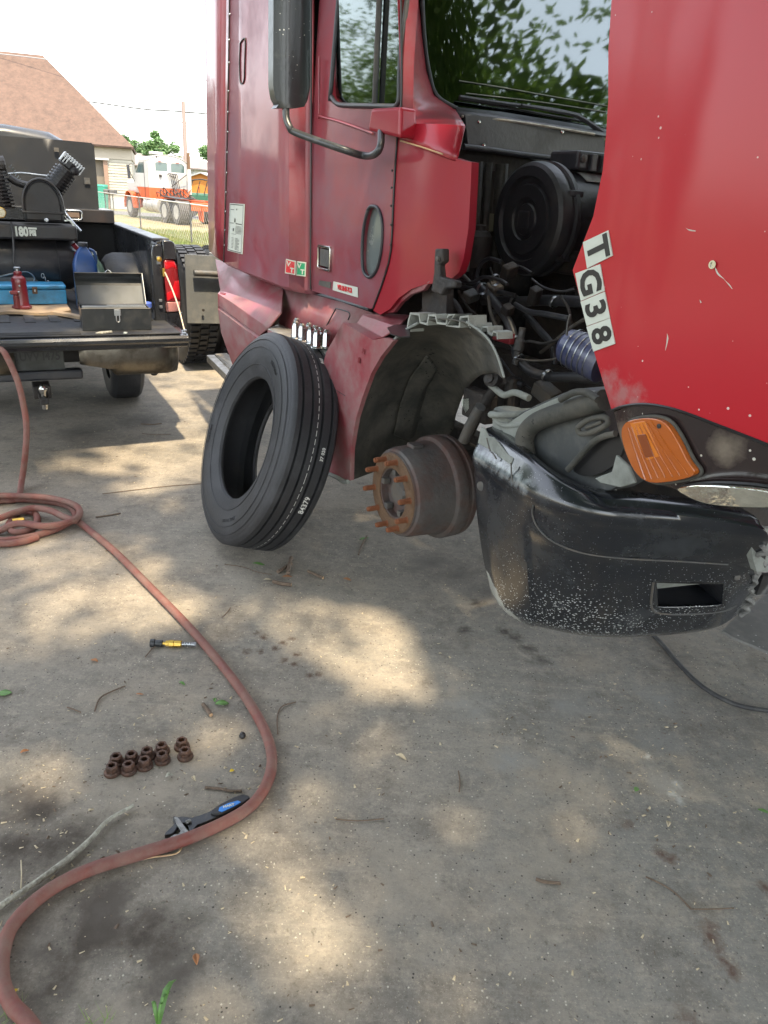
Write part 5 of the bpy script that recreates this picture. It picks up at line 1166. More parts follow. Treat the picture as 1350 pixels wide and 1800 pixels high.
dp = mat('dark_tread_plate', (.05, .045, .045), .4, metal=.6, dirt=(.09, .06, .05), dirtamt=.3, dirtscale=8)
pn = box('tread_plate_end', (-.36, 2.085, 1.290), (-.105, 2.099, 1.380), dp, bx, bevel=.002)
V = []; F = []
for i in range(10):
    for j in range(4):
        cx_, cz_ = -.345 + i * .025, 1.30 + j * .022; a = R(45 if (i + j) % 2 else -45)
        b = len(V)
        for u_, v_ in ((-.009, 0), (0, -.003), (.009, 0), (0, .003)):
            V.append((cx_ + u_ * math.cos(a) - v_ * math.sin(a), 2.083, cz_ + u_ * math.sin(a) + v_ * math.cos(a)))
        F.append((b, b + 1, b + 2, b + 3))
mesh('tread_lozenges', V, F, dp, pn)['kind'] = 'stuff'
lt = rrect(-.47, 1.305, -.345, 1.372, .02)
tube('latch_bezel', [(a, 2.07, b) for a, b in lt + [lt[0]]], .007, 'chrome', bx, n=1, sides=8)
box('latch_paddle', (-.455, 2.072, 1.318), (-.36, 2.085, 1.360), mat('brown_chrome', (.25, .17, .13), .2, metal=.9), bx, bevel=.004)

# --- air compressor lying across the bed
CO = proot('air_compressor', 'black air compressor with finned pump and long tank across the pickup bed', 'air compressor', (-.91, 1.45, .784))
tk = lathe('tank', [(.0001, -.03), (.08, -.02), (.15, .02), (.180, .08), (.180, .82), (.15, .88), (.08, .92), (.0001, .93)], 'compressor', CO, loc=(-.45, 0, .255), axis=(1, 0, 0), seg=44)
tube('tank_seam', [(.30, .181 * math.sin(a), .255 + .181 * math.cos(a)) for a in [i * PI / 12 for i in range(-12, 13)]], .003, 'compressor', tk, n=2, sides=6)
for xx in (-.3, .3): box('foot', (xx - .03, -.15, .0), (xx + .03, .15, .09), 'compressor', CO, bevel=.01)
sd = box('motor_saddle', (-.45, -.19, .42), (.44, .12, .515), 'compressor', CO, bevel=.015)
text('compressor_lettering', 'GALLON', .078, 'white', sd, basis((-.162, -.1925, .468), (1, 0, 0), (0, 0, 1)), offset=.003, sx=.72)
text('compressor_lettering', '180', .080, 'white', sd, basis((.088, -.1925, .468), (1, 0, 0), (0, 0, 1)), offset=.004, sx=.72)
text('compressor_lettering', 'PSI', .046, 'white', sd, basis((.158, -.1925, .462), (1, 0, 0), (0, 0, 1)), offset=.0035, sx=.72)
box('lettering_bar', (.133, -.1925, .486), (.186, -.190, .498), 'white', sd)
ck = []
for i in range(15):
    a = PI * i / 14; ck.append((.245 - .125 * math.cos(a), .60 + .20 * math.sin(a) ** .8))
ck = [(.12, .53)] + ck + [(.37, .53)]
cc_ = panel('crankcase_cover', 'y', [(a, 0, b) for a, b in ck], 'compressor', CO, f=lambda a, b: -.14, th=.20, g=.08, bevel=.02)
tube('crankcase_rim', [(a, -.145, b) for a, b in ck[1:-1]], .009, 'compressor', cc_, n=2, sides=8)
box('crankcase_flange', (.11, -.155, .585), (.38, .08, .60), 'compressor', cc_, bevel=.004)
lathe('drain_plug', [(.014, 0), (.014, .015), (.008, .02), (.0001, .02)], 'steel', cc_, loc=(.255, -.142, .545), axis=(0, -1, 0), seg=12)
def cylinder(x, z, tilt, n, w, name='cylinder'):
    o = None
    E = Matrix.Rotation(R(tilt), 3, 'Y')
    V = []; F = []
    for k in range(n):
        h = .022 * k
        for r_, t_ in ((w if k % 1 == 0 else w * .8, .010),):
            b = len(V)
            for s_ in range(16):
                a = 2 * PI * s_ / 16
                for hh in (h, h + t_):
                    V.append(tuple(Vector((x, -.03, z)) + E @ Vector((r_ * math.cos(a), r_ * .9 * math.sin(a), hh))))
            F.append(tuple(b + 2 * s for s in range(16))); F.append(tuple(b + 2 * s + 1 for s in range(16)))
            F += [(b + 2 * s, b + 2 * ((s + 1) % 16), b + 2 * ((s + 1) % 16) + 1, b + 2 * s + 1) for s in range(16)]
    o = mesh(name, V, F, 'compressor', CO)
    V, F = tubegeo([Vector((x, -.03, z)), Vector((x, -.03, z)) + E @ Vector((0, 0, .022 * n))], w * .78, 16)
    mesh('cylinder_barrel', V, F, 'compressor', o)
    return o, E
o, E = cylinder(.30, .715, 40, 9, .075)
hd_ = Vector((.30, -.03, .715)) + E @ Vector((0, 0, .215))
V = []; F = []
for k in range(9):
    off = -.07 + k * .0175
    c_ = hd_ + E @ Vector((off, 0, .015)); b = len(V)
    for dx, dz in ((-.004, -.01), (.004, -.01), (.004, .055), (-.004, .055)):
        for yy in (-.065, .065): V.append(tuple(c_ + E @ Vector((dx, yy, dz))))
    F += [(b, b + 2, b + 4, b + 6), (b + 1, b + 3, b + 5, b + 7), (b, b + 2, b + 3, b + 1), (b + 2, b + 4, b + 5, b + 3), (b + 4, b + 6, b + 7, b + 5), (b + 6, b, b + 1, b + 7)]
mesh('head_fins', V, F, 'steel', o)
V, F = tubegeo([hd_ + E @ Vector((0, 0, -.005)), hd_ + E @ Vector((0, 0, .04))], .072, 12); mesh('cylinder_head', V, F, 'compressor', o, bevel=.004)
lathe('valve_cap', [(.026, 0), (.026, .02), (.014, .025), (.0001, .025)], 'compressor', o, loc=hd_ + Vector((.03, -.07, -.02)), axis=(.2, -1, 0), seg=14)
o2, E2 = cylinder(-.02, .60, -6, 12, .10)
V = []; F = []
for k in range(10):
    a = R(60 - k * 9); p = Vector((.075 + k * .009, -.05, .86 - k * .016)); tubegeo([p, p + Vector((.012, 0, .016))], .004, 6, V=V, F=F)
mesh('head_fins', V, F, 'steel', o2)
V, F = tubegeo([Vector((-.10, -.03, .86)), Vector((.05, -.03, .875))], .055, 14); mesh('cylinder_head', V, F, 'compressor', o2, bevel=.006)
tube('intake_manifold', [(.06, -.04, .80), (.12, -.04, .765), (.22, -.04, .755), (.30, -.04, .79)], .024, 'compressor', CO, n=5, sides=14)
tube('breather_tube', [(.06, -.03, .82), (.14, -.03, .83), (.24, -.03, .825), (.33, -.03, .82)], .006, 'steel', CO, n=4, sides=8)
lathe('pressure_gauge', [(.0001, 0), (.030, 0), (.034, -.004), (.034, -.014), (.030, -.016), (.030, .02)], 'brass', CO, loc=(-.02, -.19, .585), axis=(0, 1, 0), seg=24)
lathe('gauge_face', [(.0001, 0), (.028, 0), (.028, .002)], mat('gauge_cream', (.55, .5, .36), .5), CO, loc=(-.02, -.212, .585), axis=(0, 1, 0), seg=20)
tube('pressure_hose', [(.035, -.195, .53), (.036, -.20, .47), (.030, -.22, .38), (.020, -.24, .27), (.035, -.25, .24)], .006, 'cord', CO, n=5, sides=8)
tube('discharge_pipe', [(.38, -.06, .60), (.42, -.10, .54), (.47, -.12, .48)], .010, 'steel', CO, n=4, sides=8)
tube('wire_clip', [(.37, -.15, .545), (.40, -.17, .55), (.42, -.17, .52), (.435, -.16, .48)], .006, 'white', CO, n=4, sides=6)

# --- things standing in the bed
rg = proot('ratchet_strap', 'bundle of red webbing strap hanging beside the blue jug', 'strap', (-.50, 1.30, 1.04))
tube('webbing', [(.0, 0, .14), (.025, .01, .10), (.012, 0, .05), (.035, 0, .0), (.03, 0, -.06), (.0, 0, -.09)], .018, 'jackred', rg, n=5, sides=8)
tube('buckle', [(-.01, -.015, .11), (.025, -.02, .08), (.03, -.02, .03)], .006, 'steel', rg, n=4, sides=6)
JG = proot('fluid_jug', 'blue plastic fluid jug with dark cap beside the compressor tank', 'jug', (-.465, 1.05, .784))
def sq(cx, w, d, z, n=5): return [(cx + a, b, z) for a, b in rrect(-w / 2, -d / 2, w / 2, d / 2, min(w, d) * .22, n)]
secs = [sq(0, .140, .11, 0), sq(0, .148, .12, .012), sq(0, .148, .12, .285), sq(0, .142, .115, .292), sq(0, .142, .112, .300), sq(-.0, .118, .095, .335), sq(-.0, .085, .07, .370), sq(-.0, .05, .045, .392), sq(0, .042, .042, .405)]
def loftsec(name, secs, m, par, **k):
    n = len(secs[0]); V = [p for s_ in secs for p in s_]
    F = [(j * n + i, j * n + (i + 1) % n, (j + 1) * n + (i + 1) % n, (j + 1) * n + i) for j in range(len(secs) - 1) for i in range(n)]
    F += [tuple(range(n))[::-1], tuple((len(secs) - 1) * n + i for i in range(n))]
    return mesh(name, V, F, m, par, smooth=True, sharp=28, **k)
loftsec('jug_body', secs, 'bluejug', JG)
lathe('jug_cap', [(.030, 0), (.031, .002), (.031, .022), (.028, .026), (.0001, .026)], 'blackplastic', JG, loc=(0, 0, .402), seg=24)
tube('jug_handle', [(.035, 0, .385), (.065, 0, .37), (.075, 0, .33), (.072, 0, .29)], .010, 'bluejug', JG, n=4, sides=8)
gb = proot('green_bottle', 'clear greenish bottle leaning behind the blue jug', 'bottle', (-.335, 1.22, .784))
lathe('bottle_body', [(.0001, 0), (.045, .0), (.048, .01), (.048, .22), (.035, .27), (.016, .31), (.014, .34), (.0001, .34)], mat('green_bottle_plastic', (.10, .16, .12), .12, coat=.6), gb, loc=(0, 0, .0), axis=(-.12, 0, 1), seg=24)
lathe('bottle_cap', [(.016, 0), (.016, .02), (.0001, .022)], 'white', gb, loc=(-.041, 0, .335), axis=(-.12, 0, 1), seg=16)
# plywood scrap under the jack
pw = proot('plywood_board', 'sunlit scrap of worn plywood lying across the bed behind the tailgate', 'board', (-1.02, 1.02, .783))
ob = [(-.5, -.21), (-.2, -.235), (.05, -.22), (.18, -.25), (.36, -.255), (.42, -.20), (.42, .22), (-.5, .22)]
panel('board', 'z', [(a, b, 0) for a, b in ob], 'wood', pw, f=lambda a, b: .018 + .004 * math.sin(a * 19), th=-.018, g=.06, bevel=.002)
pb = proot('wooden_block', 'pale wooden wedge against the side of the open toolbox', 'wood block', (-.63, .70, .782), 35)
box('block', (-.03, -.16, 0), (.02, .13, .022), 'wood', pb, bevel=.003)
# blue tool chest
BB = proot('blue_toolbox', 'flat light blue metal toolbox with two latches behind the red bottle jack', 'toolbox', (-.93, 1.10, .803))
b_ = box('chest_body', (-.50, 0, 0), (.335, .20, .095), 'bluebox', BB, bevel=.006)
l_ = box('chest_lid', (-.504, -.004, .0975), (.339, .204, .128), 'bluebox', BB, bevel=.014, bseg=3)
for xx in (.02, .14): 
    k_ = box('chest_latch', (xx - .016, -.014, .07), (xx + .016, -.003, .115), 'rustflange', BB, bevel=.003)
    box('latch_hook', (xx - .006, -.02, .085), (xx + .006, -.012, .100), 'steel', k_, bevel=.002)
# dark crate behind the chest
CR = proot('metal_crate', 'grey open metal crate with wire handle behind the blue toolbox', 'crate', (-1.00, 1.38, .784))
secs = [sq(0, .50, .16, 0), sq(0, .52, .18, .19), sq(0, .50, .16, .19), sq(0, .48, .14, .02)]
cr_ = loftsec('crate_shell', secs[:2], 'boxgrey', CR)
loftsec('crate_inside', [sq(0, .48, .14, .191), sq(0, .475, .135, .1915)], 'black', CR)
tube('crate_handle', [(-.10, -.095, .17), (-.02, -.10, .172), (.12, -.10, .205), (.19, -.10, .21), (.225, -.095, .175), (.22, -.09, .15)], .005, 'steel', CR, n=4, sides=6)
tube('crate_rim', [(-.26, -.09, .19), (.26, -.09, .19)], .006, 'steel', CR, n=1, sides=6)
ch = proot('hook_chain', 'short steel chain and hook draped over the crate corner', 'chain', (-.72, 1.28, .90))
for k in range(5):
    p = Vector((.0 + .014 * k, 0, .07 - .024 * k)); ax_ = (1, 0, 0) if k % 2 else (0, 1, 0)
    V, F = tubegeo([p + Vector((.009 * math.cos(a) * (k % 2 == 0), .009 * math.cos(a) * (k % 2), .016 * math.sin(a))) for a in [i * PI / 6 for i in range(13)]], .0028, 6)
    mesh('chain_link', V, F, 'steel', ch, smooth=True)
# bottle jack
BJ = proot('bottle_jack', 'red hydraulic bottle jack standing on the plywood in front of the blue toolbox', 'jack', (-.885, .93, .803))
lathe('jack_base', [(.058, 0), (.060, .004), (.060, .014), (.052, .02), (.0001, .02)], 'jackred', BJ, seg=8, smooth=False)
lathe('jack_body', [(.050, .018), (.046, .03), (.044, .16), (.0445, .175), (.040, .192), (.026, .203), (.024, .21), (.026, .216), (.024, .228), (.018, .232), (.0001, .232)], 'jackred', BJ, seg=36)
lathe('jack_ram', [(.014, .23), (.014, .245), (.020, .247), (.021, .255), (.018, .258), (.0001, .258)], 'steel', BJ, seg=24)
pp = lathe('pump_cylinder', [(.017, 0), (.017, .07), (.012, .075), (.012, .10), (.0001, .10)], 'jackred', BJ, loc=(-.030, -.052, .012), seg=18)
box('handle_socket', (-.060, -.070, .095), (-.015, -.048, .118), 'jackred', pp, bevel=.005)
lathe('socket_pin', [(.007, 0), (.007, .06), (.0001, .06)], 'steel', pp, loc=(-.065, -.058, .108), axis=(1, 0, 0), seg=10)
box('filler_boss', (-.006, -.052, .14), (.006, -.040, .152), 'steel', BJ, bevel=.003)
# open black toolbox on the tailgate
TB = proot('open_toolbox', 'small black steel toolbox with open lid standing on the lowered tailgate', 'toolbox', (-.405, .155, .783), -2)
V = []; F = []
def shell(name, x0, y0, z0, x1, y1, z1, t, m, par):
    o = [(x0, y0), (x1, y0), (x1, y1), (x0, y1)]; i = [(x0 + t, y0 + t), (x1 - t, y0 + t), (x1 - t, y1 - t), (x0 + t, y1 - t)]
    V = [(a, b, z0) for a, b in o] + [(a, b, z1) for a, b in o] + [(a, b, z1) for a, b in i] + [(a, b, z0 + t) for a, b in i]
    F = [(3, 2, 1, 0)] + [(k, (k + 1) % 4, 4 + (k + 1) % 4, 4 + k) for k in range(4)] + [(4 + k, 4 + (k + 1) % 4, 8 + (k + 1) % 4, 8 + k) for k in range(4)] + [(8 + k, 8 + (k + 1) % 4, 12 + (k + 1) % 4, 12 + k) for k in range(4)] + [(12, 13, 14, 15)]
    return mesh(name, V, F, m, par, recalc=False)
bo = shell('box_body', -.195, 0, 0, .195, .19, .125, .004, 'boxblack', TB); bo.modifiers.new('b', 'BEVEL').width = .002
tube('box_rim', [(-.195, 0, .126), (.195, 0, .126)], .0035, 'greymetal', bo, n=1, sides=6)
hp_ = box('hasp', (-.014, -.008, .085), (.024, .0, .122), 'steel', bo, bevel=.003)
tube('hasp_loop', [(-.004, -.012, .09), (-.004, -.014, .058), (.005, -.014, .05), (.014, -.014, .058), (.014, -.012, .09)], .0035, 'steel', hp_, n=4, sides=6)
ty = box('tool_tray', (-.185, .01, .10), (.175, .075, .135), 'boxgrey', bo, bevel=.004)
box('tray_handle', (-.05, .03, .135), (.17, .04, .142), 'steel', ty, bevel=.002)
# lid: a tray swung open past upright, pale inside with dark rim
LH = Vector((0, .19, .125)); E = Matrix.Rotation(R(-28), 3, 'X')
def LP(x, u, v): return tuple(LH + E @ Vector((x, v, u)))          # u up along the lid, v outward behind it
V = [LP(-.197, 0, .0), LP(.197, 0, .0), LP(.197, .195, .0), LP(-.197, .195, .0), LP(-.197, 0, .055), LP(.197, 0, .055), LP(.197, .195, .055), LP(-.197, .195, .055)]
ld = mesh('box_lid', V, [(4, 5, 6, 7), (0, 1, 5, 4), (2, 3, 7, 6), (0, 4, 7, 3), (1, 2, 6, 5)], 'boxblack', TB, solid=.003)
mesh('lid_inner_skin', [LP(-.19, .012, .046), LP(.19, .012, .046), LP(.19, .135, .046), LP(-.19, .135, .046)], [(0, 1, 2, 3)], 'boxgrey', ld, solid=.002)
mesh('lid_end_skin', [LP(.192, .0, .008), LP(.192, .19, .008), LP(.192, .19, .05), LP(.192, .0, .05)], [(0, 1, 2, 3)], 'boxgrey', ld, solid=.001)
tube('lid_rim', [LP(-.197, .195, 0), LP(.197, .195, 0)], .0035, 'greymetal', ld, n=1, sides=6)
tube('lid_rim', [LP(.197, .0, 0), LP(.197, .195, 0)], .003, 'steel', ld, n=1, sides=6)
tube('lid_hasp', [LP(-.02, .195, 0), LP(-.01, .205, 0), LP(.0, .212, .0), LP(.01, .205, 0), LP(.02, .195, 0)], .004, 'chrome', ld, n=3, sides=6)
bc = proot('plastic_tub', 'small tub with a round blue lid just behind the open black toolbox', 'tub', (-.185, .52, .86))
lathe('cap_disc', [(.0001, .0), (.045, .0), (.05, .004), (.05, .03), (.045, .034), (.0001, .034)], mat('soft_blue', (.08, .14, .50), .4), bc, seg=28)
lathe('tub', [(.042, -.075), (.046, .0), (.0001, .0)], 'boxgrey', bc, seg=28)
wc = proot('wood_chip', 'small weathered wood chip on the tailgate edge below the toolbox', 'wood chip', (-.49, .065, .783), 12)
panel('chip', 'z', [(-.055, 0, 0), (-.02, .028, 0), (.05, .032, 0), (.045, .0, 0), (.0, -.014, 0), (-.04, -.016, 0)], 'bark', wc, f=lambda a, b: .008, th=-.008, g=.05, bevel=.002)
tag(box('white_scrap', PM @ Vector((-.39, .045, .783)), PM @ Vector((-.365, .055, .789)), 'white'), 'tiny white scrap on the tailgate lip beside the wood chip', 'scrap')

# ------------------------------------------------------------------ the new tyre leaning on the fairing
TA = Vector((-.826, -.458, .328)).normalized(); TC = Vector((-.586, 3.34, .500))
tr_ = root('steer_tire', 'new black truck tire leaning against the red side fairing', 'tire', (TC.x + .12, TC.y + .07, 0))
tr_['label'] = 'new black truck tire leaning against the red side fairing'
OFF = TC - Vector(tr_.location)
Rt = .505
SW = .93
half = [(.286, -.100), (.292, -.112), (.305, -.116), (.33, -.128), (.37, -.138), (.42, -.141), (.455, -.137), (.475, -.130), (.487, -.125), (.4885, -.1235), (.492, -.1225), (.500, -.117), (.508, -.110), (.513, -.103)]
rib = []
gro = [-.076, -.027, .027, .076]
x_ = -.100
for g_c in gro:
    rib += [(Rt, g_c - .006), (Rt - .006, g_c - .0045), (Rt - .014, g_c - .002), (Rt - .014, g_c + .002), (Rt - .006, g_c + .0045), (Rt, g_c + .006)]
half = [(r_ * .982 if r_ > .4 else r_, h * SW) for r_, h in half]
prof = half + [(r_, h * SW) for r_, h in rib] + [(r_, -h) for r_, h in half[::-1]]
inner = [(r_ * .98 if r_ > .4 else r_, h * SW) for r_, h in [(.290, .086), (.315, .098), (.36, .120), (.42, .126), (.47, .115), (.496, .09), (.500, .04), (.500, -.04), (.496, -.09), (.47, -.115), (.42, -.126), (.36, -.120), (.315, -.098), (.290, -.086)]]
tyb = lathe('carcass', prof + inner, 'rubber', tr_, loc=OFF, axis=TA, seg=120, closed=True, sharp=28)
E_ = frame_from_axis(TA)
def TY(r_, ang, h): return OFF + E_ @ Vector((r_ * math.cos(ang), r_ * math.sin(ang), h))
for rr_, hh_ in ((.345, .1235), (.425, .1312), (.462, .1245)):
    lathe('sidewall_ring', [(rr_ - .0015, hh_), (rr_, hh_ + .0022), (rr_ + .0015, hh_)], 'rubber', tyb, loc=OFF, axis=TA, seg=96, closed=True)
def sidetext(t_, a, r_, size):
    def wrap(q): return TY(r_ + q.y, a - q.x / r_, .1305 + q.z)
    return text('sidewall_lettering', t_, size, 'rubber', tyb, None, ext=.0022, wrap=wrap)
for t_, a in (('295/75R22.5', 1.2), ('TUBELESS', 3.4), ('STEEL RADIAL', 5.2)): sidetext(t_, a, .395, .022)
# painted marks on the tread: one fine white line, dashes and digits
V = []; F = []
lineh = -.004
for k in range(260):
    a0 = 2 * PI * k / 260; 
    if k % 3 == 2: continue
    b = len(V)
    for a in (a0, a0 + 2 * PI / 260 * .98):
        for h in (lineh - .0012, lineh + .0012): V.append(tuple(TY(Rt + .0006, a, h)))
    F.append((b, b + 1, b + 3, b + 2))
mk_ = mesh('chalk_line', V, F, mat('chalk_white', (.55, .55, .52), .8), tyb)
M['chalk'] = mk_.data.materials[0]
camL = Vector((0, 0, 1.6)) - TC
cu_ = E_.transposed() @ camL; ang0 = math.atan2(cu_.y, cu_.x)      # tread side nearest the viewer's spot
def treadtext(s, a, h, size, spin):
    def wrap(p):
        x, y = (p.x, p.y) if not spin else (-p.x, -p.y)
        return TY(Rt + .0009 + p.z, a + x / Rt, h + y)
    return text('tread_digits', s, size, 'chalk', tyb, None, offset=.0006, wrap=wrap, ext=.0002, space=1.05)
TTX = [('84379', -.45, -.050, .034), ('37 020', .02, -.052, .020), ('848', .95, -.05, .026)]
for s_, da, h_, sz in TTX: treadtext(s_, ang0 + da * DIRN if 'DIRN' in globals() else ang0 + da, h_, sz, False)
V = []; F = []
for (h0, h1, w_) in ((-.072, -.030, 1),):
    pass

# ------------------------------------------------------------------ red air hose
hosepts = [(-2.62, 4.35, .86), (-2.40, 4.22, .80)] + [tuple(Vector(p)) for p in [(-2.15,4.02,0.725), (-2.093,3.98,0.675), (-2.038,3.94,0.574), (-2.003,3.9,0.47), (-1.98,3.86,0.354), (-1.972,3.8,0.227)]] + [(-2.015,3.793,0.045), (-1.955,3.607,0.018)]
coil = [(-2.021,3.557,0.018),(-2.124,3.47,0.018),(-2.136,3.285,0.018),(-1.974,3.141,0.018),(-1.793,3.104,0.018),(-1.664,3.173,0.018),(-1.581,3.299,0.018),(-1.569,3.422,0.018),(-1.656,3.544,0.018),(-1.797,3.593,0.018),(-1.948,3.592,0.018),(-2.107,3.55,0.018),(-2.199,3.42,0.018),(-2.032,3.198,0.018),(-1.864,3.19,0.018)]
coil2 = [(-1.77,3.233,0.05),(-1.627,3.221,0.05),(-1.542,3.281,0.05),(-1.525,3.376,0.05),(-1.595,3.492,0.05),(-1.749,3.562,0.05),(-1.902,3.569,0.05),(-2.06,3.527,0.05)]
coil3 = [(-2.07,3.327,0.05),(-1.915,3.246,0.05),(-1.834,3.365,0.05),(-1.776,3.425,0.05),(-1.68,3.403,0.05),(-1.596,3.344,0.05),(-1.524,3.305,0.05)]
main = [(-1.518,3.352,0.018),(-1.246,3.071,0.018),(-0.991,2.773,0.018),(-0.807,2.554,0.018),(-0.674,2.389,0.018),(-0.52,2.184,0.018),(-0.407,2.015,0.018),(-0.33,1.874,0.018),(-0.293,1.761,0.017),(-0.291,1.666,0.017),(-0.316,1.581,0.018),(-0.371,1.517,0.017),(-0.464,1.447,0.018),(-0.566,1.392,0.018),(-0.664,1.341,0.018),(-0.729,1.292,0.018),(-0.772,1.234,0.018),(-0.793,1.167,0.018),(-0.782,1.105,0.018),(-0.754,1.046,0.018),(-0.709,0.996,0.018),(-0.662,0.965,0.018),(-0.594,0.909,0.018)]
hl_ = root('air_hose', 'dusty red rubber air hose coiled by the pickup and snaking across the concrete', 'hose', (-1.55, 3.42, 0))
HO = Vector(hl_.location)
path = [Vector(p) - HO for p in hosepts + coil + coil2 + coil3 + main]
tube('hose_run', path, .0165, 'hose', hl_, n=7, sides=12)
c3 = [(-1.847,3.324,0.02),(-1.856,3.432,0.02),(-1.781,3.429,0.02),(-1.719,3.323,0.02),(-1.716,3.227,0.02),(-1.772,3.199,0.02),(-1.828,3.258,0.02),(-1.847,3.324,0.02)]
tube('hose_loop', [Vector(p) - HO for p in c3], .0165, 'hose', hl_, n=6, sides=12)
c4 = [(-1.936,3.071,0.018),(-1.775,3.069,0.018),(-1.687,3.106,0.018),(-1.643,3.163,0.018)]
tube('hose_loop', [Vector(p) - HO for p in c4], .0165, 'hose', hl_, n=6, sides=12)
lathe('hose_ferrule', [(.019, 0), (.019, .05), (.015, .055)], 'brass', hl_, loc=Vector((-1.832,3.306,0.02)) - HO, axis=(1, .6, 0), seg=16)

cd = tube('power_cord', [(1.103,2.742,0.009),(1.148,2.58,0.009),(1.171,2.431,0.009),(1.212,2.287,0.009),(1.289,2.194,0.009),(1.399,2.166,0.009),(1.588,2.144,0.009)], .0085, 'cord', None, n=6, sides=10)
tag(cd, 'thin black rubber cord running out from under the bumper', 'cord')

# coupler
q0, q1 = Vector((-0.847,2.345,0.013)), Vector((-0.677,2.353,0.013)); ax_ = q1 - q0; L_c = ax_.length
cp = root('hose_coupler', 'brass and steel air hose coupler lying on the concrete by the hose', 'coupler', (q0.x, q0.y, 0))
z0 = Vector((0, 0, .013))
lathe('steel_socket', [(.011, 0), (.0155, .002), (.016, L_c * .10), (.0115, L_c * .11), (.0135, L_c * .13), (.013, L_c * .27), (.007, L_c * .28), (.0001, L_c * .28)], 'toolsteel', cp, loc=z0, axis=ax_, seg=20)
lathe('brass_neck', [(.006, L_c * .27), (.006, L_c * .34), (.012, L_c * .345), (.012, L_c * .40), (.0145, L_c * .42), (.0145, L_c * .52), (.012, L_c * .53), (.0135, L_c * .55), (.0135, L_c * .68), (.010, L_c * .70), (.0001, L_c * .70)], 'brass', cp, loc=z0, axis=ax_, seg=8, smooth=False)
pr = [(.008, L_c * .68)]
for k in range(5): pr += [(.0095, L_c * (.71 + k * .055)), (.0075, L_c * (.745 + k * .055))]
lathe('barbed_nipple', pr + [(.0085, L_c), (.005, L_c), (.0001, L_c * .96)], 'steel', cp, loc=z0, axis=ax_, seg=18)

# ten flanged wheel nuts
def make_nut():
    r0_ = root('wheel_nut', 'nut', 'wheel nut', (0, 0, 0), group='rusty wheel nuts laid out on the concrete')
    hexp = [(.0125, .012, .038)]
    V = []; F = []
    n = 6
    outer = [(.0185 * math.cos(PI / 3 * i), .0185 * math.sin(PI / 3 * i)) for i in range(6)]
    rings = [[(x, y, .010) for x, y in outer], [(x, y, .027) for x, y in outer], [(x * .90, y * .90, .031) for x, y in outer], [(.0105 * math.cos(PI / 3 * i), .0105 * math.sin(PI / 3 * i), .031) for i in range(6)], [(.0105 * math.cos(PI / 3 * i), .0105 * math.sin(PI / 3 * i), .004) for i in range(6)]]
    V = [p for r_ in rings for p in r_]
    F = [(j * 6 + i, j * 6 + (i + 1) % 6, (j + 1) * 6 + (i + 1) % 6, (j + 1) * 6 + i) for j in range(4) for i in range(6)] + [(24, 25, 26, 27, 28, 29)]
    mesh('hex_body', V, F, 'nut', r0_, bevel=.0012)
    lathe('flange', [(.012, .0), (.0235, .0), (.0245, .003), (.0235, .008), (.019, .012), (.012, .012)], 'nut', r0_, seg=28, closed=True)
    return r0_
nut0 = make_nut()
nl = [(205, 1339, 'second from the left in the back row of nuts', 10), (232, 1336, 'back row nut with the third of the front row before it', 25), (259, 1328, 'back row nut in the middle of the group', 40), (285, 1319, 'tall dark nut in the back row, next to the gap', 5),
      (320, 1312, 'back nut of the separate pair at the right end', 33), (198, 1356, 'leftmost nut of all, most rusty, at the front left corner', 50), (227, 1353, 'second nut of the front row from the left', 15),
      (255, 1345, 'third nut of the front row from the left, rusty rim', 28), (286, 1335, 'dark nut at the front beside the gap', 44), (326, 1328, 'front nut of the separate pair at the right end', 8)]
labs = ['rusty wheel nut at the left end of the back row', 'rusty wheel nut second from left in the back row', 'rusty wheel nut third from left in the back row', 'dark wheel nut of the back row just left of the gap',
        'back nut of the separate pair at the right', 'most rusty wheel nut, leftmost of the front row', 'wheel nut second from left in the front row', 'wheel nut third from left in the front row', 'dark wheel nut of the front row just left of the gap', 'front nut of the separate pair at the right']
npos = [(-0.752,1.724,0),(-0.711,1.737,0),(-0.671,1.758,0),(-0.634,1.783,0),(-0.58,1.809,0),(-0.75,1.683,-0),(-0.705,1.694,0),(-0.665,1.717,0),(-0.621,1.745,0),(-0.558,1.767,-0)]
for i, p in enumerate(npos):
    n_ = nut0 if i == 0 else copytree(nut0)
    n_.location = p; n_.rotation_euler = (0, 0, R(nl[i][3])); n_['label'] = labs[i]

# chrome nut covers standing on the fairing shelf
cv0 = root('chrome_nut_cover', 'c', 'nut cover', (0, 0, 0), group='chrome lug nut covers on the truck step')
lathe('cover_shell', [(.030, 0), (.031, .005), (.026, .010), (.023, .016), (.022, .062), (.017, .076), (.009, .086), (.0001, .088)], 'chrome', cv0, seg=8)
TM = Matrix.Translation((.03, 2.79, 0)) @ Matrix.Rotation(R(-59), 4, 'Z')
cvp = [(517, 588), (530, 597), (539, 589), (541, 604), (550, 594), (556, 609), (560, 601), (566, 615), (570, 607)]
cvl = [(-1.013,0,0.954),(-0.931,0,0.947),(-0.872,0,0.976),(-0.857,0,0.936),(-0.8,0,0.973),(-0.761,0,0.946),(-0.738,0,0.971),(-0.693,0,0.943),(-0.677,0,0.97)]
clab = ['chrome nut cover standing alone at the left end', 'chrome nut cover second from the left on the step', 'chrome nut cover at the back, third from left', 'chrome nut cover at the front, fourth from left', 'chrome nut cover in the middle of the back row',
        'chrome nut cover near the tire, sixth from left', 'chrome nut cover seventh from left on the step', 'chrome nut cover at the front right of the row', 'chrome nut cover at the far right against the fairing box']
for i, p in enumerate(cvl):
    c_ = cv0 if i == 0 else copytree(cv0)
    c_.location = TM @ Vector((p[0], .0 + (-.025 if i in (1, 3, 5, 7) else .015), shelf_z)); c_['label'] = clab[i]
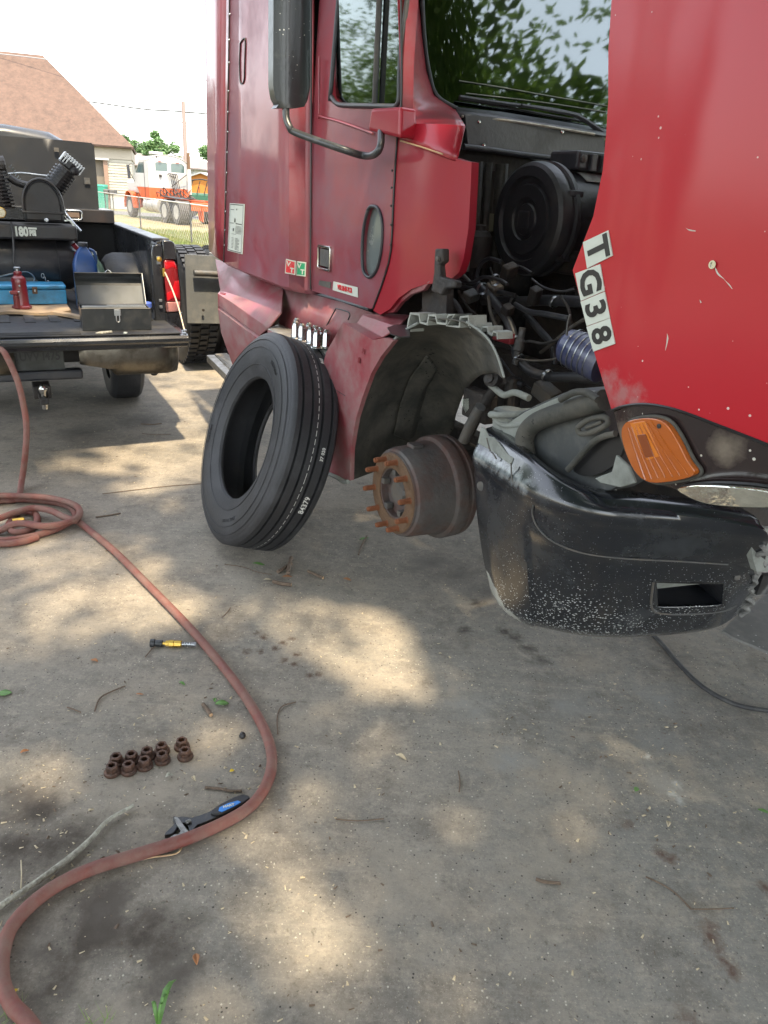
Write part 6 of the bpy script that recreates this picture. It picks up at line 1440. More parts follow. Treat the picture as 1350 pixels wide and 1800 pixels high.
gl_ = root('paper_card', 'pale green card lying on the dashboard behind the windscreen', 'card', TM @ Vector((-.96, .80, 1.935)), -59)
box('card_sheet', (-.002, 0, 0), (.004, .20, .05), mat('green_card', (.45, .62, .25), .7), gl_)
ct = root('cloth_bundle', 'red cloth and pale green cap on the dashboard by the hood', 'cloth', TM @ Vector((-1.02, 1.05, 1.935)), -59)
box('cloth', (-.05, 0, 0), (.0, .35, .05), 'stred', ct, bevel=.02, bseg=3)
lathe('cap_crown', [(.0001, .06), (.06, .045), (.09, .0)], mat('green_cap', (.4, .55, .3), .7), ct, loc=(0, .22, .045), seg=24)

# adjustable wrench
wr = root('adjustable_wrench', 'adjustable wrench with blue and black handle tucked against the red hose', 'wrench', (-0.441,1.532,0))
wo_ = Vector(wr.location)
def wl_(P): return [tuple(Vector(p) - wo_) for p in P]
bd = wl_([(-0.335,1.61,0.008),(-0.352,1.613,0.008),(-0.369,1.603,0.008),(-0.39,1.587,0.008),(-0.408,1.568,0.008),(-0.425,1.552,0.008),(-0.453,1.532,0.008),(-0.475,1.522,0.008),(-0.498,1.524,0.008),(-0.512,1.521,0.008),(-0.524,1.524,0.008),(-0.522,1.512,0.008),(-0.513,1.501,0.008),(-0.52,1.483,0.008),(-0.529,1.466,0.008),(-0.529,1.457,0.008),(-0.512,1.462,0.008),(-0.506,1.47,0.008),(-0.503,1.488,0.008),(-0.497,1.5,0.008),(-0.486,1.503,0.008),(-0.475,1.492,0.008),(-0.466,1.471,0.008),(-0.46,1.477,0.008),(-0.452,1.498,0.008),(-0.431,1.511,0.008),(-0.403,1.531,0.008),(-0.37,1.553,0.008),(-0.342,1.582,0.008),(-0.328,1.6,0.008)])
wb_ = panel('wrench_body', 'z', bd, 'toolsteel', wr, f=lambda a, b: .014, th=-.012, g=.05, seglen=.02, bevel=.0015)
jw = wl_([(-0.52,1.516,0.01),(-0.511,1.517,0.01),(-0.498,1.504,0.01),(-0.467,1.469,0.01),(-0.465,1.454,0.01),(-0.477,1.449,0.01),(-0.497,1.45,0.01),(-0.508,1.443,0.01),(-0.511,1.437,0.01),(-0.512,1.447,0.01),(-0.503,1.457,0.01),(-0.492,1.46,0.01),(-0.489,1.471,0.01),(-0.506,1.492,0.01)])
panel('sliding_jaw', 'z', jw, 'jaw', wr, f=lambda a, b: .019, th=-.012, g=.05, seglen=.02, bevel=.0015)
gp = wl_([(-0.333,1.608,0.01),(-0.352,1.613,0.01),(-0.373,1.601,0.01),(-0.392,1.584,0.01),(-0.411,1.566,0.01),(-0.425,1.548,0.01),(-0.426,1.536,0.01),(-0.412,1.531,0.01),(-0.394,1.534,0.01),(-0.37,1.553,0.01),(-0.343,1.578,0.01),(-0.328,1.598,0.01)])
gr = panel('grip', 'z', gp, 'blackgrip', wr, f=lambda a, b: .021, th=-.018, g=.05, seglen=.02, bevel=.004)
lb_ = wl_([(-0.405,1.556,0.016),(-0.386,1.572,0.016),(-0.36,1.585,0.016),(-0.35,1.58,0.016),(-0.365,1.564,0.016),(-0.395,1.54,0.016),(-0.405,1.544,0.016)])
lbl = panel('grip_label', 'z', lb_, 'bluelabel', gr, f=lambda a, b: .0225, th=-.004, g=.05, bevel=.0005)
c_ = (Vector(lb_[0]) + Vector(lb_[3])) / 2; tx = (Vector(lb_[3]) - Vector(lb_[0]))
text('grip_lettering', 'HART', .010, 'white', lbl, basis(Vector((sum(p[0] for p in lb_) / 7, sum(p[1] for p in lb_) / 7, .0232)), (tx.x, tx.y, 0), (-tx.y, tx.x, 0)), offset=.0004, sx=1.2)
lathe('knurl', [(.005, 0), (.006, .002), (.006, .012), (.005, .014)], 'jaw', wr, loc=Vector((-0.483,1.499,0.018)) - wo_, axis=(1, .7, 0), seg=14)

# ------------------------------------------------------------------ litter: sticks, twigs, leaves
def stick(name, pts, r_, m, label, cat='stick', group=None, cut=False):
    o = tube(name, pts, r_, m, None, n=5, sides=9); tag(o, label, cat, group)
    return o
s1_ = stick('lichen_stick', [(-0.864,1.201,0.013),(-0.797,1.288,0.013),(-0.744,1.368,0.013),(-0.714,1.432,0.013),(-0.693,1.496,0.013),(-0.643,1.553,0.013)], [.0080, .0078, .0088, .0068, .0058, .0048], 'bark', 'long pale stick covered in lichen above the red hose')
box_ = None
stick('thin_twig', [(-0.669,1.332,0.006),(-0.602,1.366,0.006),(-0.549,1.389,0.006),(-0.484,1.408,0.006),(-0.475,1.44,0.006)], .0022, 'cutwood', 'thin straw coloured twig crossing between stick and hose', 'twig')
stick('thin_twig', [(-0.864,1.359,0.005),(-0.841,1.313,0.005),(-0.826,1.278,0.005)], .0016, 'straw', 'fine straight dry stem standing above the lichen stick', 'twig')
TW = [([(-0.904,1.947,0.006),(-0.912,2.012,0.006),(-0.888,2.051,0.006),(-0.852,2.087,0.006)], .0028, 'bent brown twig lying left of the nuts'),
      ([(-1.48,3.458,0.005),(-1.427,3.489,0.005),(-1.375,3.527,0.005)], .0035, 'straight dark twig between hose coil and tire'),
      ([(-0.84,2.263,0.006),(-0.831,2.32,0.006),(-0.813,2.36,0.006)], .0022, 'short dark twig under the hose coupler'),
      ([(-0.468,1.644,0.005),(-0.427,1.643,0.005),(-0.393,1.637,0.005),(-0.36,1.64,0.005)], .0040, 'short pale brown stick just above the wrench'),
      ([(-0.296,1.892,0.005),(-0.31,1.97,0.005),(-0.304,2.029,0.005),(-0.26,2.058,0.005)], .0022, 'thin curved twig right of the hose bend'),
      ([(-0.082,1.556,0.005),(-0.019,1.555,0.005),(0.052,1.568,0.005)], .0020, 'long thin dark twig in the middle of the slab'),
      ([(0.275,1.776,0.004),(0.276,1.728,0.004),(0.271,1.689,0.004)], .0020, 'tiny upright pale stem on open concrete'),
      ([(0.449,1.397,0.006),(0.474,1.39,0.006),(0.511,1.389,0.006)], .0045, 'stubby pale stick at lower centre right'),
      ([(0.742,1.426,0.005),(0.78,1.404,0.005),(0.807,1.377,0.005),(0.829,1.336,0.005)], .0022, 'long thin dark twig at lower right'),
      ([(0.829,1.336,0.005),(0.895,1.341,0.005),(0.941,1.347,0.005)], .0016, 'wisp of dark root beside the brown stain'),
      ([(-0.627,2.567,0.006),(-0.616,2.6,0.006),(-0.61,2.646,0.006)], .0022, 'small dark twig near the middle of the hose'),
      ([(-1.784,5.106,0.005),(-1.703,5.109,0.005),(-1.649,5.15,0.005)], .0035, 'pale straight twig in the pickup shadow'),
      ([(-1.704,4.884,0.005),(-1.603,4.878,0.005),(-1.514,4.91,0.005)], .0020, 'dark thin twig in the pickup shadow'),
      ([(-1.562,3.771,0.005),(-1.43,3.846,0.005),(-1.264,3.937,0.005),(-1.072,4.016,0.005)], .0022, 'long hair thin twig pointing at the tire'),
      ([(-0.999,1.959,0.005),(-0.973,1.95,0.005),(-0.945,1.938,0.005)], .0022, 'small dark twig left of the bent brown twig'),
      ([(-0.111,3.209,0.006),(-0.102,3.305,0.006),(-0.08,3.43,0.006)], .0035, 'broken pale twig with moss under the hub'),
      ([(-0.719,3.028,0.004),(-0.637,3.016,0.004),(-0.551,2.971,0.004),(-0.489,2.957,0.004)], .0018, 'fine green stem in front of the tire')]
for pts_, r_, lb_ in TW: stick('twig', pts_, r_, 'twig', lb_, 'twig')
CS = [([(-0.466,2.977,0.01),(-0.441,3.019,0.01),(-0.416,3.063,0.01)], .0085, 'cut stick stub, left one of the pair by the tire'), ([(-0.417,2.963,0.012),(-0.423,3.035,0.012),(-0.424,3.123,0.012)], .009, 'cut stick stub pointing up beside its twin'), ([(-0.472,2.886,0.009),(-0.432,2.87,0.009),(-0.388,2.865,0.009)], .0085, 'cut stick stub lying lowest by the tire'), ([(-0.332,3.004,0.008),(-0.298,2.98,0.008),(-0.256,2.947,0.008)], .007, 'cut twig with pale end right of the stubs'), ([(-0.565,2.012,0.008),(-0.545,1.987,0.008),(-0.526,1.96,0.008)], .0070, 'cut stub with pale end beside the green leaf')]
for pts_, r_, lb_ in CS:
    o = root('cut_stick', lb_, 'stick', (pts_[0][0], pts_[0][1], 0), group='cut stick stubs on the concrete')
    b_ = Vector(o.location); P_ = [Vector(p) - b_ for p in pts_]
    tube('stub_bark', P_, r_, 'twig', o, n=4, sides=10)
    lathe('cut_face', [(.0001, .001), (r_ * .92, .0), (r_ * .92, -.003)], 'cutwood', o, loc=P_[-1], axis=P_[-1] - P_[-2], seg=12)
def leaf(name, c, L_l, ang, m, label, curl=.25, w=.45, group=None):
    rows = []
    for i in range(8):
        t = i / 7; hw = L_l * w * .5 * math.sin(PI * min(1, t * .97 + .015)) ** .8
        rows.append([((t - .5) * L_l, s_ * hw, .003 + abs(s_) * hw * curl + .10 * L_l * curl * math.sin(t * 5) + .001) for s_ in (-1, -.5, 0, .5, 1)])
    o = grid(name, rows, m, None, th=.0006, smooth=True); o.location = (c[0], c[1], .001); o.rotation_euler = (0, 0, R(ang)); tag(o, label, 'leaf', group); return o
leaf('green_leaf', (-0.505,2.026,0), .046, 12, 'leafgreen', 'bright green leaf beside the pale stub above the nuts', .35, .6)
leaf('green_leaf', (-0.533,2.044,0), .025, 100, 'leafgreen', 'small dark green leaf tip behind the bright leaf', .5, .5)
leaf('green_leaf', (-1.23,2.01,0), .045, 20, 'leafgreen', 'green leaf at the left edge of the slab', .2, .75)
leaf('green_leaf', (-0.666,2.123,0), .028, -30, 'leafgreen', 'small green leaf fragment below the coupler', .5, .4)
leaf('green_leaf', (0.81,1.744,0), .022, 60, 'leafgreen', 'tiny green leaf among pale chips on the right', .3, .7)
leaf('green_leaf', (1.169,1.685,0), .035, -20, 'leafgreen', 'green leaf at the right edge of the slab', .3, .4)
leaf('green_leaf', (-0.092,3.399,0), .06, 40, 'leafgreen', 'mossy green sprig under the brake drum', .3, .3)
leaf('green_leaf', (-0.565,3.051,0), .06, -10, 'leafgreen', 'crumpled green leaf in front of the tire', .3, .35)
leaf('dry_leaf', (-1.012,2.225,0), .032, 160, 'leafdry', 'orange dry leaf left of the coupler', .5, .5)
leaf('dry_leaf', (-1.037,1.745,0), .026, 40, 'leafdry', 'small orange leaf at the left of the nuts', .6, .5)
leaf('dry_leaf', (-0.77,2.343,0), .040, 5, 'straw', 'pale dry leaf under the coupler', .2, .35)
leaf('dry_leaf', (-0.79,2.05,0), .026, 5, 'leafdry', 'narrow brown leaf right of the bent twig', .3, .3)
leaf('dry_leaf', (-0.36,1.128,0), .030, 110, 'leafdry', 'folded brown leaf near the bottom of the slab', .9, .5)
leaf('dry_leaf', (0.1,1.82,0), .035, -25, 'straw', 'curled pale leaf at the centre of the slab', .8, .45)
leaf('dry_leaf', (-0.405,1.717,0), .014, 30, 'yellow', 'tiny yellow seed beside the hose bend', .5, .8)
leaf('dry_leaf', (-0.581,1.681,-0), .024, 30, 'bark', 'clump of mossy bark below the nuts', .8, .7)
leaf('dry_leaf', (-0.51,1.678,0), .018, -50, 'straw', 'white scrap of leaf right of the moss clump', .8, .6)
leaf('dry_leaf', (-0.418,2.947,0), .045, 10, 'leafdry', 'reddish leaf litter beneath the cut stubs', .3, .4)
leaf('dry_leaf', (-0.501,2.909,0), .035, 15, 'straw', 'yellowish leaf beside the lowest cut stub', .3, .4)
leaf('dry_leaf', (-0.148,2.955,0), .040, -20, 'leafdry', 'reddish leaf litter right of the cut twigs', .3, .5)
leaf('dry_leaf', (0.653,1.684,0), .02, 70, 'straw', 'folded tan leaf in the right part of the slab', .8, .5) if False else None
leaf('dry_leaf', (0.863,1.614,0), .026, 70, 'straw', 'folded tan leaf at the right below the pale chips', .9, .5)
leaf('yellow_petal', (-0.723,1.028,0), .022, 70, 'yellow', 'yellow petal by the hose at the bottom left corner', .9, .5)
sd_ = lathe('dark_nut_shell', [(.0001, 0), (.009, .002), (.011, .008), (.008, .015), (.0001, .018)], 'black', None, loc=(-0.405,1.872,0), seg=14)
tag(sd_, 'round black nut shell inside the hose bend', 'nut shell')
# green grass tuft at the bottom
gt = root('grass_tuft', 'green grass tuft sprouting at the bottom edge of the slab', 'grass tuft', (-0.401,0.98,0))
random.seed(5)
for tip, wd in (((-0.387,1.068,0.02), .007), ((-0.391,1.039,0.02), .004), ((-0.424,1.019,0.01), .004), ((-0.395,1.017,0.01), .003)):
    b_ = Vector(gt.location); t_ = Vector(tip) - b_; up_ = Vector((0, 0, .05))
    P_ = [Vector((0, 0, 0)).lerp(t_, s) + up_ * math.sin(s * PI) * .8 for s in (0, .25, .5, .75, 1)]
    sdv = Vector((-t_.y, t_.x, 0)).normalized()
    rows = [[tuple(p - sdv * wd * w_), tuple(p + Vector((0, 0, -.001))), tuple(p + sdv * wd * w_)] for p, w_ in zip(P_, (.6, 1, 1, .7, .08))]
    grid('blade', rows, 'leafgreen', gt, th=.0005)
for c_, lb_ in (((12, 1798), 'dry grass tuft at the bottom left corner'), ((70, 1806), 'dry grass stems beside the hose at the bottom')):
    pass
gc = (-0.71,0.968,0); gd = (-0.53,0.971,0)
for c_, lb_ in ((gc, 'dry grass tuft at the bottom left corner of the slab'), (gd, 'dry grass stems between hose and green tuft')):
    V = []; F = []
    for k in range(16):
        b_ = Vector((random.uniform(-.03, .03), random.uniform(-.02, .02), 0)); t_ = b_ + Vector((random.uniform(-.04, .04), random.uniform(-.02, .04), random.uniform(.01, .04)))
        n_ = len(V); V += [tuple(b_ + Vector((-.001, 0, 0))), tuple(b_ + Vector((.001, 0, 0))), tuple(t_)]; F.append((n_, n_ + 1, n_ + 2))
    o = mesh('dry_grass_tuft', V, F, 'grass', None, loc=c_, solid=.0005); tag(o, lb_, 'grass tuft')
# chips, straw, grit: beyond counting
random.seed(11)
V = []; F = []; V2 = []; F2 = []
cl = [(0.891,1.979,0),(0.946,2.131,0),(0.911,1.727,0),(0.813,1.631,0),(-0.895,1.496,0),(-0.579,1.872,0),(-1.735,4.424,0),(-0.4,1.711,0),(0.466,1.968,0),(-0.759,1.43,0),(-0.951,1.618,-0),(-0.515,1.411,0)]
def chip(x, y, L_l, w, a, V, F, h=.002):
    n = len(V); c_, s_ = math.cos(a), math.sin(a)
    for u_, v_, z_ in ((-L_l, -w, .0015), (L_l, -w * .6, .0015), (L_l, w * .6, h), (-L_l, w, h), (0, 0, h + w * .8)):
        V.append((x + u_ * c_ - v_ * s_, y + u_ * s_ + v_ * c_, z_))
    F += [(n, n + 1, n + 4), (n + 1, n + 2, n + 4), (n + 2, n + 3, n + 4), (n + 3, n, n + 4)]
for k in range(3800):
    if random.random() < .16:
        c_ = random.choice(cl); x = random.gauss(c_[0], .10); y = random.gauss(c_[1], .10)
    else:
        y = .9 + 5.5 * random.random() ** 1.5; x = random.uniform(-.62 * y - .6, .62 * y + .5)
        if x > .35 and random.random() < .45: continue
    sz = random.random()
    L_l = (.0014 + .0062 * sz ** 4); chip(x, y, L_l, L_l * random.uniform(.12, .5) + .0006, random.uniform(0, PI), *( (V, F) if random.random() < .62 else (V2, F2)))
o = mesh('pale_wood_chips', V, F, 'straw', None, recalc=False); o['kind'] = 'stuff'; tag(o, 'pale straw and wood chips scattered over the concrete', 'wood chips')
o = mesh('brown_grit', V2, F2, 'twig', None, recalc=False); o['kind'] = 'stuff'; tag(o, 'dark grit and bark crumbs scattered over the concrete', 'grit')

# ------------------------------------------------------------------ stains and tone patches in the slab
def spots(P, r_): return [(p[0], p[1], 0, r_) for p in P]
addspot('concrete', spots([(-0.904,1.516,0),(-0.918,1.418,0),(-0.817,1.425,0),(-0.604,1.179,0),(-0.5,1.186,0),(-0.648,1.068,0),(-0.618,1.253,0),(-0.427,1.162,0)], .17), (.075, .062, .050), soft=.7, nscale=7, namt=1.0)
addspot('concrete', spots([(-0.591,1.254,0),(-0.744,1.169,0),(-0.405,1.083,0),(-1.008,1.57,-0)], .15), (.11, .095, .08), soft=.8, nscale=14, namt=.8)
addspot('concrete', spots([(1.029,2.203,0),(0.959,1.985,0),(0.689,2.138,0),(0.326,2.103,0),(0.447,1.833,0),(0.909,1.774,0)], .15), (.25, .245, .225), soft=.9, nscale=11, namt=1.1)
addspot('concrete', spots([(-0.469,2.48,0),(-0.441,2.45,0),(-0.379,2.378,0),(-0.336,2.307,0),(-0.296,2.282,0),(-0.299,2.348,0),(-0.231,2.225,0),(-0.324,2.451,0),(-0.433,2.353,0),(-0.485,2.343,0),(-0.359,2.419,0),(-0.2,2.228,0)], .034), (.095, .062, .045), soft=.8, nscale=40, namt=1.3)
addspot('concrete', spots([(0.856,1.292,0),(0.859,1.239,0),(0.863,1.204,0),(0.869,1.17,0),(0.851,1.261,0),(0.833,1.493,0),(0.74,1.605,0),(0.727,1.065,0),(1.054,1.42,0),(0.815,1.511,0)], .042), (.125, .082, .062), soft=.8, nscale=28, namt=1.3)
addspot('concrete', spots([(0.516,2.6,0),(0.365,2.591,0),(0.603,2.485,0),(0.558,2.562,0),(0.635,2.41,0),(0.432,2.82,0)], .07), (.075, .065, .055), soft=.8, nscale=22, namt=1.3)
addspot('concrete', spots([(0.349,3.074,0),(0.494,2.929,0),(0.247,3.178,0),(0.079,3.782,0)], .22), (.12, .11, .10), soft=.9, nscale=6, namt=.6)  # broad soft darker patches of slab beneath the lorry's front axle
addspot('concrete', spots([(0.918,1.739,0),(0.931,1.711,0),(0.945,1.777,0),(0.895,1.898,-0)], .03), (.42, .42, .39), soft=.8, nscale=50, namt=1.2)
addspot('concrete', spots([(-2.651,5.313,0),(-2.218,5.761,0),(-2.084,4.848,0),(-2.786,5.806,0),(-1.804,5.193,0)], .35), (.10, .09, .08), soft=.9, nscale=4, namt=.6)  # wide soft darkening of the slab colour beneath the pickup bed

# ------------------------------------------------------------------ across the road
BT = root('dump_truck', 'white and orange day cab truck without a body parked on the dirt yard', 'truck', (-9.9, 34.6, 0), 127)
M['bwhite'] = mat('chalky_white_paint', (.42, .41, .39), .5, dirt=(.30, .26, .22), dirtamt=.2, dirtscale=2)
M['orange'] = mat('faded_orange_paint', (.42, .075, .018), .5, dirt=(.34, .15, .07), dirtamt=.2, dirtscale=3)
M['bglass'] = mat('tinted_window', (.06, .10, .10), .08, coat=.8)
M['btyre'] = mat('dusty_old_tyre', (.07, .065, .06), .85, dirt=(.14, .12, .10), dirtamt=.3, dirtscale=3)
M['bsilver'] = mat('dull_aluminium', (.50, .49, .46), .4, metal=.6, dirt=(.35, .32, .28), dirtamt=.3, dirtscale=3)
bw = panel('cab_back', 'x', [(3.2, -.02, 1.42), (3.2, -.02, 2.45), (3.2, -.15, 2.56), (3.2, -1.85, 2.56), (3.2, -1.95, 2.45), (3.2, -1.95, 1.42)], 'bwhite', BT, f=lambda a, b: 3.2, th=.05, g=.5,
           holes=[[(3.2, -.40, 2.14), (3.2, -.96, 2.14), (3.2, -.96, 2.46), (3.2, -.90, 2.50), (3.2, -.46, 2.50), (3.2, -.40, 2.46)], [(3.2, -1.14, 2.12), (3.2, -1.78, 2.12), (3.2, -1.78, 2.40), (3.2, -1.68, 2.50), (3.2, -1.20, 2.50), (3.2, -1.14, 2.44)]], bevel=.01, seglen=.3)
for y0, y1 in ((-.40, -.96), (-1.14, -1.78)): mesh('rear_window', [(3.215, y0 + .01, 2.11), (3.215, y1 - .01, 2.11), (3.215, y1 - .01, 2.51), (3.215, y0 + .01, 2.51)], [(0, 1, 2, 3)], 'bglass', bw, solid=.01)
for y_ in (-.6, -1.45): box('marker_light', (3.15, y_ - .08, 2.535), (3.2, y_ + .06, 2.56), 'redlens', bw)
box('cab_back_lower', (3.19, -1.95, .95), (3.25, -.02, 1.42), 'orange', BT, bevel=.01)
dz = [(3.2, 0, 1.42), (5.3, 0, 1.42), (5.25, 0, 1.7), (4.35, 0, 2.52), (4.2, 0, 2.56), (3.3, 0, 2.56), (3.2, 0, 2.45)]
wd = [(4.9, 0, 2.02), (4.35, 0, 2.46), (3.75, 0, 2.48), (3.72, 0, 2.02)]
dw = panel('cab_side', 'y', dz, 'bwhite', BT, f=lambda a, b: -.02, th=-.04, holes=[wd], g=.5, bevel=.01, seglen=.4)
mesh('door_window', [(p[0], -.04, p[2]) for p in wd], [(0, 1, 2, 3)], 'bglass', dw, solid=.01)
box('door_seam', (3.66, -.018, 1.0), (3.68, -.005, 2.5), 'darkmetal', dw)
panel('cab_side_lower', 'y', [(3.2, 0, .95), (4.3, 0, .95), (4.8, 0, 1.42), (3.2, 0, 1.42)], 'orange', BT, f=lambda a, b: -.02, th=-.04, g=.5)
grid('cab_roof', [[(3.2, y, 2.55 + .3 * abs(math.sin(PI * (-y) / 1.95)) ** .6) for y in [-.02 - 1.93 * i / 10 for i in range(11)]], [(4.3, y, 2.55 + .28 * abs(math.sin(PI * (-y) / 1.95)) ** .6) for y in [-.02 - 1.93 * i / 10 for i in range(11)]]], 'bwhite', BT, th=.03)
panel('roof_gable', 'x', [(3.2, -.02 - 1.93 * i / 10, 2.55 + .3 * math.sin(PI * (.02 + 1.93 * i / 10) / 1.95) ** .6 if 0 < i < 10 else 2.55) for i in range(11)], 'bwhite', BT, f=lambda a, b: 3.22, th=.03, g=.5, bevel=0)
box('roof_box', (3.5, -.9, 2.84), (4.0, -.4, 2.96), 'bwhite', BT, bevel=.03); box('air_horn', (3.3, -1.35, 2.80), (3.7, -1.2, 2.9), 'bsilver', BT, bevel=.02)
mesh('windshield', [(5.25, -.1, 1.75), (5.25, -1.85, 1.75), (4.38, -1.8, 2.5), (4.38, -.15, 2.5)], [(0, 1, 2, 3)], 'bglass', BT, solid=.02)
hb_ = box('hood', (5.0, -1.75, 1.1), (6.9, -.2, 1.72), 'bwhite', BT, bevel=.15, bseg=3)
# front fender arch
V = []; F = []
arc = [(6.0 + .66 * math.cos(R(a)), .55 + .66 * math.sin(R(a))) for a in range(-10, 200, 15)]
rows = [[(x, y, z) for x, z in arc] for y in (.06, -.1, -.5)]
grid('front_fender', rows, 'orange', BT, th=.03)
box('fender_flap', (5.22, -.3, .45), (5.30, .06, 1.1), 'orange', BT, bevel=.02)
def bwheel(x, y, dual=False):
    w2 = .28 if dual else .14
    t = lathe('wheel', [(.28, 0), (.33, .0), (.47, .01), (.50, -.04), (.50, -w2 * 2 + .04), (.47, -w2 * 2), (.30, -w2 * 2)], 'btyre', BT, loc=(x, y, .5), axis=(0, 1, 0), seg=40)
    lathe('wheel_rim', [(.29, .005), (.27, -.02), (.26, -.10 if dual else -.03), (.12, -.12 if dual else -.0), (.10, -.02), (.0001, -.02)], 'bsilver', t, loc=(x, y, .5), axis=(0, 1, 0), seg=30)
bwheel(6.0, 0); bwheel(6.0, -2.0); bwheel(1.31, 0, True); bwheel(-.12, 0, True); bwheel(1.31, -1.8, True); bwheel(-.12, -1.8, True)
lathe('fuel_tank', [(.0001, 0), (.28, .01), (.30, .03), (.30, 1.77), (.28, 1.79), (.0001, 1.8)], 'bsilver', BT, loc=(2.2, -.25, .66), axis=(1, 0, 0), seg=30)
for x_ in (2.7, 3.5): lathe('tank_strap', [(.305, 0), (.31, .02), (.305, .04)], 'darkmetal', BT, loc=(x_, -.25, .66), axis=(1, 0, 0), seg=30, closed=True)
box('frame_rail', (-1.6, -.75, .82), (5.5, -.65, 1.02), 'orange', BT, bevel=.01); box('frame_rail', (-1.6, -1.45, .82), (5.5, -1.35, 1.02), 'orange', BT, bevel=.01)
box('rear_crossmember', (-1.65, -1.9, .62), (-1.5, -.1, .95), 'orange', BT, bevel=.02)
panel('hinge_bracket', 'y', [(-1.7, 0, .2), (-1.3, 0, .25), (-1.1, 0, .9), (-1.7, 0, .9)], 'orange', BT, f=lambda a, b: -.6, th=.05, g=.5)
ex = tube('exhaust_stack', [(2.95, -1.9, .9), (2.95, -1.9, 2.8), (2.98, -1.95, 2.95)], .075, 'rustflange', BT, n=3, sides=12)
tube('stack_brace', [(2.95, -1.85, 2.1), (3.15, -1.1, 1.5)], .02, 'darkmetal', BT, n=1, sides=6)
tube('stack_shield', [(2.90, -1.88, 1.2), (2.90, -1.88, 2.3)], .10, 'bsilver', BT, n=1, sides=12)
V = []; F = []
for k in range(5):
    x_, y_ = 2.8, -.95 - k * .08; tubegeo(catmull([Vector((3.17, y_, 2.0 - k * .05)), Vector((3.0, y_ - .05, 2.05)), Vector((2.85, y_ - .1, 1.5)), Vector((2.6, y_ - .1, 1.05))], 4), .018, 6, V=V, F=F)
for k in range(9):
    y_ = -.3 - k * .16; tubegeo(catmull([Vector((2.9, y_, 1.05)), Vector((2.6, y_ + .1, 1.25 + .1 * (k % 3))), Vector((2.2, y_ - .1, 1.05))], 4), .02, 6, V=V, F=F)
mesh('brake_lines', V, F, 'darkmetal', BT, smooth=True)
lathe('hose_coil', [(.16, 0), (.19, .02), (.16, .04)], 'darkmetal', BT, loc=(2.6, -.5, 1.25), axis=(1, .3, 0), seg=24, closed=True)
box('deck_plate', (1.2, -1.5, 1.03), (3.0, -.6, 1.07), 'darkmetal', BT)
grid('mud_guard', [[(1.31 - .72 + x, y, 1.08 + .03 * math.sin(x * 2)) for x in (-.9, -.3, .3, .9, 1.4)] for y in (-.55, -.05)], 'blackplastic', BT, th=.02)
box('work_light', (3.12, -.66, 1.88), (3.2, -.54, 2.0), 'darkmetal', BT, bevel=.02)
panel('folded_arm', 'x', [(2.9, -1.35, 1.0), (2.9, -1.65, 1.2), (2.9, -1.9, 1.45), (2.9, -1.75, 1.15), (2.9, -1.5, .95)], 'orange', BT, f=lambda a, b: 2.7, th=.06, g=.5)
tube('mirror', [(5.1, .22, 1.75), (5.1, .25, 2.35)], .07, 'blackplastic', BT, n=1, sides=8)
tube('mirror_bracket', [(5.0, 0, 2.4), (5.1, .25, 2.3), (5.05, 0, 1.65)], .018, 'blackplastic', BT, n=2, sides=6)

# --- house with shingle roof
HS = root('brown_roof_house', 'tan sided house with a big brown shingle roof beyond the road', 'house', (-16.8, 50, 0), 17.5)
HO_ = Vector(HS.location)
def hl(P): return [tuple(Vector(p) - HO_) for p in P]
eav = (0,0,3.457); rg1 = (-5.018,5,8.461)
e_z = eav[2]; ex_ = 0.0
rx = rg1[0]; rz = rg1[2]; ry_ = 5.0
roofm = mat('brown_asphalt_shingles', (.115, .074, .056), .95, col2=(.072, .048, .038), vscale=2.2, var=.3, dirt=(.15, .088, .066), dirtamt=.3, dirtscale=7)
A = Vector((ex_ + .1, -.4, e_z)); B_ = Vector((-26, -.4, e_z)); Cc = Vector((-26, ry_, rz)); D = Vector((rx, ry_, rz)); E2_ = Vector((ex_ + .1, 2 * ry_ + .4, e_z))
rf = mesh('roof', [A, B_, Cc, D, E2_, Vector((-26, 2 * ry_ + .4, e_z))], [(0, 1, 2, 3), (0, 3, 4), (3, 2, 5, 4)], roofm, HS, recalc=False)
rf.modifiers.new('s', 'SOLIDIFY').thickness = .12
# shingle courses as raised strips, cut into tabs
V = []; F = []
random.seed(2)
nrm = (B_ - A).cross(D - A).normalized()
if nrm.z < 0: nrm = -nrm
nc = 54
slope = (Vector((0, ry_, rz)) - Vector((0, -.4, e_z)))
for c_ in range(nc):
    t = c_ / nc; t2 = (c_ + .96) / nc
    xr = A.x + (D.x - A.x) * t
    x = xr - .05 - random.random() * .3
    while x > -24:
        w_ = .9 * random.uniform(.75, 1.2); b = len(V); lift = nrm * random.uniform(.012, .04)
        p0 = Vector((x, -.4, e_z)) + slope * t; p1 = Vector((max(x - w_ * .97, -26), -.4, e_z)) + slope * t
        q1 = p1 + slope * (t2 - t); q0 = p0 + slope * (t2 - t)
        V += [tuple(p0 + lift), tuple(p1 + lift), tuple(q1 + nrm * .004), tuple(q0 + nrm * .004), tuple(p0), tuple(p1)]
        F += [(b, b + 1, b + 2, b + 3), (b, b + 4, b + 5, b + 1)]; x -= w_
    x = 0
sh_ = mesh('shingle_courses', V, F, roofm, rf, recalc=False); sh_['kind'] = 'stuff'
for mm, dd in (('dark_shingle', .55), ('pale_shingle', 1.5), ('rosy_shingle', 1.05)):
    sh_.data.materials.append(mat(mm, (.115 * dd, .072 * dd, .054 * dd), .95, var=.35, vscale=3))
for p_ in sh_.data.polygons: p_.material_index = random.choice((0, 0, 1, 2, 3, 2))
sid = mat('cream_siding', (.30, .275, .22), .7, dirt=(.5, .46, .38), dirtamt=.2, dirtscale=2)
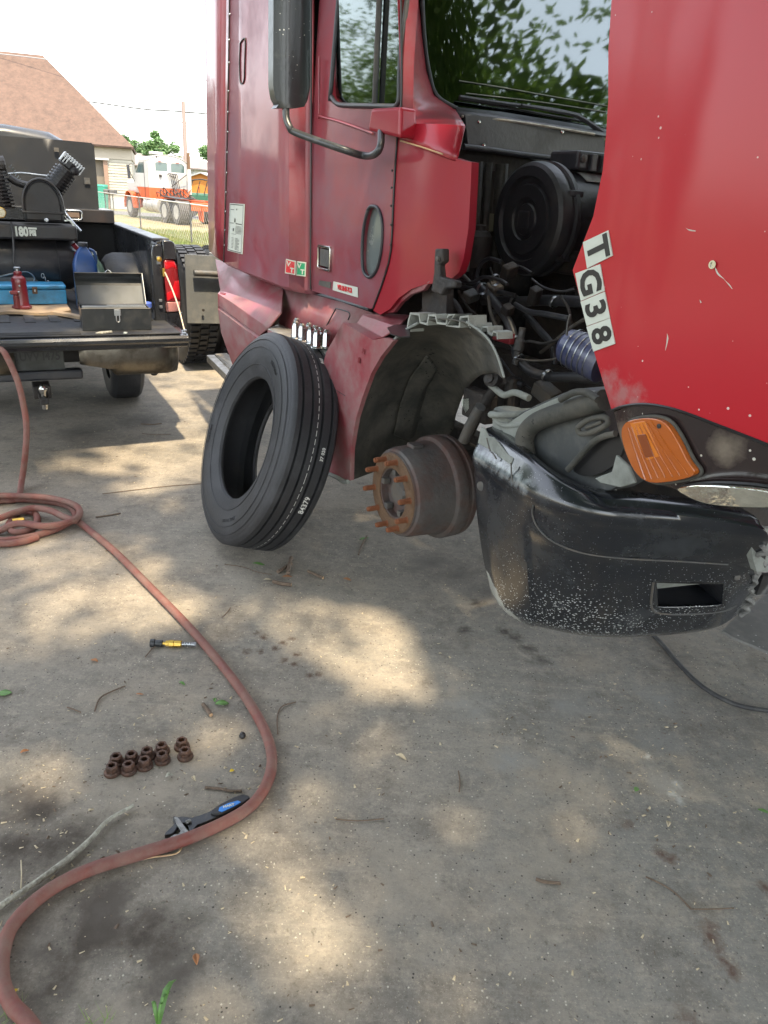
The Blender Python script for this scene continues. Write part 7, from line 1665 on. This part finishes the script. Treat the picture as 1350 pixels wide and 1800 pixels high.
box('gable_band', (-26, 0, e_z - .62), (ex_, 10, e_z), mat('tan_soffit_board', (.33, .29, .23), .8), HS)
box('wall', ((-1.454,0,2.161)[0], .05, .55), (ex_ - .05, 9.9, e_z - .63), sid, HS)
wx0, wx1 = (-1.454,0,2.161)[0], ex_ - .05
nS_ = 14
for k in range(nS_):
    z0_ = .62 + (e_z - .64 - .62) * k / nS_; z1_ = .62 + (e_z - .64 - .62) * (k + 1) / nS_
    mesh('siding_board', [(wx0, .02, z0_), (wx1, .02, z0_), (wx1, .05, z1_), (wx0, .05, z1_)], [(0, 1, 2, 3)], sid, HS, solid=.01)
box('foundation', (wx0, .0, 0), (wx1, .1, .62), mat('pale_foundation', (.33, .34, .33), .8), HS)
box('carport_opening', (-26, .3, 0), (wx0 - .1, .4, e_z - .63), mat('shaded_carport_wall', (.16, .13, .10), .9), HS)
box('corner_post', (wx0 - .25, -.02, 0), (wx0, .12, e_z - .63), mat('brown_post', (.22, .14, .10), .8), HS)
box('gutter', (-26, -.15, e_z - .72), (wx0 + .1, .0, e_z - .62), 'bwhite', HS)
tube('ridge_cap', [tuple(Cc), tuple(D)], .10, roofm, HS, n=1, sides=6); tube('ridge_cap', [tuple(D), tuple(A)], .08, roofm, HS, n=1, sides=6)
wbp = (-18.461,49,0.696)
wbn = root('green_trash_bin', 'green wheeled trash bin in the carport of the tan house', 'trash bin', (wbp[0], 49.0, 0))
loftsec('bin_body', [sq(0, .5, .5, 0), sq(0, .62, .62, 1.25)], mat('green_bin', (.03, .22, .15), .5), wbn); loftsec('bin_lid', [sq(0, .66, .66, 1.26), sq(0, .60, .6, 1.36)], mat('green_lid', (.03, .26, .18), .5), wbn)
mbp = (-14.823,40.5,0.208)
mbx = root('mailbox', 'grey double mailbox on two thin posts in front of the tan house', 'mailbox', (mbp[0], 40.5, 0))
for x_ in (-.06, .09): box('post', (x_ - .02, -.02, 0), (x_ + .02, .02, .95), 'greymetal', mbx)
for x_ in (-.16, .14):
    b_ = box('mail_box', (x_ - .13, -.25, .95), (x_ + .13, .25, 1.20), 'greymetal', mbx, bevel=.05, bseg=3)
# low grey roofed house and orange building beyond
GH = root('grey_roof_house', 'low house with a grey roof half hidden behind the white truck', 'house', (-24.5, 66, 0))
q0 = (-22.374,66,3.291); q1 = (-20.157,66,3.913)
zz = q1[2]; x0_, x1_ = q0[0] + 24.5 - 3, q1[0] + 24.5 + 3
box('wall', (x0_, 0, 0), (x1_, 8, zz - 1.0), mat('grey_wall', (.4, .4, .38), .8), GH)
mesh('roof', [(x0_ - .4, -.4, zz - 1.0), (x1_ + .4, -.4, zz - 1.0), (x1_ - .6, 4, zz), (x0_ + .2, 4, zz), (x1_ + .4, 8.4, zz - 1.0), (x0_ - .4, 8.4, zz - 1.0)], [(0, 1, 2, 3), (3, 2, 4, 5), (1, 4, 2), (0, 3, 5)], mat('grey_roof', (.20, .17, .16), .9), GH, solid=.1)
OB = root('orange_shed', 'bright orange gabled shed at the right behind the machinery', 'shed', ((-14.159,56,1.869)[0], 56, 0))
zt = (-14.135,56,2.447)[2]
panel('gable_wall', 'y', [(-1.6, 0, 0), (-1.6, 0, zt - .6), (.1, 0, zt), (3.0, 0, zt - .9), (3.0, 0, 0)], mat('orange_wall', (.42, .16, .025), .7), OB, f=lambda a, b: 0, th=.2, g=.8)
mesh('roof', [(-1.9, -.3, zt - .62), (.1, -.3, zt + .06), (.1, 6, zt + .06), (-1.9, 6, zt - .62), (3.3, -.3, zt - .95), (3.3, 6, zt - .95)], [(0, 1, 2, 3), (1, 4, 5, 2)], mat('grey_metal_roof', (.3, .32, .33), .5), OB, solid=.08)
for k in range(6): box('wall_batten', (-1.3 + k * .6, -.04, .1), (-1.25 + k * .6, 0, zt - .9), 'orange', OB)
TRc = root('farm_tractor', 'dark green machinery with black lattice arm beside the orange truck frame', 'tractor', ((-11.223,44,0.945)[0], 44, 0))
box('engine_body', (-.7, -.4, .6), (1.6, .4, 1.25), mat('deep_green_paint', (.03, .10, .06), .5), TRc, bevel=.1)
for x_, r_ in ((-.45, .55), (1.3, .4)): lathe('wheel', [(.1, -.15), (r_, -.12), (r_, .12), (.1, .15)], 'btyre', TRc, loc=(x_, -.5, r_), axis=(0, 1, 0), seg=26)
tube('loader_arm', [(-.9, -.45, 1.7), (.3, -.45, 1.95), (1.4, -.45, 1.7)], .04, 'darkmetal', TRc, n=3, sides=6)
for k in range(5): tube('lattice_bar', [(-.8 + k * .4, -.45, 1.2), (-.6 + k * .4, -.45, 1.85)], .025, 'darkmetal', TRc, n=1, sides=6)
box('white_canopy', (.6, -.4, 1.45), (1.4, .4, 1.55), 'bwhite', TRc, bevel=.04)
# power pole and wires
pp_ = (-14.025,52,6.397); pb_ = (-14.185,52,2.461)
PL = root('utility_pole', 'weathered wooden utility pole rising behind the white truck', 'utility pole', (pp_[0], 52, 0))
tube('pole', [(0, 0, 0), (0, 0, pp_[2])], [.17, .12], mat('weathered_pole_wood', (.25, .19, .17), .9), PL, n=6, sides=12)
box('insulator', (.12, -.05, pp_[2] - .65), (.35, .05, pp_[2] - .55), 'greymetal', PL)
for i, (a, b, lb) in enumerate((((-22.656,52,8.232), (-12.596,52,7.614), 'highest overhead wire running above the roof ridge'), ((-20.155,52,6.067), (-12.666,52,5.781), 'middle overhead wire crossing the utility pole'), ((-19.432,52,5.446), (-12.689,52,5.178), 'lowest overhead wire crossing the utility pole'))):
    A_, B2 = Vector(a), Vector(b); d_ = (B2 - A_)
    P_ = [A_ - d_ * 1.2, A_ - d_ * .4 + Vector((0, 0, -.05)), A_, A_ + d_ * .5 + Vector((0, 0, -.10)), B2, B2 + d_ * 2.0]
    w_ = tube('overhead_wire', P_, (.03, .045, .03)[i], mat('wire_grey', (.25, .25, .26), .7) if i == 0 else 'darkmetal', None, n=5, sides=6); tag(w_, lb, 'wire', 'overhead wires across the sky')
# chain link fence
FN = root('chain_link_fence', 'low chain link fence with a thin top rail along the yard', 'fence', (-8.5, 26.5, 0))
fo = Vector(FN.location)
fp = [Vector((-9.7,29.326,0)), Vector((-6.281,23.546,0))]
d_ = fp[1] - fp[0]; hh_ = 1.05
railp = []
for k in range(-4, 4):
    p = fp[0] + d_ * k - fo
    tube('post', [p, p + Vector((0, 0, 1.12))], .026, 'greymetal', FN, n=1, sides=8); railp.append(p + Vector((0, 0, 1.10)))
tube('top_rail', railp, .02, 'bsilver', FN, n=1, sides=8)
V = []; F = []
L_f = d_.length
for s_ in (-1, 1):
    for k in range(int(8 * L_f / .22)):
        x = -4 * L_f + k * .22; p = fp[0] + d_.normalized() * x - fo
        if x + .5 > 3 * L_f: continue
        q = p + d_.normalized() * (1.0) * (1 if s_ > 0 else 1)
        a, b = (p + Vector((0, 0, .05)), q + Vector((0, 0, 1.05))) if s_ > 0 else (p + Vector((0, 0, 1.05)), q + Vector((0, 0, .05)))
        tubegeo([a, b], .0022, 3, caps=False, V=V, F=F)
o = mesh('chain_mesh', V, F, 'bsilver', FN, recalc=False); o['kind'] = 'stuff'
# grass by the fence and lawn
random.seed(21)
V = []; F = []
for k in range(26000):
    y = 17.6 + 12 * random.random() ** 1.3; x = -y * random.uniform(.17, .46)
    if 20.6 < y < 25 and random.random() < .3: continue
    h = random.uniform(.03, .12); a = random.uniform(0, PI); n = len(V); w_ = .012
    V += [(x - w_ * math.cos(a), y - w_ * math.sin(a), -.01), (x + w_ * math.cos(a), y + w_ * math.sin(a), -.01), (x + random.uniform(-.04, .04), y + random.uniform(-.04, .04), h)]; F.append((n, n + 1, n + 2))
o = mesh('roadside_grass', V, F, mat('yard_grass', (.10, .16, .035), .8, col2=(.20, .17, .065), vscale=.8, var=.3), None, recalc=False); o['kind'] = 'stuff'; tag(o, 'short green and straw coloured grass along the fence', 'grass')

# ------------------------------------------------------------------ trees
M['leaf'] = mat('tree_leaf', (.055, .11, .028), .55, col2=(.09, .15, .035), vscale=2.5, var=.4)
for nm in ('leaf',):
    nt = M[nm].node_tree; b = nt.nodes['Principled BSDF']; outn = [n for n in nt.nodes if n.type == 'OUTPUT_MATERIAL'][0]
    tr2 = nt.nodes.new('ShaderNodeBsdfTranslucent'); tr2.inputs[0].default_value = (.16, .26, .05, 1)
    mx = nt.nodes.new('ShaderNodeMixShader'); mx.inputs[0].default_value = .3
    nt.links.new(b.outputs[0], mx.inputs[1]); nt.links.new(tr2.outputs[0], mx.inputs[2]); nt.links.new(mx.outputs[0], outn.inputs[0])
M['trunk'] = mat('tree_bark', (.10, .085, .07), .95, col2=(.06, .05, .045), vscale=8, bump=.8, bscale=15, dist=.05)
def leafquad(V, F, c, s, rnd):
    a = rnd.uniform(0, 2 * PI); b = rnd.uniform(-.9, .9); 
    u_ = Vector((math.cos(a), math.sin(a), b * .5)).normalized(); v_ = u_.cross(Vector((rnd.uniform(-.5, .5), rnd.uniform(-.5, .5), 1))).normalized()
    n = len(V)
    V += [tuple(c - u_ * s), tuple(c + v_ * s * .45), tuple(c + u_ * s), tuple(c - v_ * s * .45)]; F.append((n, n + 1, n + 2, n + 3))
def tree(name, label, loc, blobs, n, leaf, trunk, seed, m='leaf', group=None, limbs=True):
    rnd = random.Random(seed)
    o = root(name, label, 'tree', loc, 0, group)
    V = []; F = []
    tot = sum(r_ ** 2 for *_, r_ in blobs)
    subs = []
    for (x, y, z, r_) in blobs:
        for _ in range(max(3, int(26 * r_ ** 2 / tot * len(blobs) ** .5))):
            d = Vector((rnd.gauss(0, 1), rnd.gauss(0, 1), rnd.gauss(0, .8))).normalized() * r_ * rnd.uniform(.45, 1.0)
            subs.append((Vector((x, y, z)) + d, r_ * rnd.uniform(.22, .42)))
    for k in range(n):
        c, r_ = rnd.choice(subs); d = Vector((rnd.gauss(0, 1), rnd.gauss(0, 1), rnd.gauss(0, .7))).normalized() * r_ * rnd.random() ** .4
        leafquad(V, F, c + d, leaf * rnd.uniform(.6, 1.3), rnd)
    mesh('crown', V, F, m, o, recalc=False)
    V = []; F = []
    top = Vector(trunk[1]); tubegeo(catmull([Vector((0, 0, -.1)), Vector((0, 0, .3)), top * .6, top], 4), [trunk[2] * (1.3 - .7 * i / 12) for i in range(13)], 10, V=V, F=F)
    for (x, y, z, r_) in blobs:
        tubegeo(catmull([top * .75, top.lerp(Vector((x, y, z)), .5) + Vector((0, 0, -.1 * r_)), Vector((x, y, z + r_ * .3))], 4), [trunk[2] * (.55 - .05 * i) for i in range(9)], 7, V=V, F=F)
    mesh('trunk', V, F, 'trunk', o, smooth=True)
    return o
tp_ = (-21.115,70,5.897); sc = 70 / 1300
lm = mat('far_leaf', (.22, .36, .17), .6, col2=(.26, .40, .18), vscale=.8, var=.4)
tree('broadleaf_tree', 'round green tree rising behind the white truck roof', (tp_[0], 70, 0), [(0, 0, tp_[2] - 1.6, 1.5), (-1.0, 0, tp_[2] - 2.3, 1.3), (1.2, 0, tp_[2] - 2.5, 1.2), (2.1, 0, tp_[2] - 3.2, 1.0), (.2, -.3, tp_[2] - 3.0, 1.5)], 34000, .15, (0, (0, 0, 3.0), .25), 4, lm)
tree('broadleaf_tree', 'smaller pale green tree between house roof and round tree', ((-25.708,78,4.622)[0], 78, 0), [(-.5, 0, 4.6, 1.3), (-1.6, 0, 4.8, .9), (.9, 0, 4.2, 1.2)], 12000, .13, (0, (0, 0, 3.0), .2), 6, lm)
tree('broadleaf_tree', 'sliver of green tree beside the red sleeper edge', ((-19.012,80,4.35)[0], 80, 0), [(0, 0, 4.6, 1.5), (.5, 0, 6.4, 1.0)], 12000, .13, (0, (0, 0, 3.0), .2), 8, lm)

# the big shade tree overhead, and the tree line behind the viewer that the windows mirror
SUNV = SUN
patches = [  # x, y, radius x, radius y, angle, strength   (gaps in the crown, given where their light lands)
    (-1.42, 2.98, 0.480, 0.243, 0.13, 0.85), (-1.33, 2.43, 0.234, 0.173, 0.11, 0.80), (-0.48, 2.53, 0.158, 0.133, 0.11, 0.55), (-0.01, 2.44, 0.201, 0.157, 0.11, 1.00), (-0.17, 1.40, 0.103, 0.215, 0.07, 0.75), (-0.29, 1.32, 0.085, 0.104, 0.07, 0.50), (-0.95, 1.62, 0.127, 0.141, 0.08, 0.85), (-0.12, 1.97, 0.170, 0.136, 0.09, 0.50), (0.89, 1.90, 0.171, 0.168, 0.09, 0.40), (0.16, 1.62, 0.099, 0.066, 0.08, 0.30), (-2.11, 4.14, 0.357, 0.210, 0.18, 0.60), (-0.71, 2.13, 0.137, 0.085, 0.10, 0.30), (0.23, 1.23, 0.082, 0.077, 0.07, 0.25), (-0.17, 1.02, 0.108, 0.036, 0.06, 0.40), (-0.57, 1.02, 0.083, 0.037, 0.06, 0.30), (0.45, 1.48, 0.094, 0.078, 0.07, 0.25), (-1.59, 5.56, 0.478, 1.911, 0.23, 1.00), (-1.64, 4.68, 0.482, 0.323, 0.20, 1.00), (-1.53, 6.33, 0.294, 1.484, 0.25, 1.00), (-1.58, 4.29, 0.446, 0.241, 0.18, 0.90), (-1.42, 2.98, 0.326, 0.179, 0.13, 0.75), (-1.08, 2.61, 0.342, 0.203, 0.12, 1.00), (-0.38, 2.61, 0.162, 0.163, 0.12, 0.65), (-0.14, 2.50, 0.193, 0.165, 0.11, 1.00), (0.09, 2.30, 0.160, 0.119, 0.10, 1.00), (-0.58, 1.87, 0.107, 0.101, 0.09, 0.90), (-0.98, 1.63, 0.095, 0.105, 0.08, 0.80), (-0.17, 1.95, 0.084, 0.082, 0.09, 0.60), (-0.21, 1.47, 0.114, 0.120, 0.08, 0.60), (-0.16, 1.22, 0.087, 0.135, 0.07, 0.95), (0.78, 1.89, 0.075, 0.086, 0.09, 0.45), (-0.03, 1.04, 0.055, 0.027, 0.06, 0.60), (0.45, 2.75, 0.087, 0.067, 0.12, 0.80), (-1.46, 6.14, 0.142, 1.397, 0.25, 1.00), (-2.15, 7.11, 0.214, 0.320, 0.29, 0.50), (0.60, 1.31, 0.065, 0.065, 0.07, 0.35), (0.02, 1.47, 0.061, 0.078, 0.08, 0.25), (-1.90, 3.43, 0.110, 0.151, 0.15, 0.60), (0.23, 2.17, 0.033, 0.033, 0.10, 0.90), (-0.46, 1.63, 0.081, 0.045, 0.08, 0.35), (-0.84, 1.58, 0.062, 0.055, 0.08, 0.50), (-1.09, 4.72, 0.22, 0.22, 0, 1.00), (-0.81, 4.24, 0.28, 0.28, 0, 1.00), (-0.72, 4.16, 0.30, 0.30, 0, 1.00), (-0.58, 4.03, 0.20, 0.20, 0, 0.90), (-0.26, 3.78, 0.16, 0.16, 0, 0.70), (-1.56, 5.50, 0.30, 0.30, 0, 1.00), (-1.13, 5.17, 0.30, 0.30, 0, 0.90), (-2.44, 5.26, 0.16, 0.16, 0, 1.00), (-2.92, 5.87, 0.12, 0.12, 0, 0.60), (-1.78, 4.96, 0.15, 0.15, 0, 0.70), (-3.11, 7.14, 0.30, 0.30, 0, 0.60)
]
def gap(gx, gy):
    g = 0
    for (x, y, a_, b_, an, st) in patches:
        dx, dy_ = gx - x, gy - y; c_, s_ = math.cos(an), math.sin(an)
        u_, v_ = (dx * c_ + dy_ * s_) / (a_ + .06), (-dx * s_ + dy_ * c_) / (b_ + .05)
        d = math.sqrt(u_ * u_ + v_ * v_) + .35 * mnoise.noise(Vector((gx * 4, gy * 4, 0)))
        g = max(g, st * min(1, max(0, (1.15 - d) / .35)))
    return g * .95
ST = root('shade_tree', 'large shade tree spreading over the driveway', 'tree', (1.6, -2.2, 0))
rnd = random.Random(77); V = []; F = []
base_ = Vector(ST.location)
cnt = 0
clumps = []
while len(clumps) < 4200:
    p = Vector((rnd.uniform(-6.5, 9), rnd.uniform(-7.5, 4.2), rnd.uniform(4.6, 7.8)))
    e = ((p.x - 1.2) / 7.6) ** 2 + ((p.y + 1.6) / 5.8) ** 2 + ((p.z - 5.8) / 2.6) ** 2
    if e < 1.0: clumps.append(p)
gx0, gy0 = SUNV.x / SUNV.z, SUNV.y / SUNV.z
for p in clumps:
    for k in range(32):
        q = p + Vector((rnd.gauss(0, .28), rnd.gauss(0, .28), rnd.gauss(0, .2)))
        gx, gy = q.x - q.z * gx0, q.y - q.z * gy0
        if -3.5 < gx < 3 and .5 < gy < 7.5:
            if rnd.random() < gap(gx, gy): continue
        elif gy >= 7.5: continue
        leafquad(V, F, q - base_, .075 * rnd.uniform(.7, 1.3), rnd)
mesh('crown', V, F, 'leaf', ST, recalc=False)
V = []; F = []
tubegeo(catmull([Vector((0, 0, -.1)), Vector((.1, 0, 1.2)), Vector((-.1, .1, 2.6)), Vector((.1, .3, 4.6))], 5), [.34, .3, .28, .27, .26, .26, .25, .25, .25, .24, .24, .23, .22, .2, .19, .18], 14, V=V, F=F)
for k in range(11):
    a = 2 * PI * k / 11 + rnd.uniform(-.2, .2); L_b = rnd.uniform(2.5, 5.0)
    if math.sin(a) > .1: L_b *= .55
    tubegeo(catmull([Vector((0, .15, 3.0 + .12 * k)), Vector((math.cos(a) * L_b * .45, math.sin(a) * L_b * .45, 4.8)), Vector((math.cos(a) * L_b, math.sin(a) * L_b, 5.9))], 5), [.12 - .009 * i for i in range(11)], 8, V=V, F=F)
mesh('trunk', V, F, 'trunk', ST, smooth=True)
TS = [(-9, -9, 8, 3.2, 'leafy tree behind and left of the driveway'), (-15, 9.5, 7.5, 2.8, 'leafy tree out of frame beyond the left fence'), (-12, 5, 5.0, 1.9, 'small leafy tree left of the pickup'), (-20, 15, 8, 3.4, 'far leafy tree at the left'),
      (-4, -13, 9, 3.4, 'tall leafy tree behind the viewer'), (8.5, 2.0, 11, 3.4, 'tall leafy tree right of the semi truck'), (9.5, 7.5, 11, 3.4, 'tall leafy tree far right beyond the semi truck'), (9.5, -3.5, 11, 3.6, 'broad leafy tree right of the shade tree'), (15, 3, 13, 4.2, 'highest leafy tree at the far right')]
for i, (x, y, hgt, rr_, lb_) in enumerate(TS):
    tree('garden_tree', lb_,
         (x, y, 0), [(0, 0, hgt * .62, rr_), (rr_ * .5, 0, hgt * .42, rr_ * .8), (-rr_ * .6, .5, hgt * .45, rr_ * .8), (.3, -.6, hgt * .85, rr_ * .6), (0, 0, hgt * .28, rr_ * .6)], 15000, .10, (0, (0, 0, hgt * .4), .25), 30 + i, 'leaf', group='trees around the driveway')
